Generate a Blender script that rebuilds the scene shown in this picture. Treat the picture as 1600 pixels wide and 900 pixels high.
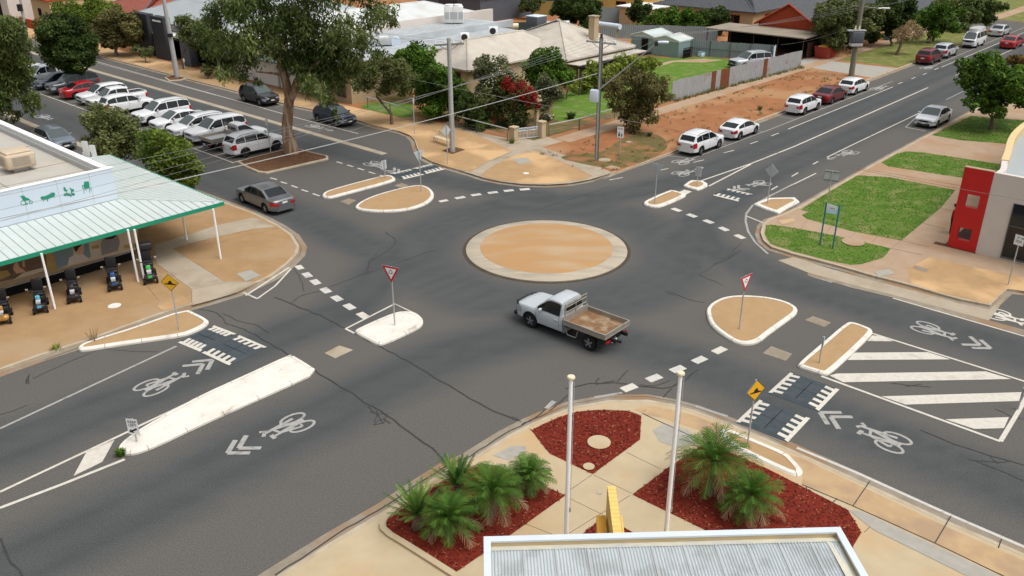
import bpy, bmesh, math, random
import numpy as np
from mathutils import Vector, Matrix

# ------------------------------------------------------------------ camera, sky, sun, exposure
S = bpy.context.scene
for o in list(bpy.data.objects): bpy.data.objects.remove(o)
COL = S.collection
CAM_H, PITCH, ROLL, FPX = 18.0, 0.431659, -0.0026757, 1340.35
_fw = np.array([0, math.cos(PITCH), -math.sin(PITCH)]); _rt = np.array([1, 0, 0.]); _up = np.cross(_rt, _fw)
_R = math.cos(ROLL)*_rt + math.sin(ROLL)*_up; _U = -math.sin(ROLL)*_rt + math.cos(ROLL)*_up
cd = bpy.data.cameras.new('camera'); cam = bpy.data.objects.new('camera', cd); COL.objects.link(cam)
cd.sensor_width = 36; cd.lens = 36*FPX/1600; cd.clip_start = .1; cd.clip_end = 5000
cam.matrix_world = Matrix(((_R[0], _U[0], -_fw[0], 0), (_R[1], _U[1], -_fw[1], 0), (_R[2], _U[2], -_fw[2], CAM_H), (0, 0, 0, 1)))
S.camera = cam
W = bpy.data.worlds.new('World'); S.world = W; W.use_nodes = True
nt = W.node_tree; bg = nt.nodes['Background']
sky = nt.nodes.new('ShaderNodeTexSky'); sky.sky_type = 'NISHITA'; sky.sun_disc = False
SUN_EL, SUN_AZ = math.radians(61), math.radians(118)
sky.sun_elevation = SUN_EL; sky.sun_rotation = SUN_AZ; sky.dust_density = 4; sky.air_density = 1.2
hs = nt.nodes.new('ShaderNodeHueSaturation'); hs.inputs['Saturation'].default_value = .15
nt.links.new(sky.outputs[0], hs.inputs['Color'])
_tc = nt.nodes.new('ShaderNodeTexCoord'); _sx = nt.nodes.new('ShaderNodeSeparateXYZ'); _mr = nt.nodes.new('ShaderNodeMapRange'); _mm = nt.nodes.new('ShaderNodeMixRGB')   # overcast sky: brighter overhead than at the horizon
nt.links.new(_tc.outputs['Generated'], _sx.inputs[0]); nt.links.new(_sx.outputs[2], _mr.inputs[0]); _mr.inputs[3].default_value = .42; _mr.inputs[4].default_value = 1.3
_mm.blend_type = 'MULTIPLY'; _mm.inputs[0].default_value = 1; nt.links.new(hs.outputs[0], _mm.inputs[1]); nt.links.new(_mr.outputs[0], _mm.inputs[2]); nt.links.new(_mm.outputs[0], bg.inputs[0]); bg.inputs[1].default_value = .14
sl = bpy.data.lights.new('sun', 'SUN'); sl.energy = 1.15; sl.angle = math.radians(34); sl.color = (1, .95, .88)
so = bpy.data.objects.new('sun', sl); COL.objects.link(so)
_sd = Vector((math.sin(SUN_AZ)*math.cos(SUN_EL), math.cos(SUN_AZ)*math.cos(SUN_EL), math.sin(SUN_EL)))
so.rotation_euler = (-_sd).to_track_quat('-Z', 'Y').to_euler(); so.location = (0, 0, 60)
S.view_settings.view_transform = 'Standard'; S.view_settings.look = 'None'; S.view_settings.gamma = 1
S.view_settings.exposure = 0.34
S.render.engine = 'CYCLES'

# ------------------------------------------------------------------ geometry helpers
def G(px, py, z=0.0):
    """point of the photograph -> point on the horizontal plane at height z"""
    d = (px-800)/FPX*_R - (py-450)/FPX*_U + _fw
    t = (z-CAM_H)/d[2]
    return Vector((d[0]*t, d[1]*t, z))
def proj(v):
    v = np.array(v) - np.array([0, 0, CAM_H]); k = FPX/(v@_fw)
    return 800+k*(v@_R), 450-k*(v@_U)
def HZ(b, top):
    """height above a ground point whose top shows at picture row top"""
    g = G(*b); lo, hi = 0, 40
    for _ in range(40):
        m = (lo+hi)/2
        if proj((g.x, g.y, m))[1] > top: lo = m
        else: hi = m
    return lo
CX, CY = 1.9174, 44.249
AA = math.radians(47.37); DA = Vector((math.cos(AA), math.sin(AA), 0)); NA = Vector((-DA.y, DA.x, 0))
def AB(s, o, z=0.0): return Vector((CX, CY, 0)) + DA*s + NA*o + Vector((0, 0, z))
def ab(v): d = Vector((v.x-CX, v.y-CY, 0)); return d.dot(DA), d.dot(NA)
rnd = random.Random(7)

class MB:
    def __init__(s): s.v = []; s.f = []; s.m = []; s.xf = None
    def _add(s, vs, fs, mi=0):
        b = len(s.v)
        for v in vs:
            v = Vector(v)
            s.v.append(s.xf @ v if s.xf else v)
        for f in fs: s.f.append([b+i for i in f]); s.m.append(mi)
        return s
    def box(s, c, d, mi=0, rz=0, bev=0):
        x, y, z = d[0]/2, d[1]/2, d[2]/2
        if bev:
            bm = bmesh.new(); bmesh.ops.create_cube(bm, size=1)
            for v in bm.verts: v.co = Vector((v.co.x*d[0], v.co.y*d[1], v.co.z*d[2]))
            bmesh.ops.bevel(bm, geom=bm.edges[:], offset=bev, segments=2, profile=.5, affect='EDGES')
            M = Matrix.Rotation(rz, 3, 'Z'); bm.verts.index_update()
            s._add([M @ v.co + Vector(c) for v in bm.verts], [[v.index for v in f.verts] for f in bm.faces], mi); bm.free(); return s
        M = Matrix.Rotation(rz, 3, 'Z')
        vs = [M @ Vector((a*x, b*y, e*z)) + Vector(c) for a in (-1, 1) for b in (-1, 1) for e in (-1, 1)]
        return s._add(vs, [(0, 1, 3, 2), (4, 6, 7, 5), (0, 4, 5, 1), (2, 3, 7, 6), (0, 2, 6, 4), (1, 5, 7, 3)], mi)
    def poly(s, pts, mi=0): return s._add(pts, [list(range(len(pts)))], mi)
    def quad(s, a, b, c, d, mi=0): return s._add([a, b, c, d], [(0, 1, 2, 3)], mi)
    def prism(s, pts, z0, z1, mi=0, side=None, bottom=True):
        n = len(pts); vs = [(p[0], p[1], z0) for p in pts] + [(p[0], p[1], z1) for p in pts]
        if area2(pts) < 0: vs = [(p[0], p[1], z0) for p in pts[::-1]] + [(p[0], p[1], z1) for p in pts[::-1]]
        s._add(vs, [list(range(n, 2*n))], mi)
        b = len(s.v)-2*n
        for i in range(n):
            j = (i+1) % n; s.f.append([b+i, b+j, b+n+j, b+n+i]); s.m.append(mi if side is None else side)
        if bottom: s.f.append([b+i for i in range(n)][::-1]); s.m.append(mi)
        return s
    def ring(s, outer, inner, z0, z1, mi=0):
        n = len(outer)
        vs = [(p[0], p[1], z0) for p in outer]+[(p[0], p[1], z1) for p in outer]+[(p[0], p[1], z1) for p in inner]+[(p[0], p[1], z0) for p in inner]
        fs = []
        for i in range(n):
            j = (i+1) % n
            fs += [(i, j, n+j, n+i), (n+i, n+j, 2*n+j, 2*n+i), (2*n+i, 2*n+j, 3*n+j, 3*n+i)]
        return s._add(vs, fs, mi)
    def tube(s, pts, r, n=6, mi=0, cap=True):
        pts = [Vector(p) for p in pts]; m = len(pts)
        rs = r if isinstance(r, (list, tuple)) else [r]*m
        vs = []; ref = None
        for i, p in enumerate(pts):
            t = (pts[min(i+1, m-1)]-pts[max(i-1, 0)]).normalized()
            if ref is None: ref = Vector((0, 0, 1)) if abs(t.z) < .9 else Vector((1, 0, 0))
            a = t.cross(ref).normalized(); b = a.cross(t).normalized(); ref = b
            for k in range(n):
                q = 2*math.pi*k/n; vs.append(p + (a*math.cos(q)+b*math.sin(q))*rs[i])
        fs = [(i*n+k, i*n+(k+1) % n, (i+1)*n+(k+1) % n, (i+1)*n+k) for i in range(m-1) for k in range(n)]
        if cap: fs += [list(range(n))[::-1], list(range((m-1)*n, m*n))]
        return s._add(vs, fs, mi)
    def lathe(s, prof, n=16, mi=0, axis='Z', c=(0, 0, 0), cap=True):
        vs = []
        for (r, h) in prof:
            for k in range(n):
                q = 2*math.pi*k/n; x, y = r*math.cos(q), r*math.sin(q)
                v = Vector((x, y, h)) if axis == 'Z' else Vector((x, h, y))
                vs.append(v+Vector(c))
        m = len(prof)
        fs = [(i*n+k, i*n+(k+1) % n, (i+1)*n+(k+1) % n, (i+1)*n+k) for i in range(m-1) for k in range(n)]
        if cap: fs += [list(range(n))[::-1], list(range((m-1)*n, m*n))]
        return s._add(vs, fs, mi)
    def ell(s, c, r, n=10, mi=0):
        prof = [(math.sin(math.pi*i/n)*1.0, -math.cos(math.pi*i/n)) for i in range(n+1)]
        vs = []
        for (a, h) in prof:
            for k in range(n): q = 2*math.pi*k/n; vs.append((c[0]+r[0]*a*math.cos(q), c[1]+r[1]*a*math.sin(q), c[2]+r[2]*h))
        return s._add(vs, [(i*n+k, i*n+(k+1) % n, (i+1)*n+(k+1) % n, (i+1)*n+k) for i in range(n) for k in range(n)], mi)
    def grid(s, fn, nu, nv, mi=0, flip=False):
        vs = [fn(i/nu, j/nv) for i in range(nu+1) for j in range(nv+1)]
        fs = []
        for i in range(nu):
            for j in range(nv):
                q = [i*(nv+1)+j, (i+1)*(nv+1)+j, (i+1)*(nv+1)+j+1, i*(nv+1)+j+1]; fs.append(q[::-1] if flip else q)
        return s._add(vs, fs, mi)
    def build(s, name, mats, parent=None, smooth=None, fix=False, loc=None):
        me = bpy.data.meshes.new(name); me.from_pydata([tuple(v) for v in s.v], [], s.f)
        if not isinstance(mats, (list, tuple)): mats = [mats]
        for m in mats: me.materials.append(m)
        me.polygons.foreach_set('material_index', s.m)
        if fix or smooth is not None:
            bm = bmesh.new(); bm.from_mesh(me); bmesh.ops.remove_doubles(bm, verts=bm.verts, dist=1e-4)
            bmesh.ops.recalc_face_normals(bm, faces=bm.faces)
            if smooth is not None:
                for f in bm.faces: f.smooth = True
                for e in bm.edges:
                    if len(e.link_faces) == 2 and e.calc_face_angle(0) > math.radians(smooth): e.smooth = False
            bm.to_mesh(me); bm.free()
        me.update()
        o = bpy.data.objects.new(name, me); COL.objects.link(o)
        if parent: o.parent = parent
        if loc is not None: o.location = loc
        return o

def area2(p): return sum(p[i][0]*p[(i+1) % len(p)][1]-p[(i+1) % len(p)][0]*p[i][1] for i in range(len(p)))
def ccw(p): return list(p) if area2(p) > 0 else list(p)[::-1]
def inset(p, d):
    """inset a counter-clockwise outline by d (negative grows)"""
    p = [Vector((q[0], q[1])) for q in p]; n = len(p); out = []
    for i in range(n):
        a = (p[i]-p[i-1]).normalized(); b = (p[(i+1) % n]-p[i]).normalized()
        na = Vector((-a.y, a.x)); nb = Vector((-b.y, b.x)); m = na+nb
        if m.length < 1e-6: m = na
        m.normalize(); k = max(.45, m.dot(na)); out.append(p[i]+m*(d/k))
    return out
def smooth_poly(p, it=2):
    for _ in range(it):
        q = []
        for i in range(len(p)):
            a, b = p[i], p[(i+1) % len(p)]; q += [a*.75+b*.25, a*.25+b*.75]
        p = q
    return p
def smooth_line(p, it=2):
    for _ in range(it):
        q = [p[0]]
        for i in range(len(p)-1):
            a, b = p[i], p[i+1]; q += [a*.75+b*.25, a*.25+b*.75]
        p = q+[p[-1]]
    return p
def thing(name, label, cat, loc=(0, 0, 0), rz=0, group=None):
    o = bpy.data.objects.new(name, None); COL.objects.link(o); o.location = loc; o.rotation_euler = (0, 0, rz)
    o.empty_display_size = .2
    o['label'] = label; o['category'] = cat
    if group: o['group'] = group
    return o
def tag(o, label, cat, group=None):
    o['label'] = label; o['category'] = cat
    if group: o['group'] = group
    return o
def kind(o, k='structure'): o['kind'] = k; return o
def dup(root, loc, rz, label, group=None, scale=None):
    def cp(o, par):
        c = o.copy(); COL.objects.link(c)
        if par: c.parent = par
        for ch in o.children: cp(ch, c)
        return c
    r = cp(root, None); r.location = loc; r.rotation_euler = (0, 0, rz); r['label'] = label
    if group: r['group'] = group
    if scale: r.scale = scale
    return r

# ------------------------------------------------------------------ materials
def mat(name, c1, c2=None, scale=3, rough=.8, bump=0, bscale=None, metal=0, detail=6, spec=None, c3=None, s3=.4, t3=(.5, .62), stretch=None, coat=0):
    m = bpy.data.materials.new(name); m.use_nodes = True; n = m.node_tree; L = n.links; N = n.nodes
    b = N['Principled BSDF']; b.inputs['Roughness'].default_value = rough; b.inputs['Metallic'].default_value = metal
    b.inputs['Specular IOR Level'].default_value = spec if spec is not None else (.12 if rough >= .7 else .4)
    if coat: b.inputs['Coat Weight'].default_value = coat; b.inputs['Coat Roughness'].default_value = .06
    b.inputs['Base Color'].default_value = (*c1, 1)
    if c2 or bump:
        tc = N.new('ShaderNodeTexCoord'); co = tc.outputs['Object']
        if stretch:
            mp = N.new('ShaderNodeMapping'); mp.inputs['Scale'].default_value = stretch; L.new(co, mp.inputs[0]); co = mp.outputs[0]
    if c2:
        t = N.new('ShaderNodeTexNoise'); t.inputs['Scale'].default_value = scale; t.inputs['Detail'].default_value = detail
        t.inputs['Roughness'].default_value = .65; L.new(co, t.inputs['Vector'])
        r = N.new('ShaderNodeValToRGB'); r.color_ramp.elements[0].position = .32; r.color_ramp.elements[1].position = .68
        r.color_ramp.elements[0].color = (*c1, 1); r.color_ramp.elements[1].color = (*c2, 1)
        L.new(t.outputs[0], r.inputs[0]); out = r.outputs[0]
        if c3:
            t2 = N.new('ShaderNodeTexNoise'); t2.inputs['Scale'].default_value = s3; t2.inputs['Detail'].default_value = 4; L.new(co, t2.inputs['Vector'])
            r2 = N.new('ShaderNodeValToRGB'); r2.color_ramp.elements[0].position = t3[0]; r2.color_ramp.elements[1].position = t3[1]
            L.new(t2.outputs[0], r2.inputs[0])
            mx = N.new('ShaderNodeMixRGB'); mx.inputs[2].default_value = (*c3, 1); L.new(r2.outputs[0], mx.inputs[0]); L.new(out, mx.inputs[1]); out = mx.outputs[0]
        L.new(out, b.inputs['Base Color'])
    if bump:
        t = N.new('ShaderNodeTexNoise'); t.inputs['Scale'].default_value = bscale or scale*6; t.inputs['Detail'].default_value = 3; L.new(co, t.inputs['Vector'])
        bp = N.new('ShaderNodeBump'); bp.inputs['Strength'].default_value = bump; bp.inputs['Distance'].default_value = .02
        L.new(t.outputs[0], bp.inputs['Height']); L.new(bp.outputs[0], b.inputs['Normal'])
    return m
def leafmat(name, dark, light, trans=.35, extra=None):
    m = bpy.data.materials.new(name); m.use_nodes = True; n = m.node_tree; L = n.links; N = n.nodes
    b = N['Principled BSDF']; b.inputs['Roughness'].default_value = .55; b.inputs['Specular IOR Level'].default_value = .1
    a = N.new('ShaderNodeAttribute'); a.attribute_name = 'tint'
    r = N.new('ShaderNodeValToRGB'); r.color_ramp.elements[0].color = (*dark, 1); r.color_ramp.elements[1].color = (*light, 1)
    if extra:
        r.color_ramp.elements[1].position = .9
        e = r.color_ramp.elements.new(.96); e.color = (*extra, 1)
    L.new(a.outputs['Fac'], r.inputs[0]); L.new(r.outputs[0], b.inputs['Base Color'])
    t = N.new('ShaderNodeBsdfTranslucent'); L.new(r.outputs[0], t.inputs[0])
    mx = N.new('ShaderNodeMixShader'); mx.inputs[0].default_value = trans
    L.new(b.outputs[0], mx.inputs[1]); L.new(t.outputs[0], mx.inputs[2]); L.new(mx.outputs[0], N['Material Output'].inputs[0])
    return m
def roadmat():
    m = bpy.data.materials.new('asphalt'); m.use_nodes = True; n = m.node_tree; L = n.links; N = n.nodes; b = N['Principled BSDF']
    b.inputs['Roughness'].default_value = .85; b.inputs['Specular IOR Level'].default_value = .15
    tc = N.new('ShaderNodeTexCoord'); co = tc.outputs['Object']
    a = N.new('ShaderNodeAttribute'); a.attribute_name = 'dust'
    def noise(s, d=5, st=None):
        t = N.new('ShaderNodeTexNoise'); t.inputs['Scale'].default_value = s; t.inputs['Detail'].default_value = d
        v = co
        if st:
            mp = N.new('ShaderNodeMapping'); mp.inputs['Rotation'].default_value = (0, 0, -AA); mp.inputs['Scale'].default_value = st; L.new(co, mp.inputs[0]); v = mp.outputs[0]
        L.new(v, t.inputs['Vector']); return t.outputs[0]
    def math_(op, x, y):
        q = N.new('ShaderNodeMath'); q.operation = op
        for i, k in enumerate((x, y)):
            if isinstance(k, (int, float)): q.inputs[i].default_value = k
            else: L.new(k, q.inputs[i])
        return q.outputs[0]
    big = noise(.35, 6); mid = noise(2.2, 8, (.25, 1, 1)); fine = noise(22, 6)
    d = math_('ADD', a.outputs['Fac'], math_('MULTIPLY', math_('SUBTRACT', big, .5), .5))
    d = math_('ADD', d, math_('MULTIPLY', math_('SUBTRACT', mid, .5), .4))
    r = N.new('ShaderNodeValToRGB'); r.color_ramp.elements[0].position = .05; r.color_ramp.elements[1].position = .95
    r.color_ramp.elements[0].color = (.075, .078, .079, 1); r.color_ramp.elements[1].color = (.107, .101, .092, 1); e_ = r.color_ramp.elements.new(.0); r.color_ramp.elements[0].color = (.062, .064, .065, 1); r.color_ramp.elements[1].position = .3
    L.new(d, r.inputs[0])
    mx = N.new('ShaderNodeMixRGB'); mx.blend_type = 'MULTIPLY'; mx.inputs[0].default_value = 1
    r2 = N.new('ShaderNodeValToRGB'); r2.color_ramp.elements[0].position = .25; r2.color_ramp.elements[1].position = .75
    r2.color_ramp.elements[0].color = (.62, .62, .62, 1); r2.color_ramp.elements[1].color = (1.36, 1.36, 1.36, 1)
    L.new(fine, r2.inputs[0]); L.new(r.outputs[0], mx.inputs[1]); L.new(r2.outputs[0], mx.inputs[2]); L.new(mx.outputs[0], b.inputs['Base Color'])
    bp = N.new('ShaderNodeBump'); bp.inputs['Strength'].default_value = .25; bp.inputs['Distance'].default_value = .01
    L.new(fine, bp.inputs['Height']); L.new(bp.outputs[0], b.inputs['Normal'])
    return m
def lawnmat(name, a, b_, c, spots=.5):
    m = mat(name, a, b_, 2.2, .9, .6, 60, detail=12, c3=c, s3=.9, t3=(spots, spots+.16)); return m
def tilemat(name, c1, c2, sx, sy):
    m = bpy.data.materials.new(name); m.use_nodes = True; n = m.node_tree; L = n.links; N = n.nodes; b = N['Principled BSDF']; b.inputs['Roughness'].default_value = .6
    tc = N.new('ShaderNodeTexCoord'); br = N.new('ShaderNodeTexBrick'); L.new(tc.outputs['UV'], br.inputs[0])
    br.inputs['Color1'].default_value = (*c1, 1); br.inputs['Color2'].default_value = (*c2, 1); br.inputs['Mortar'].default_value = (*[k*.35 for k in c1], 1)
    br.inputs['Scale'].default_value = 1; br.inputs['Brick Width'].default_value = sx; br.inputs['Row Height'].default_value = sy; br.inputs['Mortar Size'].default_value = .035
    L.new(br.outputs[0], b.inputs[0]); return m

M = {}
M['asphalt'] = roadmat()
M['ground'] = mat('dry_ground', (.22, .15, .08), (.16, .14, .06), .15, .95)
M['tan'] = mat('tan_paving', (.415, .268, .138), (.355, .228, .118), 1.4, .9, .3, 60, c3=(.55, .36, .19), s3=.25)
M['tanW'] = mat('tan_paving_dusty', (.37, .235, .118), (.31, .195, .098), 1.1, .9, .3, 60, c3=(.36, .25, .15), s3=.2)
M['tan_muted'] = mat('faded_tan_paving', (.47, .33, .19), (.4, .27, .15), 1.2, .9, .3, 60, c3=(.36, .25, .16), s3=.6)
M['island_tan'] = mat('island_tan', (.40, .262, .137), (.36, .235, .122), 2, .9, .3, 60)
M['cream'] = mat('cream_concrete', (.48, .39, .26), (.425, .34, .22), .8, .9, .2, 50, c3=(.47, .32, .17), s3=.3, t3=(.5, .7))
M['pink'] = mat('pink_concrete', (.40, .29, .2), (.34, .245, .165), 1.0, .9, .2, 50, c3=(.36, .23, .14), s3=.35)
M['conc'] = mat('concrete', (.40, .34, .26), (.34, .285, .215), 1.2, .9, .2, 50, c3=(.30, .24, .17), s3=.4)
M['kerb'] = mat('kerb_concrete', (.46, .40, .31), (.36, .29, .2), 1.5, .9, .2, 40)
M['gutter'] = mat('gutter_concrete', (.30, .26, .205), (.22, .18, .135), 1.5, .9, .2, 40, c3=(.26, .17, .1), s3=.5)
M['grey_conc'] = mat('grey_concrete', (.37, .35, .31), (.31, .29, .25), 3, .9, .2, 40)
M['white_kerb'] = mat('white_painted_kerb', (.72, .69, .63), (.62, .58, .51), 1.4, .7, .1, 30, c3=(.42, .36, .29), s3=1.5, t3=(.64, .76))
M['paint'] = mat('road_paint_white', (.60, .565, .495), (.50, .47, .41), 5, .7, c3=(.42, .39, .33), s3=1.6, t3=(.58, .75))
M['paint_worn'] = mat('road_paint_worn', (.37, .36, .34), (.29, .285, .27), 7, .75, c3=(.2, .19, .18), s3=3, t3=(.55, .72))
M['tar'] = mat('tar_seal', (.03, .029, .028), (.045, .043, .04), 5, .5)
M['dirt'] = mat('red_dirt', (.34, .15, .067), (.26, .115, .052), .8, .95, .6, 30, c3=(.36, .2, .1), s3=.22)
M['dirtveg'] = mat('weedy_dirt', (.17, .12, .05), (.1, .1, .035), 1.4, .95, .6, 30, c3=(.3, .14, .065), s3=.5)
M['bark_soil'] = mat('bark_soil', (.17, .085, .045), (.08, .042, .024), 5, .95, .8, 40)
M['mulch'] = mat('red_mulch', (.21, .03, .016), (.12, .016, .010), 14, .9, .9, 40)
M['lawn'] = lawnmat('lawn', (.068, .14, .018), (.11, .185, .03), (.18, .2, .065), .5)
M['lawn2'] = lawnmat('yard_lawn', (.078, .16, .018), (.115, .2, .03), (.17, .2, .06), .5)
M['drylawn'] = lawnmat('dry_lawn', (.17, .185, .05), (.115, .14, .035), (.24, .2, .09), .5)
def simple(k, c, r=.6, **kw): M[k] = mat(k, c, rough=r, **kw)
simple('white_metal', (.88, .885, .89), .4); simple('galv', (.44, .45, .45), .5, metal=.2); simple('dark_steel', (.09, .095, .1), .5)
simple('sign_white', (.8, .8, .8), .4); simple('sign_back', (.46, .49, .51), .5); simple('sign_red', (.5, .02, .02), .4); simple('sign_yellow', (.78, .42, .015), .4)
simple('sign_black', (.015, .015, .015), .5); simple('black_plastic', (.018, .018, .02), .5); simple('rubber', (.02, .02, .02), .85)
simple('teal', (.02, .16, .2), .5); simple('green_trim', (.015, .25, .15), .5); simple('sign_blue', (.5, .78, .88), .4); simple('blue', (.02, .12, .4), .4)
simple('rim', (.42, .43, .45), .3, metal=.8); simple('rim_dark', (.05, .05, .055), .35, metal=.5); simple('chrome', (.6, .6, .6), .2, metal=.9); simple('lens', (.3, .33, .36), .08, spec=.8); simple('tail', (.35, .012, .015), .15)
simple('glass', (.010, .013, .015), .06, spec=.45); simple('screen_sky_tint', (.06, .078, .078), .08, spec=.7); simple('plate', (.7, .7, .68), .5)  # windscreen base colour lightened to stand in for sky reflection
simple('skin', (.5, .3, .22), .6); simple('hair', (.05, .03, .02), .7); simple('cloth_red', (.3, .02, .025), .8); simple('cloth_black', (.015, .015, .018), .85)
M['cushion'] = mat('cushion_rubber', (.048, .06, .068), (.066, .08, .088), 3, .75, .3, 40)
M['wood'] = mat('pole_timber', (.23, .22, .18), (.15, .145, .11), 2, .85, .3, 20, stretch=(6, 6, .5))
M['pole_conc'] = mat('pole_concrete', (.42, .42, .41), (.36, .36, .35), 3, .8)
M['barkm'] = mat('gum_bark', (.33, .22, .13), (.2, .11, .06), 2.2, .9, .5, 12, stretch=(5, 5, .7), c3=(.42, .34, .25), s3=.8)
M['bark2'] = mat('grey_bark', (.12, .085, .06), (.2, .15, .11), 3, .9, .5, 14, stretch=(5, 5, .7))
M['roof_white'] = mat('pale_metal_roof', (.60, .62, .61), (.54, .56, .55), .7, .5, c3=(.5, .5, .47), s3=.3)
M['roof_green'] = mat('verandah_sheet', (.52, .575, .555), (.47, .525, .505), .6, .5, c3=(.62, .60, .54), s3=.35, t3=(.58, .7))
M['rib'] = mat('rib_grey', (.40, .44, .43), rough=.6)  # verandah ribs, a darker grey than the roof sheet
M['roof_grey'] = mat('grey_metal_roof', (.36, .39, .40), (.32, .35, .36), .6, .5)
M['roof_comm'] = mat('commercial_roof', (.47, .50, .52), (.42, .45, .47), .5, .55, c3=(.38, .4, .41), s3=.25)
M['roof_old'] = mat('old_pale_roof', (.52, .47, .40), (.44, .40, .34), .9, .7, c3=(.36, .33, .29), s3=.3, stretch=(1, 1, 1))
M['roof_flat'] = mat('flat_roof_membrane', (.46, .43, .38), (.40, .38, .34), 1.0, .8, c3=(.50, .40, .28), s3=.4, t3=(.55, .7))
M['zinc'] = mat('zinc_sheet', (.52, .56, .57), (.46, .50, .51), .9, .45, metal=.25, c3=(.4, .43, .43), s3=1.4)
M['wall_white'] = mat('white_render', (.72, .71, .69), (.67, .66, .64), 1, .8)
M['wall_pinkish'] = mat('pale_render', (.62, .57, .53), (.58, .53, .49), 1, .85)
M['sign_panel'] = mat('sign_panel', (.60, .68, .76), (.56, .64, .73), .6, .45)
M['cream_wall'] = mat('cream_wall', (.55, .43, .25), (.48, .38, .22), 1, .85)
M['brown_wall'] = mat('sandstone_wall', (.42, .32, .2), (.36, .27, .17), 2, .9)
M['red_wall'] = mat('red_paint', (.52, .012, .012), (.48, .012, .012), 2, .5)
M['brick_red'] = mat('orange_brick', (.40, .07, .03), (.33, .055, .028), 5, .85)
M['blackclad'] = mat('black_cladding', (.028, .03, .036), (.035, .037, .043), 2, .6)
M['greyclad'] = mat('slate_cladding', (.09, .1, .12), (.075, .085, .1), 1, .6)
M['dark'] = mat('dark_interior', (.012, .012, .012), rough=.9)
M['olivewall'] = mat('olive_fence_sheet', (.3, .22, .07), (.26, .2, .065), 1, .7)
M['darkgreen'] = mat('dark_green_sheet', (.025, .04, .035), rough=.6)
M['iron'] = mat('old_iron_fence', (.36, .38, .39), (.29, .31, .33), 1.4, .55, c3=(.3, .17, .09), s3=.9, t3=(.6, .72), metal=.15)
M['iron_g'] = mat('grey_green_iron', (.24, .29, .30), (.2, .25, .26), 1, .55)
M['rustiron'] = mat('rusty_iron', (.2, .08, .035), (.14, .05, .025), 2, .8)
M['shed'] = mat('shed_sheet', (.22, .31, .30), (.19, .27, .265), .8, .5)
M['tile_dark'] = tilemat('dark_roof_tile', (.06, .062, .07), (.085, .088, .1), .35, .3)
M['tile_red'] = tilemat('red_roof_tile', (.36, .085, .045), (.28, .065, .035), .35, .3)
M['yellow_brick'] = mat('yellow_render', (.72, .52, .18), (.66, .46, .15), 3, .7)
M['orange_brick'] = mat('amber_render', (.70, .38, .07), (.64, .34, .06), 3, .7)
M['beige_plastic'] = mat('beige_plastic', (.56, .45, .33), (.5, .4, .29), 2, .6)
M['bench_cream'] = mat('cream_paint', (.68, .6, .42), rough=.6)
M['tray_rust'] = mat('rusty_tray_floor', (.25, .145, .075), (.15, .08, .045), 2.6, .85, .3, 20, c3=(.32, .24, .155), s3=1.4)
M['alloy'] = mat('dull_alloy', (.42, .39, .34), (.33, .3, .25), 4, .5, metal=.5)
M['skip_red'] = mat('skip_red', (.38, .05, .03), (.3, .045, .03), 3, .6)
M['carport'] = mat('carport_sheet', (.30, .255, .2), (.25, .21, .165), .7, .7)
M['timber_dark'] = mat('dark_timber', (.09, .05, .035), (.06, .035, .025), 3, .8)
M['crack'] = M['tar']
LM = dict(gum=leafmat('gum_leaf', (0.049, 0.079, 0.021), (0.193, 0.236, 0.074), .3), olive=leafmat('olive_leaf', (0.061, 0.088, 0.025), (0.236, 0.254, 0.096), .3),
          green=leafmat('green_leaf', (.04, .082, .013), (.15, .27, .038), .3), dark=leafmat('dark_leaf', (.028, .05, .014), (.095, .14, .034), .3),
          lime=leafmat('lime_leaf', (.06, .105, .016), (.22, .29, .05), .35), brown=leafmat('brown_leaf', (.07, .07, .026), (.225, .205, .075), .3),
          boug=leafmat('bougainvillea_leaf', (0.052, 0.079, 0.025), (0.210, 0.219, 0.079), .3, (0.560, 0.021, 0.026)), white=leafmat('rose_leaf', (0.061, 0.079, 0.038), (0.210, 0.228, 0.114), .3, (1.050, 0.963, 0.787)),
          dry=leafmat('dry_leaf', (0.228, 0.158, 0.088), (0.438, 0.333, 0.193), .3), palm=leafmat('palm_leaf', (.028, .08, .012), (.13, .25, .042), .3), cycad=leafmat('cycad_leaf', (0.026, 0.088, 0.025), (0.175, 0.298, 0.052), .25),
          hedge=leafmat('hedge_leaf', (0.088, 0.140, 0.025), (0.350, 0.403, 0.070), .3), redtip=leafmat('autumn_leaf', (0.088, 0.070, 0.021), (0.280, 0.158, 0.052), .3),
          bract=leafmat('red_bract', (.17, .01, .012), (.36, .03, .028), .3), bloom=leafmat('pale_bloom', (.5, .46, .38), (.7, .66, .58), .3))
# ------------------------------------------------------------------ ground and road
def P2(pts, z=0.0): return [G(x, y, z) for x, y in pts]
g = MB().quad((-2500, -400, -.06), (2500, -400, -.06), (2500, 4000, -.06), (-2500, 4000, -.06)).build('ground', M['ground']); kind(g)
lanes = [([(-90, 2), (-12, 2.1), (-7, 5)], 1.7), ([(-90, -4.3), (-12, -4.6), (-6, -6.6)], 1.9), ([(4, 7), (9, 3), (16, 1.1), (130, 1.1)], 1.5),
         ([(130, -2.2), (20, -2.6), (9, -4), (6, -6.5)], 1.5), ([(-5.6, -90), (-5.6, -12), (-6.8, -6)], 1.5), ([(6.8, -5), (4.7, -12), (4.7, -90)], 1.6),
         ([(4.6, 130), (4.6, 14), (6.6, 6)], 1.4), ([(-6.6, 6), (-6, 14), (-5.6, 130)], 1.7), ([(-5.6, 22), (-5.4, 130)], 2.3),
         ([(7.1*math.cos(k*math.pi/12), 7.1*math.sin(k*math.pi/12)) for k in range(25)], 2.4)]
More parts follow.
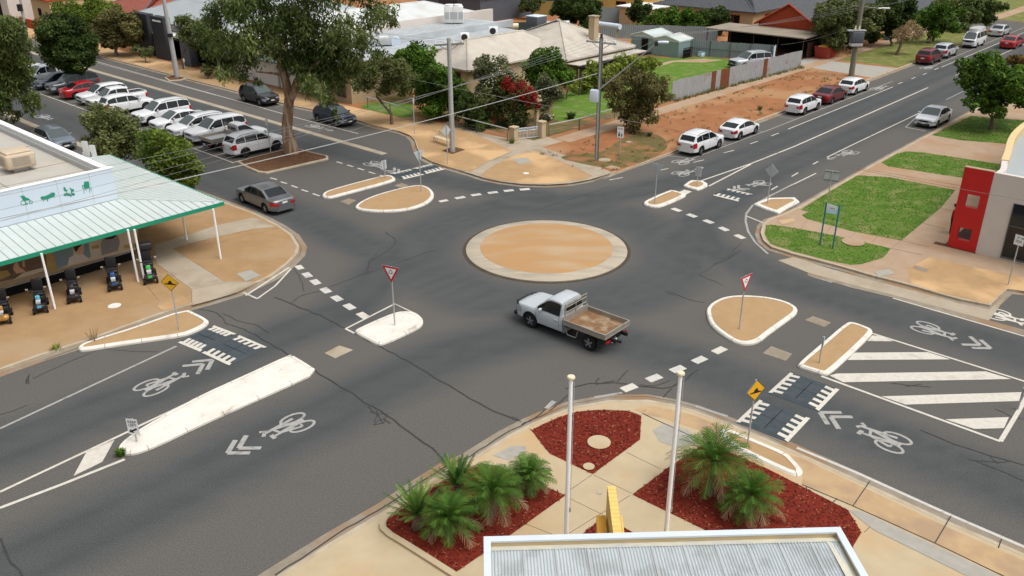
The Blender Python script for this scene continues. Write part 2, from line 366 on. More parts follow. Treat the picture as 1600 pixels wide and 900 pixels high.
def road():
    x0, x1, y0, y1, st = -75, 85, 8, 140, .6
    nx, ny = int((x1-x0)/st), int((y1-y0)/st)
    X, Y = np.meshgrid(np.linspace(x0, x1, nx+1), np.linspace(y0, y1, ny+1), indexing='ij')
    s = (X-CX)*DA.x+(Y-CY)*DA.y; o = (X-CX)*NA.x+(Y-CY)*NA.y
    D = np.full(X.shape, 1.0); T = np.zeros(X.shape)
    for pts, hw in lanes:
        for (a, b) in zip(pts[:-1], pts[1:]):
            d = np.array(b)-np.array(a); L2 = d@d
            t = np.clip(((s-a[0])*d[0]+(o-a[1])*d[1])/L2, 0, 1)
            q = np.hypot(s-a[0]-t*d[0], o-a[1]-t*d[1])
            D = np.minimum(D, np.clip((q-hw*.55)/1.5, 0, 1)); T = np.maximum(T, np.exp(-((q-.78)/.3)**2)*(hw < 2.2))
    rr = np.hypot(s, o); ring_ = np.exp(-((rr-7.4)/1.7)**2); D = D+ring_*.16*np.sin(rr*7.5+1.2*np.sin(np.arctan2(o, s)*2))
    v = np.stack([X, Y, np.zeros_like(X)], -1).reshape(-1, 3)
    idx = np.arange((nx+1)*(ny+1)).reshape(nx+1, ny+1)
    f = np.stack([idx[:-1, :-1], idx[1:, :-1], idx[1:, 1:], idx[:-1, 1:]], -1).reshape(-1, 4)
    n0 = len(v); B = 260
    ex = [(-B, -60), (B, -60), (B, 420), (-B, 420), (x0, y0), (x1, y0), (x1, y1), (x0, y1)]
    v = np.vstack([v, [(a, b, 0) for a, b in ex]])
    f = np.vstack([f, [[n0+0, n0+1, n0+5, n0+4], [n0+1, n0+2, n0+6, n0+5], [n0+2, n0+3, n0+7, n0+6], [n0+3, n0+0, n0+4, n0+7]]])
    me = bpy.data.meshes.new('road'); me.from_pydata(v.tolist(), [], f.tolist())
    at = me.attributes.new('dust', 'FLOAT', 'POINT'); at.data.foreach_set('value', np.concatenate([(.24+.76*D-.2*T).ravel(), np.full(8, .6)]).astype(np.float32))
    me.materials.append(M['asphalt']); ob = bpy.data.objects.new('road', me); COL.objects.link(ob); kind(ob)
road()

KZ = .12
def block(name, pts, inner, gut=.45, gmat='gutter'):
    """kerbed street block: gutter strip, kerb ring, raised top"""
    p = [Vector((q[0], q[1])) for q in ccw(pts)]
    k = inset(p, .17)
    MB().ring(p, k, -.02, KZ+.003, 0).build('kerb', M['kerb'], kind(MB().prism(k, -.02, KZ, 0, bottom=False).build(name, M[inner])))
    gp = inset(p, -gut)
    kind(MB().ring(gp, [q for q in p], -.01, .008, 0).build('gutter', M[gmat]))
SHN = [0]
def sheet(name, pts, m, lvl=1, z=KZ, k='structure', smooth=0):
    SHN[0] += 1
    pts = [Vector((q[0], q[1])) for q in pts]
    if smooth: pts = smooth_poly(pts, smooth)
    pts = ccw(pts); zz = z+.004*lvl+.00025*(SHN[0] % 13)
    o = MB().poly([(q[0], q[1], zz) for q in pts]).build(name, M[m])
    kind(o, k); return o
def PZ(pts, z=KZ): return [G(x, y, z) for x, y in pts]
def ABP(pts): return [AB(s, o) for s, o in pts]

# --- north block
nk = P2([(540, 183), (580, 197), (612, 204.5), (628, 208), (640, 213), (648, 221), (652, 234), (658, 246), (673, 254), (698, 262.6), (733, 272.4), (758, 280.5), (782, 285.4), (815, 289.4),
         (855, 290.4), (890, 288), (920, 282.5), (960, 271)])
npts = [AB(10.7, 132), AB(10.75, 60), AB(10.85, 40)] + nk[0:] + [AB(13, 5.45), AB(30, 5.4), AB(60, 5.4), AB(104, 5.45), AB(106, 7), AB(106.5, 132)]
block('north_block', npts, 'dirt', .35)
sheet('corner_paving', [AB(11, 130), AB(11, 60), AB(11.05, 40)] + PZ([(541, 181), (581, 195), (620, 203.5), (641, 211.5), (650, 220), (654, 233), (661, 245), (676, 253), (702, 261.5), (735, 268), (765, 251), (800, 236), (775, 224), (745, 211), (705, 197), (640, 178)]) + [AB(14.2, 34), AB(14.2, 60), AB(14.2, 130)], 'tan', 2)
sheet('path', PZ([(702, 261), (733, 270.5), (758, 278.5), (783, 283.5), (815, 287.5), (855, 288.5), (890, 286.3), (920, 281), (957, 270), (935, 260), (885, 243), (846, 230), (880, 221), (850, 213), (800, 217), (760, 210), (700, 190), (690, 193), (745, 211), (775, 224), (800, 236), (765, 251), (735, 264)]), 'conc', 1)
sheet('corner_paving', PZ([(757, 277), (752, 272), (772, 258), (808, 241), (836, 236), (870, 249), (900, 262), (926, 275), (914, 280.5), (880, 285), (850, 287), (815, 286), (782, 282)]), 'tan', 3)
sheet('path', ABP([(18, 12.9), (60, 12.7), (104, 12.7), (104, 14.2), (60, 14.2), (18, 14.6)]), 'pink', 2)
sheet('grass_patch', PZ([(868, 246), (905, 255), (940, 262), (962, 265), (1000, 256), (1048, 232), (1035, 212), (1000, 205), (975, 214), (940, 240), (905, 240)]), 'dirtveg', 3, smooth=2)
sheet('dry_lawn', ABP([(67.5, 5.7), (104, 5.7), (104, 12.6), (67.5, 12.6)]), 'drylawn', 1)
sheet('driveway', ABP([(59.6, 5.6), (66.8, 5.6), (66.2, 12.6), (66.2, 26), (60.6, 26), (60.6, 12.6)]), 'grey_conc', 1)
sheet('garden_lawn', ABP([(16.5, 15.4), (59, 14.6), (59.5, 28), (60, 47), (16.5, 47)]), 'dirtveg', 1)
sheet('garden_lawn', PZ([(868, 192), (900, 186), (945, 178), (985, 165), (1000, 150), (960, 128), (900, 140), (868, 150), (862, 170)]), 'lawn2', 2, smooth=1)
sheet('garden_lawn', PZ([(965, 150), (1010, 160), (1050, 148), (1105, 132), (1150, 120), (1150, 98), (1120, 88), (1060, 92), (1003, 88), (960, 100)]), 'lawn2', 2, smooth=1)
sheet('garden_lawn', PZ([(575, 160), (560, 168), (600, 178), (640, 186), (650, 175), (640, 160)]), 'lawn2', 2, smooth=1)
sheet('path', PZ([(1003, 107), (1048, 95), (1100, 92), (1130, 94), (1100, 98), (1054, 97), (1010, 110)]), 'pink', 3)
sheet('parking_court', ABP([(23, 46), (60, 47), (60, 60), (23, 60)]), 'grey_conc', 1)
# --- block beyond the far cross street
block('far_block', [AB(118, 5), AB(260, 5), AB(260, 150), AB(118, 150)], 'drylawn')
sheet('path', ABP([(119, 9), (259, 9), (259, 11), (119, 11)]), 'pink', 1)

# --- west block (shop)
wk = P2([(0, 582), (70, 557), (140, 535), (205, 511), (270, 487.5), (297, 480), (330, 471), (370, 459), (400, 446), (425, 434), (450, 415), (465, 400), (468.5, 387), (457, 369), (437, 355), (415, 343.5), (395, 334), (370, 325)])
wpts = [AB(-90, 8.4), AB(-45, 8.3)] + wk + [AB(-8.05, 24), AB(-9, 26), AB(-10.5, 27), AB(-10.5, 75), AB(-10.5, 132), AB(-90, 132)]
block('west_block', wpts, 'tanW', .4)
sheet('path', PZ([(245, 412), (300, 452), (300, 477), (330, 469), (370, 457), (404, 441), (375, 440), (350, 440), (270, 388), (243, 395)]), 'conc', 1)
sheet('path', PZ([(243, 395), (270, 388), (330, 372), (395, 358), (430, 355), (412, 345), (395, 340), (340, 352), (300, 365), (240, 383)]), 'conc', 2)
# --- east block (lawns)
ek = P2([(1600, 458), (1573, 455), (1546, 480), (1500, 471), (1467, 462), (1430, 451), (1400, 443), (1360, 433), (1330, 424), (1290, 413), (1237, 399), (1205, 389), (1192, 378), (1188, 366), (1191, 354), (1200, 345), (1220, 338), (1247, 326), (1290, 301), (1340, 272.5)])
epts = [AB(11.5, -60)] + [AB(11.4, -32)] + ek + [AB(30, -7.1), AB(60, -7.1), AB(104, -7.1), AB(104, -90), AB(60, -90), AB(11.5, -90)]
block('east_block', epts, 'pink', .3)
sheet('paved_apron', P2([(1240, 402), (1300, 421), (1360, 437), (1430, 455), (1500, 475), (1546, 484), (1573, 459), (1560, 482), (1545, 501), (1470, 481), (1395, 461), (1335, 446), (1262, 426), (1215, 407)]), 'conc', 3, 0)
sheet('gutter', P2([(1262, 426), (1335, 446), (1395, 461), (1470, 481), (1545, 501), (1600, 516), (1600, 524), (1540, 507.5), (1395, 465.5), (1330, 450), (1262, 430)]), 'gutter', 4, 0)
for nm, p, m in (('lawn', [(1197, 352), (1206, 351), (1240, 356), (1300, 367), (1392, 388), (1380, 403), (1345, 413), (1330, 414), (1290, 406), (1240, 393), (1203, 381), (1195, 366)], 'lawn'),
                 ('lawn', [(1340, 274), (1390, 277), (1493, 297), (1470, 325), (1408, 376), (1330, 361), (1260, 342), (1253, 336), (1263, 331), (1250, 328), (1290, 303)], 'lawn'),
                 ('lawn', [(1377, 254), (1400, 241), (1415, 236.5), (1440, 238), (1500, 247), (1580, 259), (1560, 272), (1510, 279), (1420, 265), (1388, 260)], 'lawn'),
                 ('lawn', [(1456, 211), (1480, 199), (1517, 181), (1620, 190), (1660, 215), (1600, 227), (1500, 219)], 'lawn')):
    sheet(nm, PZ(p), m, 1)
sheet('corner_paving', PZ([(1418, 420), (1452, 402), (1520, 417), (1600, 434), (1640, 443), (1640, 462), (1600, 455), (1573, 451), (1545, 475), (1470, 458), (1424, 443)]), 'tan', 1)
for a, b in (((1262, 343), (1250, 359)), ((1300, 352), (1290, 366)), ((1338, 362), (1325, 374)), ((1372, 369), (1360, 381)), ((1408, 376), (1392, 388)), ((1442, 349), (1480, 358)), ((1408, 376), (1452, 386)), ((1340, 262), (1500, 290)), ((1392, 388), (1440, 398)), ((1470, 325), (1490, 330))):
    kind(MB().tube([G(*a, KZ+.006), G(*b, KZ+.006)], .012, 4).build('path_joint', M['gutter']))
# --- south block (flag poles)
sk = P2([(430, 905), (525, 845), (607, 797), (655, 764), (700, 735), (735, 720), (795, 682), (830, 664), (857, 652), (895, 638), (950, 628), (1012, 627), (1050, 634), (1087, 644), (1150, 668), (1230, 702), (1336, 750), (1487, 820), (1600, 868)])
spts = [AB(-60, -11)] + [AB(-30, -10.9)] + sk + [AB(-7.9, -40), AB(-7.9, -90), AB(-60, -90)]
KZS = .06
def sblock():
    p = [Vector((q[0], q[1])) for q in ccw(spts)]; k = inset(p, .16)
    MB().ring(p, k, -.02, KZ-.04, 0).build('kerb', M['kerb'], kind(MB().prism(k, -.02, KZ-.044, 0, bottom=False).build('south_block', M['cream'])))
    kind(MB().ring(inset(p, -.5), p, -.01, .008, 0).build('gutter', M['gutter']))
sblock(); SZ = KZ-.044
def PS(pts): return [G(x, y, SZ) for x, y in pts]
sheet('paving_strip', PS([(1215, 707), (1250, 715), (1350, 762), (1487, 827), (1600, 876), (2200, 1136), (2200, 1186), (1570, 900), (1460, 850), (1332, 790), (1253, 758), (1255, 735)]), 'tan_muted', 1, SZ)
sheet('drain_strip', PS([(1325, 797), (1345, 799), (1470, 857), (1600, 918), (2200, 1199), (2200, 1245), (1560, 925), (1450, 870), (1365, 828)]), 'grey_conc', 2, SZ)
sheet('worn_paving', PS([(985, 641), (1012, 634), (1050, 640), (1087, 650), (1128, 667), (1124, 700), (1090, 672), (1040, 655), (1000, 646)]), 'tan_muted', 1, SZ)
for p in ([(770, 712), (800, 697), (822, 697), (822, 705), (795, 720)], [(1040, 662), (1075, 672), (1090, 690), (1060, 700), (1030, 690), (1020, 672)]):
    sheet('concrete_patch', PS(p), 'grey_conc', 2, SZ)
def joint(pts, z, r=.014, m='tar'): kind(MB().tube([G(*p, z) for p in pts], r, 4).build('path_joint', M[m]))
for j in ([(925, 742), (886, 769)], [(927, 742), (987, 771)], [(979, 707), (1032, 733)], [(985, 774), (888, 834)], [(886, 777), (945, 806)], [(817, 817), (863, 835)], [(1350, 832), (1372, 812)], [(995, 641), (1066, 676)], [(960, 668), (1010, 640)]): joint(j, SZ-.004, .013)
for j in ([(1359, 752), (1333, 790)], [(1486, 806), (1461, 848)], [(1565, 842), (1560, 856)], [(1253, 757), (1333, 790.5), (1461, 848.5), (1570, 901), (2200, 1187)], [(1004, 646), (1060, 672), (1122, 701)], [(1308, 779), (1290, 795)]): joint(j, SZ+.009, .016)

for j in ([(243, 395), (245, 412), (300, 452), (300, 477)], [(270, 388), (352, 441), (376, 441), (425, 434)], [(243, 395), (330, 372), (395, 358), (430, 355)], [(270, 388), (330, 381), (400, 365), (437, 356)], [(300, 452), (352, 441)], [(225, 440), (248, 470), (243, 478)]): joint(j, KZ+.006, .010, 'gutter')
for j in ([(702, 263), (735, 268), (765, 252), (800, 237)], [(752, 274), (772, 259), (808, 242), (836, 237), (870, 250), (926, 276)], [(1100, 128), (1104, 124)]): joint(j, KZ+.012, .010, 'gutter')
# --- mulch beds with loose chips
beds = [[(599, 822), (606, 812), (660, 773), (740, 725), (787, 733), (884, 774), (795, 838), (710, 896), (640, 850)],
        [(829, 671), (865, 655), (900, 643.5), (940, 640.5), (982, 642.5), (1002, 650), (1000, 687), (926, 741), (859, 709)],
        [(988, 773), (1045, 730), (1095, 697), (1130, 702), (1200, 733), (1325, 797), (1346, 832), (1327, 864), (1250, 900), (1150, 852)],
        [(903, 840), (932, 817), (962, 817), (1000, 838), (1000, 870), (903, 870)]]
for k, b in enumerate(beds):
    pts = PS(b); o = sheet('mulch_bed', pts, 'mulch', 2, SZ)
    pp = ccw([Vector((q.x, q.y)) for q in pts]); xs = [q.x for q in pp]; ys = [q.y for q in pp]
    mb = MB(); r2 = random.Random(k)
    def inside(x, y):
        c = False
        for i in range(len(pp)):
            a, b2 = pp[i], pp[i-1]
            if (a.y > y) != (b2.y > y) and x < (b2.x-a.x)*(y-a.y)/(b2.y-a.y)+a.x: c = not c
        return c
    ar = abs(area2(pp))/2; n = int(ar*150)
    for _ in range(n*2):
        x, y = r2.uniform(min(xs), max(xs)), r2.uniform(min(ys), max(ys))
        if not inside(x, y): continue
        a = r2.uniform(0, 6.3); l = r2.uniform(.02, .06); w = r2.uniform(.008, .02); z = SZ+.012+r2.uniform(0, .025); t = r2.uniform(-.02, .02)
        c, s_ = math.cos(a), math.sin(a)
        mb.quad((x-c*l-s_*w, y-s_*l+c*w, z-t), (x-c*l+s_*w, y-s_*l-c*w, z-t), (x+c*l+s_*w, y+s_*l-c*w, z+t), (x+c*l-s_*w, y+s_*l+c*w, z+t), r2.choice((0, 0, 0, 0, 0, 1, 1, 1, 1, 2)))
    if 'chipA' not in M:
        simple('chipA', (.2, .03, .016), .9); simple('chipB', (.08, .012, .008), .9); simple('chipC', (.33, .13, .07), .9)
    kind(mb.build('mulch_chips', [M['chipA'], M['chipB'], M['chipC']]), 'stuff')
def edging(pts, w, z, name='bed_edging', m='kerb', h=.07):
    pts = [Vector((q[0], q[1])) for q in pts]; mb = MB(); n = len(pts); L = []; R_ = []
    for i in range(n):
        t = (pts[min(i+1, n-1)]-pts[max(i-1, 0)]).normalized(); q = Vector((-t.y, t.x))*w/2; L.append(pts[i]+q); R_.append(pts[i]-q)
    for i in range(n-1):
        j = i+1
        mb.quad((*R_[i], z+h), (*R_[j], z+h), (*L[j], z+h), (*L[i], z+h)); mb.quad((*R_[i], z), (*R_[j], z), (*R_[j], z+h), (*R_[i], z+h)); mb.quad((*L[j], z), (*L[i], z), (*L[i], z+h), (*L[j], z+h))
    kind(mb.build(name, M[m]))
edging(smooth_line(PS([(787, 731), (740, 722), (660, 770), (610, 802), (597, 818), (600, 832), (640, 856), (712, 902), (740, 920)]), 1), .2, SZ, m='cream', h=.1)
edging(smooth_line(PS([(829, 671), (865, 653), (900, 641.5), (940, 638.5), (982, 640.5), (1003, 648)]), 1), .14, SZ, m='cream', h=.02)

# ------------------------------------------------------------------ painted markings (thin sheets on the road)
def stripe_mb(mb, pts, w, z, mi=0):
    pts = [Vector((p[0], p[1])) for p in pts]
    n = len(pts); L = []; Rr = []
    for i in range(n):
        t = (pts[min(i+1, n-1)]-pts[max(i-1, 0)]).normalized(); q = Vector((-t.y, t.x))*w/2
        L.append(pts[i]+q); Rr.append(pts[i]-q)
    for i in range(n-1): mb.quad((*Rr[i], z), (*Rr[i+1], z), (*L[i+1], z), (*L[i], z), mi)
def line(pts, w=.11, worn=0, z=.012): stripe_mb(MK[worn], P2(pts), w, z+zn())
def lineab(pts, w=.11, worn=0, z=.012): stripe_mb(MK[worn], [AB(*p) for p in pts], w, z+zn())
def patch(pts, worn=0, z=.012): MK[worn].poly([(q.x, q.y, z) for q in ccw(P2(pts))])
ZN = [0]
def zn(): ZN[0] = (ZN[0]+1) % 60; return ZN[0]*.00004
MK = {0: MB(), 1: MB(), 2: MB()}
# lower left street
line([(0, 670), (276, 541)], .12, 1); line([(0, 769), (100, 722), (200, 675), (215, 667), (330, 613), (440, 561.5), (455, 555)], .12, 0)
line([(0, 794), (100, 756), (195, 718)], .14, 0); patch([(135, 707), (179, 687.5), (160, 722), (115, 744)], 0)
line([(384, 462), (424, 436), (452, 418)], .12); line([(380, 457), (402, 467)], .1); line([(402, 467), (430, 447), (455, 420)], .1)
line([(540, 514), (617, 475), (650, 491)], .11); line([(540, 514), (554, 521)], .11)
# give way bars
for c, d in (([(468, 418), (480, 430), (493, 441), (509, 454), (526.5, 466.5), (546, 479.5), (567, 493)], None), ([(1124, 547.5), (1093, 562.5), (1059, 577), (1022, 591), (983, 606)], None),
             ([(1057, 328), (1081, 337), (1107, 346.5), (1131, 358), (1156, 370)], None), ([(693, 314), (719, 309), (744, 304.5), (770, 301), (795, 298), (820, 296)], None)):
    w = [Vector((q.x, q.y)) for q in P2(c)]
    for i, q in enumerate(w):
        t = (w[min(i+1, len(w)-1)]-w[max(i-1, 0)]).normalized(); n_ = Vector((-t.y, t.x))
        l, h = (.34, .2) if i or len(c) < 6 else (.3, .18)
        MK[0 if i in (0, len(c)-1) else 2].poly([(*(q-t*l-n_*h), .012), (*(q+t*l-n_*h), .012), (*(q+t*l+n_*h), .012), (*(q-t*l+n_*h), .012)])
patch([(850, 638), (862, 626), (870, 628), (857, 639)], 1)
# upper right street
line([(1081, 248), (1200, 203.6), (1395, 127)], .1, 1)
for a, b in (((1043.6, 243.5), (1081, 248)), ((1119, 215), (1144, 220.5)), ((1119, 224), (1135, 226)), ((1180, 204), (1194, 206.5)), ((1241, 186), (1215, 182)), ((1276, 168), (1290, 170)), ((1350, 139), (1362, 140.5))): line([a, b], .09, 1)
for a, b in (((1032, 266), (1044, 263.5)), ((1083.6, 254), (1100, 250)), ((1131, 239), (1147, 235)), ((1172, 225), (1184, 221)), ((1205, 212.5), (1217, 208)), ((1403, 131.5), (1410, 128.5)), ((1424, 123.5), (1430, 121)), ((1442, 117), (1448, 114.5)), ((1460, 109), (1466, 106.5)), ((1270, 257), (1279, 252)), ((1237, 276), (1247, 270)), ((1205, 297), (1215, 291)), ((952, 281.5), (973, 277.5))): line([a, b], .1, 0)
line([(1231, 202), (1395, 136)], .1); line([(1471, 105), (1600, 51)], .1); line([(1452, 106), (1560, 60), (1600, 43)], .1, 1)
line([(1091.6, 284), (1173, 256), (1240, 229.5), (1450, 137)], .13); line([(1107.6, 291), (1173, 257)], .13); line([(1493, 118), (1600, 69)], .1)
line([(1335, 225), (1415, 187), (1440, 175)], .1); line([(1201, 307), (1275, 271)], .1); line([(1292, 246), (1335, 225)], .1); line([(1415, 199), (1440, 175)], .1, 1); line([(1415, 199), (1446, 205)], .1); line([(1478, 156), (1600, 97)], .09, 1)
line([(1240, 287.6), (1200, 308), (1176, 321), (1166, 334), (1165, 346), (1169, 362), (1180, 379), (1200, 397)], .13, 1); line([(1167, 338), (1194, 349)], .11)
patch([(1057.5, 302), (1069, 296.5), (1081, 299.5), (1070, 305.5)], 0)
# lower right street
line([(1395, 466), (1470, 488), (1600, 525.5), (1900, 612)], .11); line([(1262, 430), (1300, 442)], .09, 1)
line([(1362, 521), (1480, 558), (1600, 596), (1660, 615)], .12); line([(1283, 588), (1420, 638), (1563, 690)], .13); line([(1563, 690), (1592, 642), (1604, 620)], .16)
for p in ([(620+0, 333), (650, 297), (700, 302), (785, 334)], [(497, 451), (540, 405), (1000, 402), (1140, 447)], [(385, 548), (430, 536), (1360, 522), (1520, 570), (470, 590)], [(708, 678), (1590, 652), (1580, 707), (860, 730)], [(1108, 822), (1505, 808), (1475, 877), (1290, 882)]):
    patch([(1200+x/4, 450+y/4) for x, y in p], 0, .010)
line([(1245, 700), (1336, 738), (1487, 806), (1600, 855), (2100, 1073)], .13, 2); line([(929, 621), (972, 614)], .12, 1); line([(1087, 635), (1137, 651)], .12, 1)
# upper left street
lineab([(-2.68, 28), (-2.68, 84)], .1); line([(362, 255), (377, 250.5)], .1)
for k in range(20): lineab([(-2.6, 28+2.82*k), (2.6, 28+2.82*k)], .09, 0)
lineab([(2.9, 31), (2.9, 84)], .09, 1)
line([(150, 96), (400, 166), (470, 186), (560, 209)], .1); lineab([(8.6, 50), (8.6, 110)], .1, 1)
for a, b in (((212, 110), (232, 107.5)), ((320, 142), (342, 137.5)), ((430, 168), (443, 165)), ((545, 205), (570, 198)), ((170, 98), (188, 95))): line([a, b], .09, 1)
for a, b in [((400+a/4, 225+b/4), (400+c/4, 225+d/4)) for a, b, c, d in ((90, 212, 130, 223), (155, 237, 193, 248), (220, 260, 260, 274), (285, 286, 325, 299), (355, 311, 398, 326), (503, 112, 540, 122), (570, 132, 607, 143), (636, 152, 675, 164), (705, 175, 745, 187), (775, 197, 805, 207))]: line([a, b], .14, 0)
for s_ in (6.3, -8.15): kind(MB().quad(AB(s_-.28, 21.5 if s_ > 0 else 30, .005), AB(s_+.28, 21.5 if s_ > 0 else 30, .005), AB(s_+.28, 125, .005), AB(s_-.28, 125, .005)).build('spoon_drain', M['conc']))
kind(MK[0].build('painted_lines', M['paint'])); kind(MK[1].build('worn_painted_lines', M['paint_worn']))
M['paint_grey'] = mat('road_paint_greyed', (.56, .54, .5), (.44, .43, .4), 6, .75, c3=(.3, .29, .27), s3=2.5, t3=(.58, .72)); kind(MK[2].build('greyed_painted_bars', M['paint_grey']))

# bicycle symbols: wheels at the back, handlebar ahead, then chevrons
def bike(wheel, bar, tip=None, width=1.25, m='paint_worn', arrow=False):
    a, b = G(*wheel), G(*bar); f = (b-a); L = f.length; f.normalize(); r = Vector((f.y, -f.x, 0)); mb = MB(); z = .011
    def q(x, y): v = a + r*(x*width) + f*(y*L); return (v.x, v.y)
    def st(pts, w, k=1.28): stripe_mb(mb, [q(*p) for p in pts], w*k, z+zn())
    for sx in (-.27, .27):
        st([(sx*1.0+.2*math.cos(t*math.pi/9), .27+.25*math.sin(t*math.pi/9)) for t in range(19)], .085)
    st([(-.27, .27), (-.12, .68), (.17, .74)], .1); st([(-.12, .68), (0, .25), (-.27, .27)], .1); st([(0, .25), (.17, .74)], .1); st([(.27, .27), (.14, .9)], .11)
    st([(-.1, .2), (.1, .2)], .2); st([(-.14, .68), (-.16, .84)], .09); st([(-.28, .85), (-.05, .85)], .13); st([(.02, .98), (.24, .88), (.3, .97)], .12)
    if tip:
        t = G(*tip); d = (t-a).length/L
        for off in (0, -.22):
            y = d+off; st([(-.42, y-.3), (0, y)], .19, 1); st([(.42, y-.3), (0, y)], .19, 1)
    if arrow: st([(0, 1.12), (0, 1.45)], .1); st([(-.2, 1.4), (0, 1.62)], .12); st([(.2, 1.4), (0, 1.62)], .12)
    kind(mb.build('bicycle_symbol', M[m]))
bike((216, 615), (289, 582), (331, 562), 1.3); bike((484, 652), (411, 684), (360, 712), 1.3); bike((1419, 701), (1336, 667), (1281, 645), 1.35)
bike((1427, 506.5), (1497, 528.5), (1549, 543), 1.25); bike((1199, 284.5), (1170, 291), (1156, 299), 1.2); bike((1056, 274), (1082, 266), None, 1.2, arrow=True); bike((1056, 256), (1082, 248), None, 1.2)
bike((1336, 236), (1310, 244), None, 1.1, arrow=True); bike((1543, 487), (1604, 505), None, 1.3, 'paint'); bike((482, 195), (505, 201), None, 1.1, arrow=True); bike((574, 253.5), (603, 263), (622, 270), 1.2); bike((1364, 141), (1384, 134), None, 1.1); bike((1442, 108), (1460, 102), None, 1.1); bike((60, 180), (82, 187), None, 1.1)
# tar seals over cracks
tb = MB()
def crack(pts, w=.05, jit=.06):
    w3 = [Vector((q.x, q.y)) for q in P2(pts)]; out = []
    for a, b in zip(w3[:-1], w3[1:]):
        n_ = max(2, int((b-a).length/.4))
        for i in range(n_): p = a.lerp(b, i/n_); out.append(p+Vector((rnd.uniform(-jit, jit), rnd.uniform(-jit, jit))))
    out.append(w3[-1]); stripe_mb(tb, out, w, .0085+zn())
for c, w in (([(430, 464), (455, 474), (500, 493), (550, 518), (597, 543), (650, 572), (700, 602), (745, 630), (790, 651), (812, 658)], .07), ([(400, 523), (450, 553), (500, 584), (530, 602), (580, 636), (617, 656), (650, 681), (678, 700), (700, 727)], .07),
             ([(455, 474), (470, 462), (500, 455)], .04), ([(603, 363), (617, 372), (618, 382), (605, 392), (590, 402), (577, 410), (574, 426)], .05), ([(510, 450), (570, 428), (640, 404), (680, 390)], .03), ([(577, 410), (590, 395)], .03),
             ([(1046, 456), (1070, 466), (1100, 473)], .05), ([(1093, 430), (1140, 398), (1158, 380)], .04), ([(1093, 430), (1130, 446)], .03), ([(1115, 413), (1130, 408), (1145, 400), (1158, 392)], .07), ([(1125, 404), (1140, 405), (1150, 397)], .05),
             ([(885, 607), (920, 600), (960, 598), (1000, 604), (1035, 608), (1060, 600), (1092, 577)], .07), ([(938, 590), (930, 602), (960, 595)], .05), ([(980, 578), (965, 596)], .05), ([(1048, 596), (1020, 604), (1000, 601)], .05), ([(1036, 621), (1050, 607)], .05), ([(857, 642), (880, 626), (893, 610)], .05), ([(855, 640), (830, 658), (815, 664)], .06), ([(800, 650), (815, 660)], .04),
             ([(575, 635), (590, 650), (585, 662), (600, 655), (610, 662)], .04), ([(580, 645), (605, 648), (600, 660), (583, 664)], .04), ([(590, 640), (598, 662)], .035), ([(0, 840), (20, 878), (36, 902)], .06), ([(0, 648), (43, 633)], .03), ([(50, 592), (110, 565), (150, 548)], .03), ([(42, 600), (47, 585), (45, 600)], .05), ([(170, 547), (210, 549), (248, 550)], .025),
             ([(1440, 672), (1490, 695), (1530, 706), (1600, 727)], .06), ([(1515, 718), (1560, 722), (1580, 720)], .05), ([(1525, 720), (1600, 752)], .05), ([(1545, 712), (1560, 725)], .035), ([(1390, 598), (1420, 603), (1455, 605)], .05), ([(1415, 605), (1440, 600)], .04), ([(1040, 456), (1052, 462)], .03), ([(1555, 640), (1580, 650), (1600, 655)], .03),
             ([(460, 420), (470, 437), (475, 455)], .03), ([(310, 482), (340, 488), (352, 505), (380, 515), (400, 523)], .05), ([(350, 490), (370, 500), (400, 508), (420, 520)], .04), ([(830, 330), (880, 315), (960, 290)], .03), ([(1210, 300), (1260, 285), (1330, 260)], .02)): crack(c, w)
crack([(430, 899), (525, 836), (607, 788), (655, 755), (700, 727), (735, 712), (795, 674), (830, 657), (857, 645)], .06, .03); crack([(857, 645), (895, 631), (950, 621), (1012, 620), (1050, 627), (1087, 637), (1150, 661), (1230, 695)], .03, .02)
crack([(468, 400), (471, 388), (460, 369), (440, 354), (417, 342)], .03, .02); crack([(70, 562), (205, 516), (290, 488)], .05, .03)
kind(tb.build('tar_seals', M['tar']))
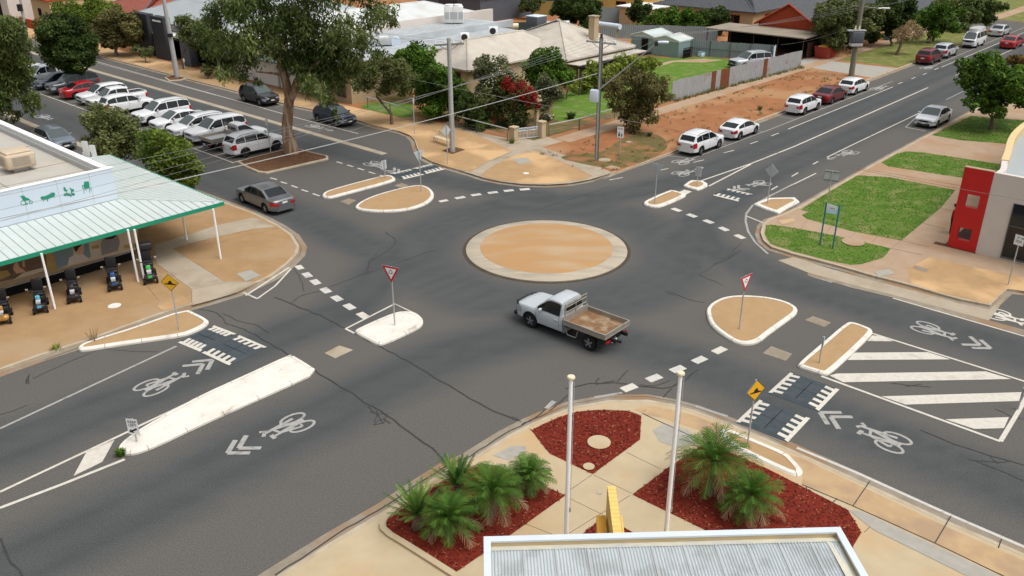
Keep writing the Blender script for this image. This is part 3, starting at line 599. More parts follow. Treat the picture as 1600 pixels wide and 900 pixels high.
# pram ramps, pit lids and patches
def lid(c, r=.3, z=KZ, m='grey_conc', name='pit_lid'):
    p = G(*c, z); o = MB().lathe([(r, 0), (r, .012), (r*.3, .013)], 18).build(name, M[m]); o.location = (p.x, p.y, z+.006); kind(o)
for c, r, z, m in (((1333, 378), .62, KZ+.035, 'pink'), ((179, 478), .3, KZ, 'white_kerb'), ((822, 271), .22, KZ, 'white_kerb'), ((936, 691), .42, SZ+.035, 'cream'), ((920, 729), .2, SZ+.035, 'cream'), ((937, 770), .1, SZ, 'kerb'), ((984, 222), .3, KZ, 'conc'), ((945, 250), .45, KZ, 'conc')): lid(c, r, z, m)
for nm, p, m, z in (('pit_lid', [(370, 428), (392, 422), (407, 431), (384, 440)], 'grey_conc', KZ), ('pit_lid', [(1366, 424), (1390, 421), (1398, 428), (1372, 434)], 'grey_conc', KZ), ('pit_lid', [(1425, 418), (1430, 415), (1452, 421), (1447, 426)], 'gutter', KZ), ('pit_lid', [(800, 248), (825, 247), (830, 254), (812, 257)], 'grey_conc', KZ), ('ramp_patch', [(1216, 345), (1240, 341), (1242, 346), (1222, 351)], 'cream', KZ),
                    ('road_patch', [(507, 552), (530, 540), (552, 547), (524, 560)], 'conc', 0), ('road_patch', [(1258, 500), (1270, 494), (1299, 504), (1288, 511)], 'gutter', 0), ('road_patch', [(1192, 552), (1205, 541), (1238, 553), (1228, 564)], 'gutter', 0), ('road_patch', [(616, 290), (628, 286), (639, 290), (630, 295)], 'gutter', 0), ('road_patch', [(531, 315), (545, 310), (557, 313), (545, 320)], 'gutter', 0), ('side_pit', [(945, 262), (955, 258.5), (970, 262), (962, 266)], 'pink', KZ), ('side_pit', [(243, 478), (287, 463), (297, 474), (256, 487)], 'tan', KZ)):
    sheet(nm, [G(x, y, z) for x, y in p], m, 4 if z else 1.6, z)

# ------------------------------------------------------------------ roundabout and traffic islands
def roundabout():
    t = thing('roundabout', 'low round mound with amber centre and concrete rim in the middle of the junction', 'roundabout', (CX, CY, 0))
    MB().lathe([(4.47, -.02), (4.47, .05), (4.38, .085), (3.72, .14), (3.6, .14)], 72, 0).build('rim', M['rim_conc'], t, 30)
    MB().lathe([(3.69, .1), (3.68, .146), (2.6, .21), (1.3, .25), (.02, .265)], 72, 0).build('mound', M['mound'], t, 30)
M['gap_shade'] = mat('painted_gap_shade', (.06, .045, .032), (.09, .07, .05), 3, .9)  # dark tone for the painted gutter shadow and crack
M['rim_conc'] = mat('rim_concrete', (.44, .385, .30), (.375, .32, .245), 1.2, .85, .15, 40, c3=(.33, .29, .23), s3=.8, stretch=(.5, 2.2, 1))
M['mound'] = mat('mound_render', (.42, .245, .105), (.375, .23, .118), .9, .85, .15, 40, c3=(.42, .3, .18), s3=.45, t3=(.45, .65), stretch=(.5, 1.6, 1))
roundabout()
kind(MB().ring([Vector((CX+4.66*math.cos(k*.0873), CY+4.66*math.sin(k*.0873))) for k in range(72)], [Vector((CX+4.46*math.cos(k*.0873), CY+4.46*math.sin(k*.0873))) for k in range(72)], -.01, .007).build('rim_gap_shade', M['gap_shade']))  # dark ring paints the gutter shadow and crack around the rim
IG = 'kerbed traffic islands around the roundabout'
def island(px, label, infill='island_tan', kw=.2, h=.14, white='white_kerb', sm=2, name='traffic_island', cat='traffic island', grp=IG):
    p = ccw([Vector((q.x, q.y)) for q in P2(px)])
    c = sum(p, Vector((0, 0)))/len(p); p = [q-c for q in p]
    if sm: p = smooth_poly(p, sm)
    a, b, d = p, inset(p, .05), inset(p, kw)
    t = thing(name, label, cat, (c.x, c.y, 0), 0, grp)
    n = len(a); mb = MB()
    for (u, zu), (v, zv) in (((a, -.01), (a, h*.55)), ((a, h*.55), (b, h)), ((b, h), (d, h))):
        for i in range(n):
            j = (i+1) % n; mb.quad((*u[i], zu), (*u[j], zu), (*v[j], zv), (*v[i], zv))
    acc = 0; nxt = .6
    for i in range(n):
        j = (i+1) % n; e = a[j]-a[i]; L = e.length
        while acc+L > nxt and L > .02:
            f = (nxt-acc)/L; w_ = e/L*.011; tri = [(u[i].lerp(u[j], f), z_) for u, z_ in ((a, .0), (a, h*.55), (b, h), (d, h))]; out_ = Vector((e.y, -e.x)).normalized()*.003
            for (e0, zp), (e1, zq) in zip(tri[:-1], tri[1:]): mb.quad((*(e0-w_+out_), zp+.002), (*(e0+w_+out_), zp+.002), (*(e1+w_+out_), zq+.002), (*(e1-w_+out_), zq+.002), 1)
            nxt += 1.5
        acc += L
    mb.build('kerb', [M[white], M['gutter']], t)
    MB().poly([(*q, h-.012) for q in inset(p, kw-.01)]).build('infill', M[infill], t)
    return t
q4 = lambda L, ox, oy, k=4: [(ox+x/k, oy+y/k) for x, y in L]
island(q4([(412, 325), (420, 343), (470, 345), (540, 325), (870, 238), (872, 220), (838, 203), (780, 210), (450, 298)], 400, 225), 'long narrow tan island with white kerb left of the half moon island')
island(q4([(612, 398), (640, 420), (720, 429), (820, 432), (950, 421), (1060, 387), (1112, 345), (1112, 310), (1080, 280), (1030, 265), (950, 275), (800, 312), (690, 350)], 400, 225), 'half moon tan island with white kerb on the far left of the roundabout')
island(q4([(610, 283), (640, 265), (755, 212), (870, 165), (940, 157), (1010, 170), (1050, 210), (1035, 248), (975, 280), (880, 325), (790, 362), (755, 362), (680, 322)], 400, 450), 'all white painted rounded island carrying a give way sign', 'white_kerb', .2)
island([(184, 708), (188, 697), (207, 682), (227, 669), (270, 645), (312, 622), (380, 591), (455, 556.5), (475, 568), (498, 583), (440, 610), (370, 641), (304, 671), (250, 697), (220, 709), (200, 713)], 'long tapering all white painted median carrying the keep left sign', 'white_kerb', .18, sm=1)
island(q4([(100, 322), (128, 287), (215, 255), (500, 168), (900, 27), (980, 62), (1062, 105), (1066, 125), (1040, 152), (960, 192), (870, 222), (620, 258), (350, 297), (140, 332)], 100, 480, 4.706), 'long wedge shaped tan island with white kerb beside the scooter shop footpath', sm=1)
island([(1103.5, 482), (1122, 470), (1140, 465.5), (1165, 464.5), (1200, 467), (1232, 475), (1251, 488), (1225, 507), (1200, 525), (1187, 536), (1170, 541), (1150, 539), (1130, 527), (1111, 512), (1104, 497)], 'large shield shaped tan island with white kerb right of the white utility truck')
island(q4([(178, 488), (330, 360), (485, 226), (530, 226), (600, 250), (652, 273), (650, 298), (520, 425), (385, 548), (345, 552), (270, 528), (195, 505)], 1200, 450), 'oblong tan island with white kerb at the end of the striped median')
island(q4([(820, 375), (830, 390), (880, 402), (930, 400), (1010, 368), (1088, 332), (1080, 318), (1000, 297), (985, 299), (900, 333), (840, 362)], 800, 225), 'narrow tan island with white kerb and a post beyond the roundabout', kw=.26, sm=1)
island(q4([(1070, 268), (1100, 280), (1160, 295), (1190, 285), (1222, 268), (1220, 255), (1190, 240), (1120, 236), (1092, 250)], 800, 225), 'smallest tan island with broad white kerb at the foot of the centre line', kw=.28, sm=0)
island([(1177, 321), (1200, 312), (1242, 311), (1249, 317.5), (1232, 326), (1216, 335.5), (1196, 329)], 'triangular tan island with white kerb by the corner lawn', kw=.3, sm=0)
island([(1121, 679), (1133, 671.5), (1180, 691), (1230, 712), (1243, 725), (1255, 739), (1250, 747.5), (1237, 746.5), (1196, 728), (1145, 703)], 'long tan island with white kerb between the palms and the speed cushions', kw=.22, sm=1)
def bed_island(px, label, sm=1):
    t = island(px, label, 'bark_soil', .16, .13, 'kerb', sm, 'garden_island', 'garden island', None); return t
bed_island([(371, 255), (390, 249), (438, 237), (457, 231.5), (485, 239), (513, 245.5), (513, 250), (465, 261), (417, 272), (403, 270.5), (385, 263)], 'bark covered garden bed with pale kerb at the foot of the big gum tree', 0)
bed_island([(257, 122.5), (270, 118.5), (285, 119), (298, 121.8), (282, 126.5), (264, 127.5)], 'small pale kerbed bed at the foot of a leaning grey pole', 0)

# speed cushions
SG = 'rubber speed cushions at the roundabout approaches'
def cushion(A, B, C, D, label, proto={}):
    P = [G(*q) for q in (A, B, C, D)]; c = sum(P, Vector())/4; u = ((P[1]-P[0])+(P[2]-P[3]))/2; v = ((P[3]-P[0])+(P[2]-P[1]))/2
    w, l = u.length, v.length; rz = math.atan2(u.y, u.x); hgt = .065
    t = thing('speed_cushion', label, 'speed cushion', (c.x, c.y, 0), rz, SG)
    mb = MB(); o = [(-w/2, -l/2), (w/2, -l/2), (w/2, l/2), (-w/2, l/2)]; i = [(-w/2+.22, -l/2+.5), (w/2-.22, -l/2+.5), (w/2-.22, l/2-.5), (-w/2+.22, l/2-.5)]
    for k in range(4): j = (k+1) % 4; mb.quad((*o[k], .012), (*o[j], .012), (*i[j], hgt), (*i[k], hgt)); mb.quad((*o[k], -.01), (*o[j], -.01), (*o[j], .012), (*o[k], .012))
    mb.quad(*[(*q, hgt) for q in i]); mb.build('pad', M['cushion'], t)
    sm = MB()
    for x in (0,): sm.box((x, 0, hgt+.001), (.02, l-1.0, .004))
    for y in (0, .0): sm.box((0, 0, hgt+.002), (w-.44, .02, .004))
    sm.build('seam', M['rubber'], t)
    for s in (-1, 1):
        mk = MB()
        def zz(y): return .012+(hgt-.012)*min(1, (l/2-abs(y))/.5)+.006
        y0, y1, y2 = s*(l/2-.005), s*(l/2-.16), s*(l/2-.5)
        mk.quad((-w/2+.03, y0, zz(y0)), (w/2-.03, y0, zz(y0)), (w/2-.08, y1, zz(y1)), (-w/2+.08, y1, zz(y1)))
        for k in range(5):
            x = -w/2+.28+(w-.56)*k/4; mk.quad((x-.095, y1, zz(y1)), (x+.095, y1, zz(y1)), (x+.095, y2, zz(y2)+.001), (x-.095, y2, zz(y2)+.001))
        mk.build('marking', M['paint'], t)
q3 = lambda x, y: (100+x/4.706, 480+y/4.706)
cushion(q3(825, 260), q3(1000, 328), q3(1278, 203), q3(1108, 135), 'rubber speed cushion with white teeth, touching the wedge shaped island')
cushion(q3(1008, 333), q3(1212, 432), q3(1503, 297), q3(1288, 208), 'rubber speed cushion with white teeth, nearer the long white median')
q5 = lambda x, y: (1120+x/5, 560+y/5)
cushion(q5(402, 266), q5(580, 106), q5(957, 246), q5(790, 422), 'rubber speed cushion with white teeth in front of the striped median')
cushion(q5(150, 497), q5(338, 320), q5(732, 470), q5(548, 666), 'rubber speed cushion with white teeth beside the palm garden')
cushion((632, 280.5), (665, 272.5), (641, 264.5), (606, 272), 'rubber speed cushion with white teeth by the half moon island')
cushion((666, 272), (699, 264), (673, 256.5), (642, 264), 'rubber speed cushion with white teeth against the bench corner kerb')
q7 = lambda x, y: (800+x/4, 225+y/4)
cushion(q7(1255, 322), q7(1420, 362), q7(1508, 316), q7(1342, 277), 'rubber speed cushion with white teeth, single, on the upper right approach')
# ------------------------------------------------------------------ vehicles
def paint(name, c, rough=.28, metal=0): M[name] = mat(name, c, rough=rough, metal=metal, coat=.5); return M[name]
paint('car_white', (.68, .69, .70)); paint('car_silver', (.50, .53, .55), .3, .3); paint('car_grey', (.165, .17, .18), .3, .4); paint('car_black', (.012, .014, .016)); paint('car_navy', (.012, .024, .045), .25, .2)
paint('car_maroon', (.13, .012, .018), .3, .2); paint('car_red', (.33, .012, .018)); paint('car_ute', (.44, .475, .50), .4); paint('car_pearl', (.64, .66, .68), .3); paint('car_dgrey', (.055, .06, .068), .3, .3); paint('car_slate', (.2, .24, .28), .3, .5)
def interp(x, ks):
    if x <= ks[0][0]: return ks[0][1]
    for (a, u), (b, v) in zip(ks[:-1], ks[1:]):
        if x <= b:
            t = (x-a)/(b-a) if b > a else 1; return u+(v-u)*t
    return ks[-1][1]
def sm_interp(x, ks, h=.06):
    return sum(interp(x+d, ks) for d in (-h, -h/2, 0, h/2, h))/5
class Car:
    """lofted vehicle: x forward, wheels on z=0"""
    def __init__(s, L, W, H, wb, r, xf, belt, roof, cab, clr=.2, nose=None, tail=None, blunt=.0):
        s.L, s.W, s.H, s.wb, s.r, s.belt, s.roof, s.cab, s.clr = L, W, H, wb, r, belt, roof, cab, clr
        s.x0 = -L/2 if tail is None else tail; s.x1 = L/2; s.xf = xf; s.xr = xf-wb; s.blunt = blunt
    def sec(s, x):
        W2 = s.W/2; e = min(s.x1-x, (x-s.x0)+s.blunt)
        w = W2*interp(e, [(0, .72), (.05, .83), (.16, .92), (.4, .975), (.9, 1)])
        zb = s.clr+.06*max(0, 1-e/.5); arch = False; R = s.r+.075
        for xw in (s.xf, s.xr):
            d = abs(x-xw)
            if d < R: zb = max(zb, s.r*.95+math.sqrt(max(0, R*R-d*d))); arch = True
        belt = sm_interp(x, s.belt); xr0, xr1, xw1, xw0 = s.cab
        incab = xr0 < x < xw0
        top = max(belt+.03, interp(x, s.roof)) if incab else belt+.03
        k = min(1, max(0, (top-belt-.03)/(s.H-belt-.03))); wt = w*(.90-.15*k)
        zm = max(.55*belt+.06, zb+.05); zl = max(zb+.02, s.clr+.12 if not arch else 0)
        zs = max(belt-.1, zm+.03); crown = .035+.01*k
        return [(0, zb), (w*.86, zb), (w*.975, zl), (w, zm), (w*.985, zs), (w*.935, max(belt, zs+.02)), (wt, max(top-.03*k, zs+.035)), (wt*.84, top+.6*crown), (0, top+crown)]
    def side(s, x, t, off=.012):
        p = s.sec(x); a, b = p[5], p[6]; return Vector((x, a[0]+(b[0]-a[0])*t+off*.8, a[1]+(b[1]-a[1])*t+off*.5))
    def flank(s, x, t, off=.008):
        p = s.sec(x); ks = [(0, p[2]), (.45, p[3]), (.85, p[4]), (1, p[5])]
        y = interp(t, [(k, v[0]) for k, v in ks]); z = interp(t, [(k, v[1]) for k, v in ks]); return Vector((x, y+off, z))
    def top(s, x, q, off=.012):
        p = s.sec(x); a = abs(q)
        ks = [(0, p[8]), (.84, p[7]), (1, p[6])]
        return Vector((x, math.copysign(interp(a, [(k, v[0]) for k, v in ks]), q), interp(a, [(k, v[1]) for k, v in ks])+off))
    def body(s, t, pm, clad=None, name='body'):
        xs = set(np.linspace(s.x0, s.x1, 34).tolist())
        for d in (.02, .05, .1, .17): xs |= {s.x0+d, s.x1-d}
        for c in s.cab: xs |= {c, c+.02, c-.02}
        R = s.r+.075
        for xw in (s.xf, s.xr):
            if xw > s.x0-.1:
                for k in range(13): xs.add(xw-R*math.cos(math.pi*k/12)*.999)
                xs |= {xw-R*1.01, xw+R*1.01}
        xs = sorted(x for x in xs if s.x0 <= x <= s.x1); mb = MB(); n = 9
        for sg in (1, -1):
            rows = [[(x, sg*p[0], p[1]) for p in s.sec(x)] for x in xs]
            vs = [v for r_ in rows for v in r_]; f1, f2 = [], []
            for i in range(len(xs)-1):
                for j in range(n-1):
                    q = (i*n+j, (i+1)*n+j, (i+1)*n+j+1, i*n+j+1); (f2 if j < 2 else f1).append(q if sg > 0 else q[::-1])
            b = len(mb.v); mb._add(vs, f1, 0)
            for q in f2: mb.f.append([b+i for i in q]); mb.m.append(1)
            for i in (0, len(xs)-1): mb.f.append([b+i*n+j for j in range(n)]); mb.m.append(0)
        mb.build(name, [pm, M['black_plastic'] if clad is None else clad], t, 32)
    def pane(s, t, name, fn, m='glass', nu=4, nv=3):
        mb = MB(); mb.grid(fn, nu, nv); return mb.build(name, M[m], t, 180)
    def glass(s, t, splits, dark='glass'):
        xr0, xr1, xw1, xw0 = s.cab
        s.pane(t, 'windscreen', lambda u, v: s.top(xw1-.0+(xw0-xw1)*(.04+.93*u), -.9+1.8*v), 'screen_sky_tint', 5, 8)
        s.pane(t, 'rear_window', lambda u, v: s.top(xr0+(xr1-xr0)*(.10+.82*u), -.82+1.64*v), dark, 4, 8)
        for sg in (1, -1):
            for (a, b) in splits:
                def f(u, v):
                    q = s.side(a+(b-a)*u, .06+.84*v); q.y *= sg; return q
                s.pane(t, 'side_window', f, dark, 8, 3)
    def lights(s, t, zf=None, hl=.42, tl=.3, tz=(.55, .95), fz=(.5, .92)):
        for sg in (1, -1):
            def f(u, v): q = s.flank(s.x1-.015-hl*u, fz[0]+(fz[1]-fz[0])*v*(1-.25*u)+.12*u*0); q.y *= sg; q.x += .012; return q
            def g(u, v): q = s.flank(s.x0+.012+tl*u, tz[0]+(tz[1]-tz[0])*v); q.y *= sg; q.x -= .012; return q
            s.pane(t, 'headlight', f, 'lens', 5, 3); s.pane(t, 'taillight', g, 'tail', 4, 3)
            wf = s.sec(s.x1)[4][0]; zf0 = s.sec(s.x1-.02)[5][1]-.1
            wr = s.sec(s.x0)[3][0]; zr0 = s.flank(s.x0+.02, sum(tz)/2).z
            MB().box((s.x1-.01, sg*(wf-.15), zf0), (.07, .36, .13), bev=.02).build('headlight', M['lens'], t)
            MB().box((s.x0-.004, sg*(wr-.12), zr0), (.03, .24, .17), bev=.012).build('taillight', M['tail'], t)
    def trim(s, t, grille=True, plate=True, plz=.55, mirror='body', pm=None, handles=(), seams=(), rails=False):
        zf = s.sec(s.x1-.02)[5][1]-.16
        if grille:
            MB().box((s.x1+.0, 0, zf+.05), (.05, s.W*.44, .14), bev=.015).build('grille', M['black_plastic'], t)
            MB().box((s.x1+.0, 0, s.clr+.15), (.06, s.W*.58, .16), bev=.02).build('air_intake', M['black_plastic'], t)
        if plate:
            MB().box((s.x1+.035, 0, zf-.1), (.012, .37, .11)).build('number_plate', M['plate'], t)
            MB().box((s.x0-.015, 0, plz), (.016, .37, .12)).build('number_plate', M['plate'], t)
        for sg in (1, -1):
            x = s.cab[3]-.38; q = s.side(x, .12); MB().box((x, sg*(q.y+.1), q.z+.04), (.11, .2, .14), bev=.035).build('door_mirror', pm, t, 60)
            sb = MB()
            for xx in seams:
                a = [s.flank(xx+d, .1+.9*k/6, .006) for d in (-.006, .006) for k in range(7)]
                for k in range(6): sb.quad(*[(v.x, sg*v.y, v.z) for v in (a[k], a[7+k], a[8+k], a[k+1])])
            if seams: sb.build('door_seam', M['black_plastic'], t)
            for xx in handles:
                q = s.flank(xx, .8, .016); MB().box((xx, sg*q.y, q.z), (.17, .03, .035), bev=.01).build('door_handle', pm, t)
            if rails:
                a, b = s.cab[1]+.1, s.cab[2]-.15
                MB().tube([s.top(a, sg*.93, .0)]+[s.top(a+(b-a)*k/5, sg*.93, .055) for k in range(1, 5)]+[s.top(b, sg*.93, .0)], .018, 5).build('roof_rail', M[rails], t)
    def wheels(s, t, rim='rim', tw=.2, xs=None, inset_=.02):
        for x in (xs or (s.xf, s.xr)):
            for sg in (1, -1):
                y = sg*(s.W/2-inset_-tw/2); wheel(t, (x, y, s.r), s.r, tw, sg, rim)
def wheel(t, c, r, tw, sg, rim):
    key = (round(r, 3), tw, sg, rim)
    if key not in wheel.cache:
        h = tw/2; tb_ = MB().lathe([(r*.62, -h), (r*.9, -h), (r, -h*.72), (r, h*.72), (r*.9, h), (r*.62, h)], 22, 0, 'Y', cap=False)
        w = tb_.build('wheel', M['rubber'], None, 40)
        rb = MB(); y = sg*h*.78
        rb.lathe([(r*.64, y-sg*.05), (r*.66, y+sg*.02), (r*.58, y+sg*.015), (r*.55, y-sg*.03), (.02, y-sg*.035)], 22, 0, 'Y')
        rb.build('rim', M['rim_dark'], w, 40)
        sp = MB()
        for k in range(5):
            a = 2*math.pi*k/5+.3; d = Vector((math.cos(a), 0, math.sin(a))); n_ = Vector((-d.z, 0, d.x))
            p = [d*r*.6-n_*r*.1, d*r*.6+n_*r*.1, d*r*.08+n_*r*.07, d*r*.08-n_*r*.07]
            sp.poly([(q.x, y+sg*.012, q.z) for q in (p if sg < 0 else p[::-1])])
            sp.poly([(q.x, y-sg*.012, q.z) for q in (p if sg > 0 else p[::-1])])
        sp.lathe([(r*.6, y+sg*.006), (r*.645, y+sg*.02), (r*.655, y+sg*.02), (r*.66, y)], 22, 0, 'Y', cap=False)
        sp.lathe([(r*.15, y-.01), (r*.15, y+sg*.02), (.01, y+sg*.02)], 10, 0, 'Y')
        sp.build('spokes', M[rim], w)
        wheel.cache[key] = w; o = w
        for ch in w.children: pass
    else:
        w = wheel.cache[key]; o = w.copy(); COL.objects.link(o)
        for ch in w.children: c2 = ch.copy(); COL.objects.link(c2); c2.parent = o
    o.parent = t; o.location = c; return o
wheel.cache = {}
CARS = {
 'sedan': dict(L=4.75, W=1.84, H=1.45, wb=2.8, r=.325, xf=1.42, belt=[(-2.4, .80), (-2.3, .93), (-1.6, .97), (.9, .93), (1.5, .86), (2.15, .80), (2.32, .74), (2.4, .68)], roof=[(-1.75, .98), (-.95, 1.38), (-.2, 1.45), (.45, 1.4), (1.3, .93)], cab=(-1.75, -.95, .4, 1.3)),
 'hatch': dict(L=4.3, W=1.79, H=1.47, wb=2.63, r=.32, xf=1.3, belt=[(-2.2, .80), (-2.05, .98), (-1.5, .99), (.9, .93), (1.4, .86), (1.95, .82), (2.08, .76), (2.16, .70)], roof=[(-2.02, 1.0), (-1.6, 1.38), (-.9, 1.46), (-.1, 1.47), (.35, 1.41), (1.2, .94)], cab=(-2.03, -1.62, .3, 1.2)),
 'coupe': dict(L=4.25, W=1.8, H=1.40, wb=2.65, r=.34, xf=1.3, belt=[(-2.15, .82), (-2.0, .95), (-1.5, .96), (.8, .89), (1.35, .82), (1.9, .76), (2.05, .7), (2.13, .64)], roof=[(-1.98, .98), (-1.2, 1.26), (-.5, 1.38), (0, 1.4), (.4, 1.33), (1.25, .9)], cab=(-1.98, -1.15, .3, 1.25)),
 'suv': dict(L=4.55, W=1.84, H=1.66, wb=2.68, r=.36, xf=1.36, belt=[(-2.3, .95), (-2.15, 1.1), (-1.5, 1.1), (.9, 1.05), (1.5, .98), (2.05, .94), (2.2, .88), (2.28, .82)], roof=[(-2.16, 1.12), (-1.85, 1.52), (-1.4, 1.63), (-.3, 1.66), (.3, 1.6), (1.15, 1.06)], cab=(-2.17, -1.85, .25, 1.15), clr=.26),
 'bigsuv': dict(L=4.85, W=1.9, H=1.83, wb=2.79, r=.385, xf=1.45, belt=[(-2.45, 1.0), (-2.35, 1.17), (-1.5, 1.17), (.9, 1.13), (1.6, 1.07), (2.2, 1.04), (2.35, .98), (2.43, .92)], roof=[(-2.36, 1.19), (-2.15, 1.68), (-1.7, 1.8), (-.3, 1.83), (.4, 1.76), (1.15, 1.14)], cab=(-2.37, -2.15, .38, 1.15), clr=.3),
 'wagon': dict(L=4.85, W=1.83, H=1.53, wb=2.78, r=.335, xf=1.42, belt=[(-2.45, .85), (-2.35, .99), (-1.5, 1.0), (.9, .95), (1.5, .88), (2.2, .82), (2.35, .76), (2.43, .70)], roof=[(-2.36, 1.01), (-2.0, 1.44), (-1.5, 1.52), (-.2, 1.53), (.45, 1.46), (1.3, .96)], cab=(-2.36, -2.02, .38, 1.3)),
 'pickup': dict(L=5.3, W=1.85, H=1.79, wb=3.2, r=.375, xf=1.72, belt=[(-2.66, 1.0), (-2.6, 1.06), (.9, 1.07), (1.6, 1.04), (2.35, 1.02), (2.56, .97), (2.65, .9)], roof=[(-.92, 1.09), (-.78, 1.7), (-.3, 1.78), (.3, 1.79), (.75, 1.73), (1.42, 1.08)], cab=(-.95, -.78, .72, 1.42), clr=.3),
 'van': dict(L=4.85, W=1.75, H=1.95, wb=2.6, r=.33, xf=1.3, belt=[(-2.42, 1.12), (-2.35, 1.2), (1.9, 1.16), (2.3, 1.05), (2.4, .98), (2.43, .9)], roof=[(-2.38, 1.22), (-2.2, 1.85), (-1.9, 1.95), (1.2, 1.95), (1.5, 1.86), (2.2, 1.1)], cab=(-2.39, -2.2, 1.45, 2.25), clr=.24)}
def make(kind_, label, pm, group, rim='rim', rails=False, clad=None, cat='car'):
    c = Car(**CARS[kind_]); nm = {'pickup': 'pickup_truck', 'van': 'camper_van'}.get(kind_, 'parked_car')
    t = thing(nm, label, cat, group=group); pm = M[pm]
    c.body(t, pm, clad)
    sp = {'sedan': [(-1.5, -.62), (-.58, .22), (.27, 1.1)], 'hatch': [(-1.8, -1.12), (-1.08, -.2), (-.14, 1.02)], 'coupe': [(-1.55, -.7), (-.64, 1.1)], 'suv': [(-1.95, -1.2), (-1.15, -.2), (-.14, .98)],
          'bigsuv': [(-2.2, -1.2), (-1.14, -.2), (-.14, 1.0)], 'wagon': [(-2.1, -1.25), (-1.2, -.2), (-.14, 1.12)], 'pickup': [(-.72, .22), (.28, 1.28)], 'van': [(-2.2, -1.0), (-.9, .55), (.7, 1.85)]}[kind_]
    c.glass(t, sp)
    c.lights(t, tz={'sedan': (.55, .95), 'hatch': (.6, 1), 'coupe': (.55, .95), 'suv': (.5, 1), 'bigsuv': (.55, 1), 'wagon': (.5, .95), 'pickup': (.4, .95), 'van': (.3, .7)}[kind_], hl=.42 if kind_ != 'van' else .12, fz=(.45, .85) if kind_ != 'van' else (.3, .5))
    c.trim(t, pm=pm, plz=.78 if kind_ in ('sedan', 'hatch', 'bigsuv', 'suv', 'wagon') else .55, handles=[b-.9*.2 for (a, b) in sp[:0]]+([-.05, -.95] if len(sp) > 2 or kind_ == 'pickup' else [-.4]), seams=sorted({b+.02 for a, b in sp[:-1]} | {sp[-1][1]+.12}), rails=rails)
    c.wheels(t, rim)
    if kind_ == 'pickup':
        tb_ = MB(); x0, x1 = -2.55, -1.0; z = c.sec(-1.8)[8][1]
        tb_.box(((x0+x1)/2, 0, z+.004), (x1-x0-.08, 1.42, .012)); tb_.build('tub', M['black_plastic'], t)
        lb = MB(); W2 = .74
        for a, b in (((x0, -W2), (x1, -W2)), ((x0, W2), (x1, W2)), ((x0, -W2), (x0, W2))): lb.tube([(*a, z+.03), (*b, z+.03)], .035, 6)
        lb.build('tub_rail', pm, t, 60)
    if kind_ == 'van':
        MB().prism(smooth_poly([Vector(p) for p in ((-2.1, -.68), (1.2, -.68), (1.45, 0), (1.2, .68), (-2.1, .68))], 1), 1.96, 2.3).build('raised_roof', pm, t, 50)
        MB().box((.7, -.7, 2.14), (.45, .02, .2)).build('roof_window', M['glass'], t)
        MB().box((2.45, 0, .98), (.04, 1.5, .1)).build('trim_band', M['black_plastic'], t)
    if kind_ == 'bigsuv' and clad: pass
    return t
HA, HB = AA, AA+math.pi/2        # headings: along the upper right street, along the upper left street
CG = 'cars in the centre parking row'; KG = 'cars parked along the kerb'
def put(t, s, o, h, sc=1.0, z=0): p = AB(s, o, z); t.location = p; t.rotation_euler = (0, 0, h); t.scale = (sc, sc, sc); return t
def putpx(t, px, h, sc=1.0, z=0): p = G(*px, z); t.location = p; t.rotation_euler = (0, 0, h); t.scale = (sc, sc, sc); return t
# centre row: nose to the near lane = heading HA+pi, tail to the near lane = HA
row = [('suv', 'white compact crossover with black wheels in the centre row, beside the big gum', 'car_white', 'rim_dark', 29.4, 0, 'dark_steel', 0),
       ('bigsuv', 'large white SUV between the flat tray truck and a white station wagon', 'car_white', 'rim', 34.9, 1, False, 0),
       ('wagon', 'white station wagon with roof rails between a large white SUV and a white sedan', 'car_white', 'rim', 37.9, 1, 'dark_steel', 0),
       ('sedan', 'white sedan between the white station wagon and the four wheel drive with black roof rails', 'car_white', 'rim', 40.9, 1, False, 0),
       ('bigsuv', 'white four wheel drive with black roof rails and red tail light, behind the round bushes', 'car_white', 'rim', 43.9, 1, 'black_plastic', 0),
       ('suv', 'white crossover parked tail first to the near lane, beside the white crew cab pickup', 'car_white', 'rim', 49.7, 0, False, .4),
       ('suv', 'white crossover with its nose out, between a red sedan and the white crew cab pickup', 'car_white', 'rim', 55.5, 1, False, 0),
       ('sedan', 'bright red sedan parked tail first in the centre row', 'car_red', 'rim', 59.2, 0, False, 0),
       ('bigsuv', 'dark grey SUV with roof rails left of the red sedan', 'car_dgrey', 'rim', 62.2, 1, 'dark_steel', 0),
       ('sedan', 'dark blue sedan nose out under the tall dark tree in the parking row', 'car_navy', 'rim', 65.8, 1, False, 0),
       ('sedan', 'white car second from the far end of the centre row, half hidden by trees', 'car_white', 'rim', 72.6, 1, False, 0),
       ('hatch', 'dark blue hatchback at the far left end of the centre row behind tree leaves', 'car_navy', 'rim', 79, 1, False, 0)]
for kd, lb, pm, rim, o, flip, rl, ds in row:
    put(make(kd, lb, pm, CG, rim, rl), .05+ds*-1, o, HA+math.pi*flip, 1.0)
put(make('pickup', 'white crew cab pickup with an open tub in the centre parking row', 'car_white', CG, cat='pickup truck'), .1, 52.6, HA+math.pi)
put(make('pickup', 'silver crew cab pickup under the tree left of the dark blue sedan', 'car_silver', CG, cat='pickup truck'), .3, 69.3, HA+math.pi)
for kd, lb, pm, s, o, h in (('suv', 'black SUV parked at the kerb under the gum branches', 'car_black', 9.75, 44.0, HB+math.pi), ('hatch', 'dark navy hatchback parked at the kerb right of the gum trunk', 'car_navy', 9.75, 32.3, HB+math.pi),
                        ('hatch', 'black hatchback seen past the scooter shop roof beside the round bushes', 'car_slate', -9.6, 42.3, HB+math.pi), ):
    put(make(kd, lb, pm, KG), s, o, h)
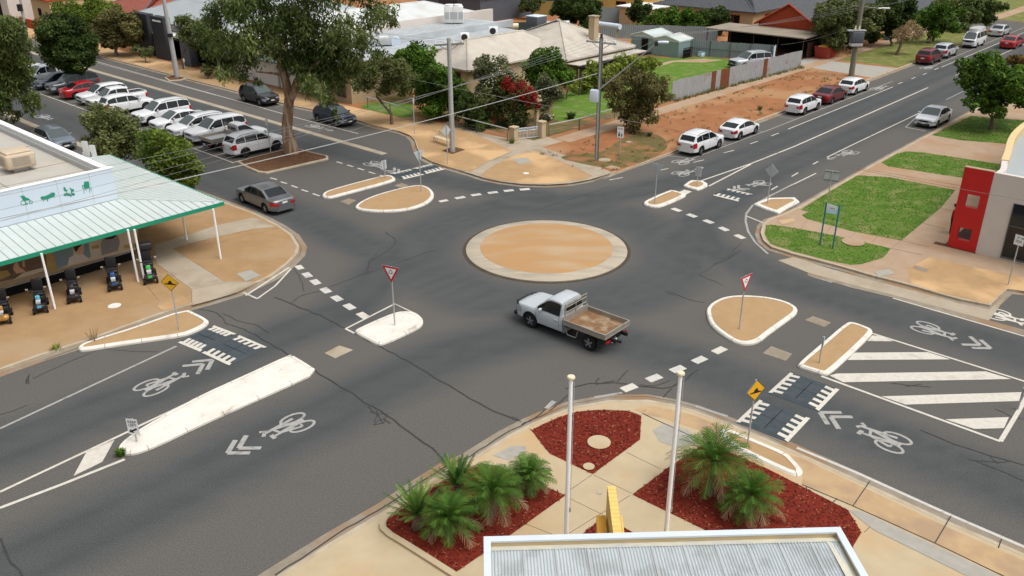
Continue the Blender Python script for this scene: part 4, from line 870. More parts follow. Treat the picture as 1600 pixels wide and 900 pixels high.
for kd, lb, pm, s, o, h, sc in (('suv', 'white compact SUV with silver wheels nearest the roundabout on the upper right kerb', 'car_white', 23.3, 4.35, HA, .97), ('coupe', 'white low coupe hatch with dark glass roof on the upper right kerb', 'car_white', 29.2, 4.35, HA, .97),
                        ('suv', 'white small SUV with black bumper behind a maroon sedan', 'car_white', 40.6, 4.3, HA, .95), ('sedan', 'maroon sedan parked between two white cars', 'car_maroon', 46.4, 4.35, HA, .97), ('hatch', 'white hatchback at the driveway, ahead of the maroon sedan', 'car_white', 51.8, 4.35, HA, .98),
                        ('suv', 'maroon SUV parked by the dry verge with dead tree', 'car_maroon', 73.4, 4.45, HA, 1.0), ('suv', 'silver SUV right in front of the maroon SUV', 'car_silver', 79.0, 4.5, HA, .98), ('sedan', 'pale silver sedan parked beyond the white camper van', 'car_silver', 101.5, 4.6, HA, 1.0),
                        ('sedan', 'pale silver sedan alone on the right hand kerb by the lawns, facing the roundabout', 'car_pearl', 43.9, -5.9, HA+math.pi, .98)):
    put(make(kd, lb, pm, KG, rails='dark_steel' if s == 23.3 else False), s, o, h, sc)
put(make('van', 'white camper van with raised roof and black bumper parked on the far verge', 'car_white', KG, cat='van'), 89.2, 4.3, HA+math.pi, 1.0)
t = make('sedan', 'bright red sedan driving away up the far street', 'car_red', None); t.name = 'red_sedan'; put(t, 91.6, .5, HA)
t = make('sedan', 'grey sedan driving away past the scooter shop corner', 'car_grey', None); t.name = 'grey_sedan'; put(t, -6.35, 18.0, HB-.03, .98)
t = make('bigsuv', 'silver four wheel drive with black bull bar on the back lawn behind the iron fence', 'car_silver', None, rails='dark_steel'); t.name = 'four_wheel_drive'
def bullbar(t, x, W2=.8, z0=.45, z1=.98):
    mb = MB()
    for z in (z0+.1, z0+.32, z1): mb.tube([(x-.25, -W2, z-.05), (x+.05, -W2*.75, z), (x+.06, 0, z), (x+.05, W2*.75, z), (x-.25, W2, z-.05)], .035, 7)
    for y in (-.5, .5): mb.tube([(x+.05, y, z0), (x+.1, y, z0+.3), (x+.06, y, z1)], .04, 7)
    mb.box((x, 0, z0), (.16, W2*2, .2), bev=.04); return mb.build('bull_bar', M['black_plastic'], t, 50)
bullbar(t, 2.45); put(t, 56.6, 18.2, math.pi+.4, 1.0)
# flat tray utility truck in the junction
def tray(t, x0, x1, W2, z, floor, side, hgt=.24):
    fl = MB(); fl.box(((x0+x1)/2, 0, z), (x1-x0, W2*2, .07)); fl.build('tray_floor', M[floor], t)
    for nm, c, d in (('side_board', ((x0+x1)/2, W2, z+hgt/2), (x1-x0+.04, .04, hgt)), ('side_board', ((x0+x1)/2, -W2, z+hgt/2), (x1-x0+.04, .04, hgt)), ('tail_board', (x0, 0, z+hgt/2), (.04, W2*2-.04, hgt))):
        b = MB().box(c, d); L = max(d[0], d[1])
        for s in (-1, 1):
            if d[0] > d[1]: b.box((c[0], c[1], c[2]+s*hgt*.42), (d[0]+.01, .06, .035))
            else: b.box((c[0], c[1], c[2]+s*hgt*.42), (.06, d[1]+.01, .035))
        b.build(nm, M[side], t)
    hb = MB().box((x1, 0, z+hgt*.7), (.05, W2*2, hgt*1.4))
    for zz in (z+.5, z+.74, z+.9): hb.tube([(x1, -W2*.86, zz), (x1, W2*.86, zz)], .022, 6)
    for yy in (-W2*.86, W2*.86, 0): hb.tube([(x1, yy, z), (x1, yy, z+.9)], .024, 6)
    hb.build('head_board', M[side], t)
    ch = MB()
    for y in (-.42, .42): ch.box(((x0+x1)/2-.1, y, z-.17), (x1-x0+.3, .09, .16))
    for k in range(4): ch.box((x0+.15+(x1-x0-.3)*k/3, 0, z-.07), (.07, W2*2-.06, .08))
    ch.build('chassis', M['black_plastic'], t)
def flat_tray(label, pm, tp, floor, grp=None, bull=True, sc=1.0, name='utility_truck'):
    c = Car(L=5.1, W=1.75, H=1.72, wb=3.25, r=.365, xf=1.62, belt=[(.1, 1.03), (1.0, 1.05), (1.6, 1.02), (2.2, 1.0), (2.42, .95), (2.52, .88)], roof=[(-.12, 1.08), (-.05, 1.66), (.1, 1.71), (.5, 1.72), (.7, 1.68), (1.38, 1.07)], cab=(-.17, -.06, .66, 1.38), clr=.3, tail=-.2, blunt=.5)
    t = thing(name, label, 'utility truck', group=grp)
    pm = M[pm]; c.body(t, pm)
    c.pane(t, 'windscreen', lambda u, v: c.top(.66+.72*(.04+.93*u), -.9+1.8*v), 'screen_sky_tint', 5, 8)
    MB().box((-.212, 0, 1.4), (.012, 1.1, .34)).build('rear_window', M['glass'], t)
    for sg in (1, -1):
        def f(u, v): q = c.side(-.02+1.24*u, .07+.83*v); q.y *= sg; return q
        c.pane(t, 'side_window', f, 'glass', 8, 3)
        def h(u, v): q = c.flank(2.53-.4*u, .5+.4*v); q.y *= sg; return q
        c.pane(t, 'headlight', h, 'lens', 4, 3)
        MB().box((-2.5, sg*.62, .62), (.05, .3, .1)).build('taillight', M['tail'], t)
        MB().box((-2.12, sg*.72, .42), (.03, .3, .42)).build('mud_flap', M['black_plastic'], t)
    c.trim(t, pm=pm, handles=(.12,), seams=(-.02, 1.28), plz=.5, plate=False)
    MB().box((-2.53, .2, .55), (.012, .37, .12)).build('number_plate', M['plate'], t)
    c.wheels(t, 'rim', .22)
    tray(t, -2.52, -.3, .9, .84, floor, tp)
    for sg in (1, -1):
        b = MB()
        for a, e in (((-.42, .55), (-.42, .8)), ((-.42, .55), (-.5, .38)), ((-.5, .38), (-.95, .38)), ((-.95, .38), (-1.08, .8))): b.tube([(a[0], sg*.84, a[1]), (e[0], sg*.84, e[1])], .022, 5)
        b.build('side_step', M[tp], t)
    tow = MB().box((-2.6, 0, .45), (.3, .08, .08)); tow.tube([(-2.7, 0, .46), (-2.76, 0, .54)], .03); tow.build('tow_bar', M['black_plastic'], t)
    if bull: bullbar(t, 2.56, .78)
    return t
t = flat_tray('white single cab utility truck with black bull bar and rusty open tray beside the roundabout', 'car_ute', 'alloy', 'tray_rust')
a, b = G(827.5, 512.5), G(918, 548); d = (a-b).normalized(); rz = math.atan2(d.y, d.x); mid = (a+b)/2; n_ = Vector((-d.y, d.x, 0))
t.rotation_euler = (0, 0, rz); k = (a-b).length/3.25; t.scale = (k, k, k); t.location = mid - n_*(.87*k)*(1 if n_.y < 0 else -1) - d*k*(-.005)
t = flat_tray('white utility truck with an empty silver flat tray parked tail out in the centre row', 'car_white', 'alloy', 'galv', CG, False, name='tray_truck'); put(t, .1, 32.2, HA, 1.0)
# ------------------------------------------------------------------ trees and plants
def quads(name, Q, tint, m, parent):
    n = len(Q); me = bpy.data.meshes.new(name)
    me.vertices.add(n*4); me.vertices.foreach_set('co', Q.reshape(-1).astype(np.float32))
    me.loops.add(n*4); me.loops.foreach_set('vertex_index', np.arange(n*4, dtype=np.int32))
    me.polygons.add(n); me.polygons.foreach_set('loop_start', np.arange(0, n*4, 4, dtype=np.int32)); me.polygons.foreach_set('loop_total', np.full(n, 4, dtype=np.int32))
    at = me.attributes.new('tint', 'FLOAT', 'FACE'); at.data.foreach_set('value', tint.astype(np.float32))
    me.materials.append(m); me.update(calc_edges=True)
    o = bpy.data.objects.new(name, me); COL.objects.link(o); o.parent = parent; return o
def leaves(rg, C, R, dens, ll, lw, droop, flat=.85):
    """leaf quads scattered in lumpy shells of the clumps (centres C, radii R)"""
    Qs, Ts = [], []
    for c, r in zip(C, R):
        # every clump is broken into sub-clumps for an uneven outline
        k = max(4, int(5+r*5)); d = rg.normal(size=(k, 3)); d /= np.linalg.norm(d, axis=1)[:, None]
        sc = c+d*r*(.35+.5*rg.random((k, 1)))*[1, 1, flat]; sr = r*(.28+.25*rg.random(k)); tone = rg.normal(.45, .17)
        for c2, r2 in zip(sc, sr):
            n = max(10, int(dens*r2*r2*34)); e = rg.normal(size=(n, 3)); e /= np.linalg.norm(e, axis=1)[:, None]
            p = c2+e*r2*(.45+.6*rg.random((n, 1))**.6)*[1, 1, flat]
            if droop: p[:, 2] -= droop*rg.random(n)**2*r2*1.3
            ax = rg.normal(size=(n, 3)); ax[:, 2] = ax[:, 2]*.5-droop*1.6; ax += e*.5; ax /= np.linalg.norm(ax, axis=1)[:, None]
            up = rg.normal(size=(n, 3))+e*.8+np.array([0, 0, .7]); sd = np.cross(ax, up); sd /= np.linalg.norm(sd, axis=1)[:, None]+1e-9
            L = ll*(.6+.8*rg.random((n, 1))); Wd = lw*1.7*(.6+.8*rg.random((n, 1)))
            Qs.append(np.stack([p-ax*L*.5, p+sd*Wd*.5, p+ax*L*.5, p-sd*Wd*.5], 1))
            Ts.append(np.clip(tone+rg.normal(0, .1)+rg.normal(0, .16, n), 0, 1))
    return np.concatenate(Qs), np.concatenate(Ts)
tree_n = [0]
def tree(name, label, base, blobs, leaf='green', bark='bark2', tr=.16, ll=.26, lw=.1, dens=9, droop=.0, fork=None, group=None, cat='tree', z=KZ, jit=.55, extra=1, big=1.27, shift=0, flat=.85, crown='crown', spread=None):
    tree_n[0] += 1; rg = np.random.default_rng(100+tree_n[0]); b = G(*base, z)
    t = thing(name, label, cat, b, 0, group)
    xs = [q[0] for q in blobs]; half = (max(xs)-min(xs))/2; C, R = [], []
    for (px, py, r) in blobs:
        d = np.array((px-800)/FPX*_R - (py-450)/FPX*_U + _fw); dy = shift+rg.uniform(-1, 1)*jit*max(half, r)*b.y/FPX
        y = b.y+dy; k = y/d[1]; p = np.array([0, 0, CAM_H])+d*k; rr = r*k/FPX*big
        p[2] = max(p[2], z+rr*.6); C.append(p-np.array(b)); R.append(rr)
        if extra:
            for _ in range(extra):
                C.append(p-np.array(b)+np.array([rg.uniform(-.4, .4)*rr, rg.uniform(-1, 1)*half*b.y/FPX*.8, rg.uniform(-.5, .3)*rr])); R.append(rr*.8)
    C, R = np.array(C), np.array(R)
    mb = MB()
    if fork is None:
        fz = max(.5, min(C[:, 2]-R*.3)*.9); fp = [Vector((0, 0, -.1)), Vector((rg.uniform(-.1, .1), rg.uniform(-.1, .1), fz*.5)), Vector((C[:, 0].mean()*.25, C[:, 1].mean()*.25, fz))]
    else:
        fp = [Vector((0, 0, -.1))]
        for (px, py) in fork:
            d = np.array((px-800)/FPX*_R - (py-450)/FPX*_U + _fw); k = b.y/d[1]; fp.append(Vector(np.array([0, 0, CAM_H])+d*k)-b)
    m = len(fp); mb.tube(fp, [tr*(1.25 if i == 0 else 1-.12*i) for i in range(m)], 9)
    nodes = [(fp[-1], tr*.55)] + ([(fp[-2], tr*.7)] if m > 3 else [])
    lim = sorted(list(zip(C, R))[::1+extra], key=lambda q: (Vector(q[0])-fp[-1]).length)[:22]
    for c, r in lim:
        e = Vector(c); a, ra = min(nodes, key=lambda q: (q[0]-e).length+(.6 if q[0].z > e.z+.3 else 0)); mid = a.lerp(e, .5)+Vector((rg.uniform(-.2, .2), rg.uniform(-.2, .2), rg.uniform(.0, .3)))*r
        mb.tube([a, mid, e], [ra*.75, ra*.5, ra*.22], 6); nodes += [(mid, ra*.6), (e, ra*.3)]
        for _ in range(2): mb.tube([mid, e+Vector(rg.normal(size=3))*r*.5], [ra*.25, ra*.07], 5)
    mb.build('trunk', M[bark], t, 60)
    Q, T = leaves(rg, C, R, dens, ll, lw, droop, flat); quads(crown, Q, T, LM[leaf], t); return t
TG = 'street trees and garden shrubs'
def blossoms(t, blobs, leaf, n, name='flowers', sz=.13, front=.5):
    """flowers on the outside of a shrub"""
    rg = np.random.default_rng(len(blobs)*13+n); Q = []; b = t.location
    for (px, py, r) in blobs:
        d = np.array((px-800)/FPX*_R - (py-450)/FPX*_U + _fw); k = (b.y-front)/d[1]; p = np.array([0, 0, CAM_H])+d*k-np.array(b); rr = r*k/FPX
        e = rg.normal(size=(n, 3)); e /= np.linalg.norm(e, axis=1)[:, None]; q = p+e*rr*(.5+.55*rg.random((n, 1))); a1 = rg.normal(size=(n, 3)); a1 /= np.linalg.norm(a1, axis=1)[:, None]; a2 = np.cross(a1, e+.3*rg.normal(size=(n, 3))); a2 /= np.linalg.norm(a2, axis=1)[:, None]+1e-9
        Q.append(np.stack([q-a1*sz*.6, q+a2*sz*.5, q+a1*sz*.6, q-a2*sz*.5], 1))
    Q = np.concatenate(Q); quads(name, Q, rg.random(len(Q)), LM[leaf], t)
tree('gum_tree', 'big spreading gum tree with peeling pale trunk in the bark covered bed', (456, 240),
     [(345, 25, 30), (380, 10, 40), (430, 20, 42), (480, 15, 38), (400, 62, 38), (450, 72, 38), (500, 60, 40), (540, 45, 36), (575, 25, 28), (602, 22, 22), (520, 100, 34), (545, 85, 30), (575, 62, 22), (500, 132, 26), (515, 158, 17), (472, 112, 24), (388, 100, 26), (360, 72, 30), (338, 58, 20), (315, 45, 14), (590, 82, 12), (612, 30, 14), (352, 112, 16), (402, 128, 9), (522, 178, 9), (490, 90, 28), (470, 45, 30), (520, 75, 26), (455, 95, 22), (490, 110, 22), (425, 45, 28), (550, 105, 18), (410, -10, 34), (400, -45, 45), (460, -50, 45), (520, -30, 40), (350, -25, 35), (560, -10, 28)],
     'gum', 'barkm', .47, .42, .06, 5.2, .75, fork=[(448, 200), (452, 150), (441, 105), (440, 70)], group=None, cat='gum tree', z=.1, extra=0, big=1.08, jit=.3, shift=-2)
def limbs():
    g_ = [o for o in bpy.data.objects if o.name.startswith('gum_tree')][0]; b = g_.location; mb = MB()
    def at(px, py, dy=0):
        d = np.array((px-800)/FPX*_R - (py-450)/FPX*_U + _fw); k = (b.y+dy)/d[1]; return Vector(np.array([0, 0, CAM_H])+d*k)-b
    mb.tube([at(452, 160), at(462, 128), at(478, 100, .8), at(500, 60, 1.5)], [.28, .2, .12, .05], 8)
    mb.tube([at(441, 92), at(418, 84, -.6), at(398, 73, -1), at(370, 55, -1.5)], [.2, .16, .12, .06], 7)
    mb.tube([at(447, 118), at(425, 114, .5), at(400, 112, 1)], [.13, .1, .05], 7)
    mb.tube([at(448, 172), at(470, 120, -1), at(530, 70, -2)], [.3, .2, .08], 7)
    mb.build('limb', M['barkm'], g_, 60)
limbs()
tree('gum_tree', 'dark drooping gum at the left edge behind the scooter shop roof', (14, 205), [(5, 40, 24), (24, 52, 12), (0, 78, 28), (26, 86, 20), (36, 102, 14), (10, 112, 26), (5, 132, 20), (50, 155, 14), (60, 163, 9), (35, 142, 12), (22, 178, 10), (-5, 160, 20), (-20, 60, 30), (-20, 110, 30), (30, 125, 14)], 'gum', 'bark2', .2, .38, .065, 8, .7, group=TG)
tree('shade_tree', 'tall rounded dark green tree rising from the centre car row', (106, 137), [(95, 55, 24), (85, 40, 18), (110, 42, 22), (125, 68, 20), (105, 80, 24), (90, 85, 20), (130, 93, 13), (115, 106, 12), (84, 68, 19), (120, 88, 16), (72, 50, 10)], 'dark', 'bark2', .2, .3, .12, 10, .2, group=TG)
tree('shade_tree', 'broad olive brown tree on the footpath before the grey roofed office', (183, 88), [(165, 43, 20), (186, 38, 21), (205, 43, 16), (196, 58, 15), (152, 55, 13), (212, 53, 9), (175, 60, 14), (205, 30, 10)], 'brown', 'bark2', .2, .3, .12, 10, .1, group=TG)
tree('shade_tree', 'lime green tree showing above the tall dark tree at the upper left', (140, 62), [(95, 15, 14), (120, 18, 16), (150, 10, 17), (170, 14, 13), (140, 33, 18), (110, 32, 14), (155, 30, 14), (180, 25, 8)], 'lime', 'bark2', .2, .3, .12, 9, .1, group=TG)
tree('sapling', 'thin yellowish sapling in a square of mulch near the dark clad office', (228, 98), [(216, 75, 7), (223, 79, 7), (231, 83, 6), (236, 77, 5)], 'olive', 'bark2', .06, .25, .09, 9, .2, group=TG)
tree('small_tree', 'wispy light green tree behind the leaning grey pole', (287, 108), [(285, 32, 11), (297, 42, 15), (311, 55, 15), (287, 56, 10), (320, 40, 14), (300, 68, 9), (325, 62, 10)], 'olive', 'bark2', .1, .28, .08, 8, .5, group=TG)
tree('small_tree', 'olive street tree hanging over the pavement at the left of the big gum', (338, 120), [(338, 55, 20), (345, 80, 16), (330, 90, 12), (355, 100, 11), (325, 75, 12), (350, 65, 14)], 'gum', 'bark2', .12, .3, .085, 9, .5, group=TG)
tree('sapling', 'low twiggy sapling in mulch beside the footpath near the black SUV', (326, 123), [(322, 112, 7), (330, 108, 7), (318, 105, 5)], 'olive', 'bark2', .05, .22, .07, 8, .1, group=TG)
tree('street_tree', 'grey green bottlebrush tree with a leaning brown stem in front of the low rail', (612, 194), [(560, 120, 13), (580, 105, 16), (600, 95, 16), (618, 108, 19), (622, 125, 20), (630, 135, 13), (575, 130, 13), (590, 85, 11), (556, 132, 10), (602, 125, 16), (640, 118, 8), (597, 140, 10)], 'olive', 'bark2', .13, .24, .07, 10, .3, fork=[(611, 178), (600, 165), (588, 150)], group=TG)
tree('garden_tree', 'bright green bushy tree beside the pale house roof', (652, 160), [(640, 95, 17), (655, 88, 16), (662, 110, 15), (632, 92, 12), (645, 78, 9), (625, 88, 8), (668, 95, 8), (650, 120, 14)], 'green', 'bark2', .15, .24, .11, 11, 0, big=1.5, group=TG)
tree('garden_tree', 'large rounded green bush behind the pavement left of the tall grey pole', (688, 186), [(665, 125, 15), (690, 118, 16), (706, 135, 16), (670, 148, 17), (695, 160, 17), (680, 172, 13), (718, 148, 9), (655, 140, 8), (712, 165, 10)], 'green', 'bark2', .15, .22, .11, 11, 0, big=1.5, group=TG)
tree('garden_shrub', 'blue green oleander against the pale house eave', (768, 160), [(755, 98, 11), (776, 98, 13), (790, 108, 8), (765, 120, 14), (745, 115, 8), (783, 122, 10), (760, 140, 12)], 'white', 'bark2', .1, .3, .07, 10, 0, big=1.5, group=TG, cat='shrub')
bg_ = tree('bougainvillea', 'tangled bougainvillea with red flowers over the corner garden', (800, 196), [(790, 125, 18), (770, 138, 15), (812, 140, 17), (824, 150, 11), (790, 158, 20), (770, 168, 15), (815, 175, 14), (758, 152, 12), (800, 178, 14), (832, 162, 9)], 'boug', 'bark2', .1, .2, .1, 12, .1, group=TG, cat='shrub', big=1.45)
blossoms(bg_, [(792, 126, 8), (800, 137, 10), (815, 133, 9), (828, 142, 8), (835, 152, 7), (815, 150, 9), (840, 165, 5), (790, 133, 8), (825, 160, 6), (826, 202, 5)], 'bract', 150, front=1.6)
blossoms(bg_, [(778, 115, 14), (765, 130, 12), (800, 112, 12), (812, 120, 10)], 'bloom', 26, 'pale_flowers', .11, 1.4)

tree('garden_shrub', 'dark shaded shrub right behind the grey concrete pole and bench', (735, 198), [(730, 160, 14), (746, 172, 15), (735, 184, 11), (755, 185, 10), (722, 178, 10), (765, 192, 8)], 'dark', 'bark2', .1, .2, .08, 11, .1, big=1.5, group=TG, cat='shrub')
tree('garden_tree', 'dense light green tree in front of the big pale roof', (850, 160), [(840, 95, 13), (860, 95, 15), (850, 110, 17), (875, 110, 13), (830, 108, 12), (885, 123, 8), (862, 122, 12), (838, 122, 11)], 'green', 'bark2', .14, .24, .12, 11, 0, big=1.5, group=TG)
tree('rose_bush', 'grey rose bush with pale blooms beside the gate pillar', (858, 190), [(855, 128, 12), (860, 145, 12), (850, 163, 10), (868, 150, 8), (856, 178, 9), (845, 140, 8)], 'white', 'bark2', .08, .18, .08, 12, .1, big=1.5, group=TG, cat='shrub')
def hedge():
    t = thing('climber_hedge', 'long yellow green creeper hedge along the pale house wall', 'hedge', AB(38, 23.0, KZ), 0, TG); rg = np.random.default_rng(9); C = []; R = []
    for k in range(46):
        s = rg.uniform(29.5, 45.5); C.append(np.array(AB(s, 23.0+rg.uniform(-.5, .5), rg.uniform(.7, 2.5+.3*math.sin(s))))-np.array(t.location)); R.append(rg.uniform(.55, .85))
    mb = MB()
    for s in range(30, 46, 2): p = AB(s, 23.1)-t.location; mb.tube([(p.x, p.y, 0), (p.x+.2, p.y, 2.2)], .06, 6)
    mb.build('stems', M['bark2'], t); Q, T = leaves(rg, C, R, 11, .22, .11, 0); quads('foliage', Q, T, LM['hedge'], t)
hedge()
tree('street_tree', 'weeping dark bottlebrush tree on the red dirt verge by the timber pole', (985, 208), [(990, 120, 17), (970, 130, 15), (1010, 126, 18), (1030, 136, 15), (960, 145, 13), (985, 150, 20), (1015, 155, 18), (1040, 145, 10), (1000, 175, 16), (980, 180, 13), (965, 165, 11), (1020, 180, 9), (992, 195, 9), (950, 128, 8)], 'brown', 'bark2', .16, .26, .07, 11, .7, group=TG)
for lb, b, bl, lf in (('upright green tree by the cream outbuilding', (995, 52), [(988, 18, 10), (1004, 16, 10), (997, 28, 10), (996, 8, 7)], 'dark'), ('low bright green shrub at the left of the back fence trees', (1015, 56), [(1010, 42, 11), (1020, 46, 8), (1002, 46, 7)], 'lime'), ('round green tree over the iron fence, left of three', (1045, 58), [(1030, 28, 13), (1048, 27, 13), (1040, 40, 13), (1052, 42, 11)], 'green'),
                      ('round green tree over the iron fence, middle of three', (1080, 58), [(1070, 30, 14), (1088, 34, 13), (1075, 45, 11), (1092, 46, 9)], 'green'), ('dark green tree over the iron fence, right of three', (1115, 56), [(1110, 28, 13), (1125, 24, 12), (1118, 38, 12), (1132, 34, 8)], 'dark'),
                      ('dark pine like tree left of the yellow walled building', (905, 50), [(882, 8, 14), (905, 8, 16), (928, 13, 12), (890, 26, 12), (915, 26, 12), (870, 15, 8)], 'dark'), ('small drooping tree behind the rooftop cooler', (832, 30), [(820, 6, 9), (835, 9, 8), (843, 2, 8)], 'olive'),
                      ('large leafy tree beside the orange brick house', (1312, 84), [(1290, 28, 17), (1315, 22, 19), (1340, 18, 18), (1300, 48, 15), (1325, 48, 15), (1280, 43, 9), (1350, 42, 13), (1370, 23, 15), (1310, 64, 11), (1335, 64, 10)], 'olive'), ('dark tree behind the transformer pole', (1392, 72), [(1385, 13, 15), (1402, 28, 13), (1420, 18, 13), (1378, 38, 11), (1395, 48, 10), (1365, 55, 9)], 'dark'),
                      ('glossy dark green tree near the parked camper van', (1453, 68), [(1450, 30, 13), (1470, 24, 13), (1440, 38, 9), (1485, 34, 11), (1460, 44, 10), (1496, 22, 8), (1430, 28, 8)], 'green'), ('tall weeping tree at the far street corner', (1512, 48), [(1500, 8, 14), (1520, 10, 14), (1535, 14, 13), (1515, 26, 12), (1540, 27, 10), (1482, 5, 12), (1550, 10, 8)], 'gum'),
                      ('broad tree crown at the top behind the dark tiled roof', (1250, 10), [(1215, -8, 14), (1240, -6, 16), (1265, -2, 16), (1285, 5, 12)], 'green'), ('hazy tree crown filling the top right', (1440, 22), [(1400, -6, 16), (1425, 0, 14), (1450, 2, 13), (1470, -6, 16)], 'olive')):
    tree('garden_tree', lb, b, bl, lf, 'bark2', .18, .3, .14, 10, .25 if lf in ('gum', 'olive') else 0, group=TG, big=1.45)
tree('bare_tree', 'half dead pale brown tree with a leaning trunk on the dry verge', (1401, 86), [(1412, 50, 11), (1425, 45, 11), (1405, 56, 8), (1440, 50, 8), (1420, 60, 9), (1432, 58, 7)], 'dry', 'bark2', .18, .25, .05, 6, .1, fork=[(1404, 78), (1409, 66)], group=TG)
tree('shade_tree', 'round leafy tree standing on the lawn at the right edge', (1549, 202), [(1550, 98, 19), (1530, 113, 19), (1515, 128, 13), (1560, 125, 23), (1580, 113, 17), (1540, 145, 19), (1521, 150, 12), (1570, 150, 19), (1590, 140, 16), (1550, 165, 14), (1509, 158, 7), (1600, 160, 14), (1536, 93, 11), (1535, 172, 9), (1620, 140, 18)], 'green', 'bark2', .2, .26, .13, 9.5, .1, group=TG)
tree('shade_tree', 'reddish leaved tree behind the round lawn tree at the right edge', (1612, 190), [(1592, 97, 13), (1610, 105, 16), (1625, 120, 18)], 'redtip', 'bark2', .18, .26, .13, 9, .1, group=TG)
tree('round_bush', 'left of the two round bushy trees behind the shop verandah', (182, 278), [(147, 183, 15), (170, 183, 18), (190, 195, 20), (165, 213, 22), (200, 213, 18), (150, 208, 13), (180, 235, 20), (136, 188, 9), (165, 240, 16)], 'olive', 'bark2', .14, .2, .085, 11, .05, group=TG, big=1.45)
tree('round_bush', 'right of the two round bushy trees, brighter, reaching over the verandah edge', (262, 306), [(240, 208, 16), (265, 223, 20), (250, 245, 20), (280, 245, 17), (296, 260, 15), (266, 265, 18), (302, 277, 9), (230, 238, 15), (292, 284, 11), (270, 285, 14)], 'lime', 'bark2', .14, .2, .085, 11, .05, group=TG, big=1.45)
# small plants: weeds, garden border tufts
def tuft(label, px, h, n, leaf, name='garden_plant', cat='plant', z=KZ, w=.03):
    rg = np.random.default_rng(int(px[0]*7+px[1])); b = G(*px, z); t = thing(name, label, cat, b)
    Q = []
    for _ in range(n):
        a = rg.uniform(0, 6.28); d = np.array([math.cos(a), math.sin(a), 0]); l = h*rg.uniform(.5, 1); p0 = d*rg.uniform(0, h*.35); p1 = p0+d*l*rg.uniform(.2, .8)+np.array([0, 0, l]); s = np.array([-d[1], d[0], 0])*w
        Q.append([p0-s, p0+s, p1+s*.3, p1-s*.3])
    quads('leaves', np.array(Q), rg.random(n), LM[leaf], t); return t
tuft('bright green tuft of weeds at the tip of the long white median', (190, 712), .28, 120, 'green', 'weed_clump', 'weed', .0)
tuft('dry yellow weeds in the gutter beside the scooter shop kerb', (88, 549), .35, 60, 'hedge', 'weed_clump', 'weed', .0)
tuft('thin dry stalk weeds on the scooter shop kerb', (146, 532), .5, 14, 'dry', 'weed_clump', 'weed')
tuft('green fern like plant inside the rail left of the gate', (752, 205), .8, 120, 'green', w=.05)
tuft('dark low shrub on the front lawn right of the gate', (892, 186), .6, 150, 'dark', w=.06)
tuft('small clump of grass at the foot of the left gate pillar', (800, 224), .4, 80, 'lime')
tuft('olive weeds on the dirt verge near the white parked cars', (1187, 172), .4, 90, 'brown')
tuft('low green weeds under the weeping tree on the red dirt', (1015, 213), .35, 140, 'olive')
# palms and cycads in the mulch beds
def frond_plant(name, label, base, crown_z, n, L, leaf, stiff, lw, group, stem_r, seed, ll=.3, sag=1.0):
    rg = np.random.default_rng(seed); b = G(*base, SZ); t = thing(name, label, 'palm', b, 0, group); QQ = [[], []]; TT = [[], []]
    MB().tube([(0, 0, -.02), (.03, 0, crown_z*.5), (0, 0, crown_z)], [stem_r*1.2, stem_r, stem_r*.8], 9).build('stem', M['bark2'], t, 60)
    for k in range(n):
        Q, T = (QQ[1], TT[1]) if (stiff < .8 and k >= n-6) else (QQ[0], TT[0])
        az = k*2.399+rg.uniform(-.2, .2); u = (k+.5)/n; el = math.radians(86-95*u**.8*sag+rg.uniform(-6, 6)); l = L*rg.uniform(.8, 1.1)*(.75+.25*u)
        d = np.array([math.cos(az), math.sin(az), 0]); s = np.array([-d[1], d[0], 0]); p = np.array([0, 0, crown_z]); tone = rg.normal(.62-.42*u, .2); m = 19
        for i in range(m):
            f = i/m; a = el-(1.5-stiff)*f*f*1.15; step = l/m; dv = d*math.cos(a)+np.array([0, 0, math.sin(a)]); q = p+dv*step
            up = np.cross(s, dv)
            Q.append([p-s*.012, p+s*.012, q+s*.01, q-s*.01]); T.append(tone+.1)
            if f > .08:
                le = ll*math.sin(math.pi*min(1, .12+f*.88))**.6
                for sg in (-1, 1):
                    v = (s*sg*(.55 if stiff > .8 else .62)+dv*.8+up*(.25 if stiff > .8 else .05)+rg.normal(0, .06, 3)); v /= np.linalg.norm(v); e = p+v*le-np.array([0, 0, le*.12*(1.4-stiff)]); w = dv*lw
                    Q.append([p-w*.5, p+w*.5, e+w*.2, e-w*.2]); T.append(tone+rg.normal(0, .1))
            p = q
    quads('fronds', np.array(QQ[0]), np.clip(np.array(TT[0]), 0, 1), LM[leaf], t)
    if QQ[1]: quads('dead_fronds', np.array(QQ[1]), np.clip(np.array(TT[1]), 0, 1), LM['dry'], t)
    return t
PG = 'palms and cycads in the red mulch beds'
frond_plant('cycad', 'stiff yellow green cycad at the kerb end of the left mulch bed', (652, 824), .5, 38, 1.3, 'cycad', 1.3, .05, PG, .16, 1, .17, .62)
frond_plant('cycad', 'dark stiff cycad behind the other palms nearest the road', (716, 775), .45, 34, 1.25, 'cycad', 1.3, .05, PG, .16, 2, .17, .62)
frond_plant('dwarf_palm', 'feathery dwarf palm at the front of the left mulch bed', (702, 838), .7, 44, 1.2, 'palm', .55, .032, PG, .12, 3, .36, 1.0)
frond_plant('dwarf_palm', 'largest feathery dwarf palm, in the middle of the left mulch bed', (768, 805), .9, 50, 1.35, 'palm', .5, .032, PG, .12, 4, .38, 1.0)
frond_plant('dwarf_palm', 'compact dwarf palm at the right corner of the left mulch bed', (826, 772), .75, 44, 1.0, 'palm', .5, .032, PG, .11, 5, .32, 1.0)
frond_plant('dwarf_palm', 'tall spreading dwarf palm in the right mulch bed beside the white flag pole', (1110, 772), 1.3, 58, 1.75, 'palm', .6, .032, PG, .14, 6, .4, 1.0)
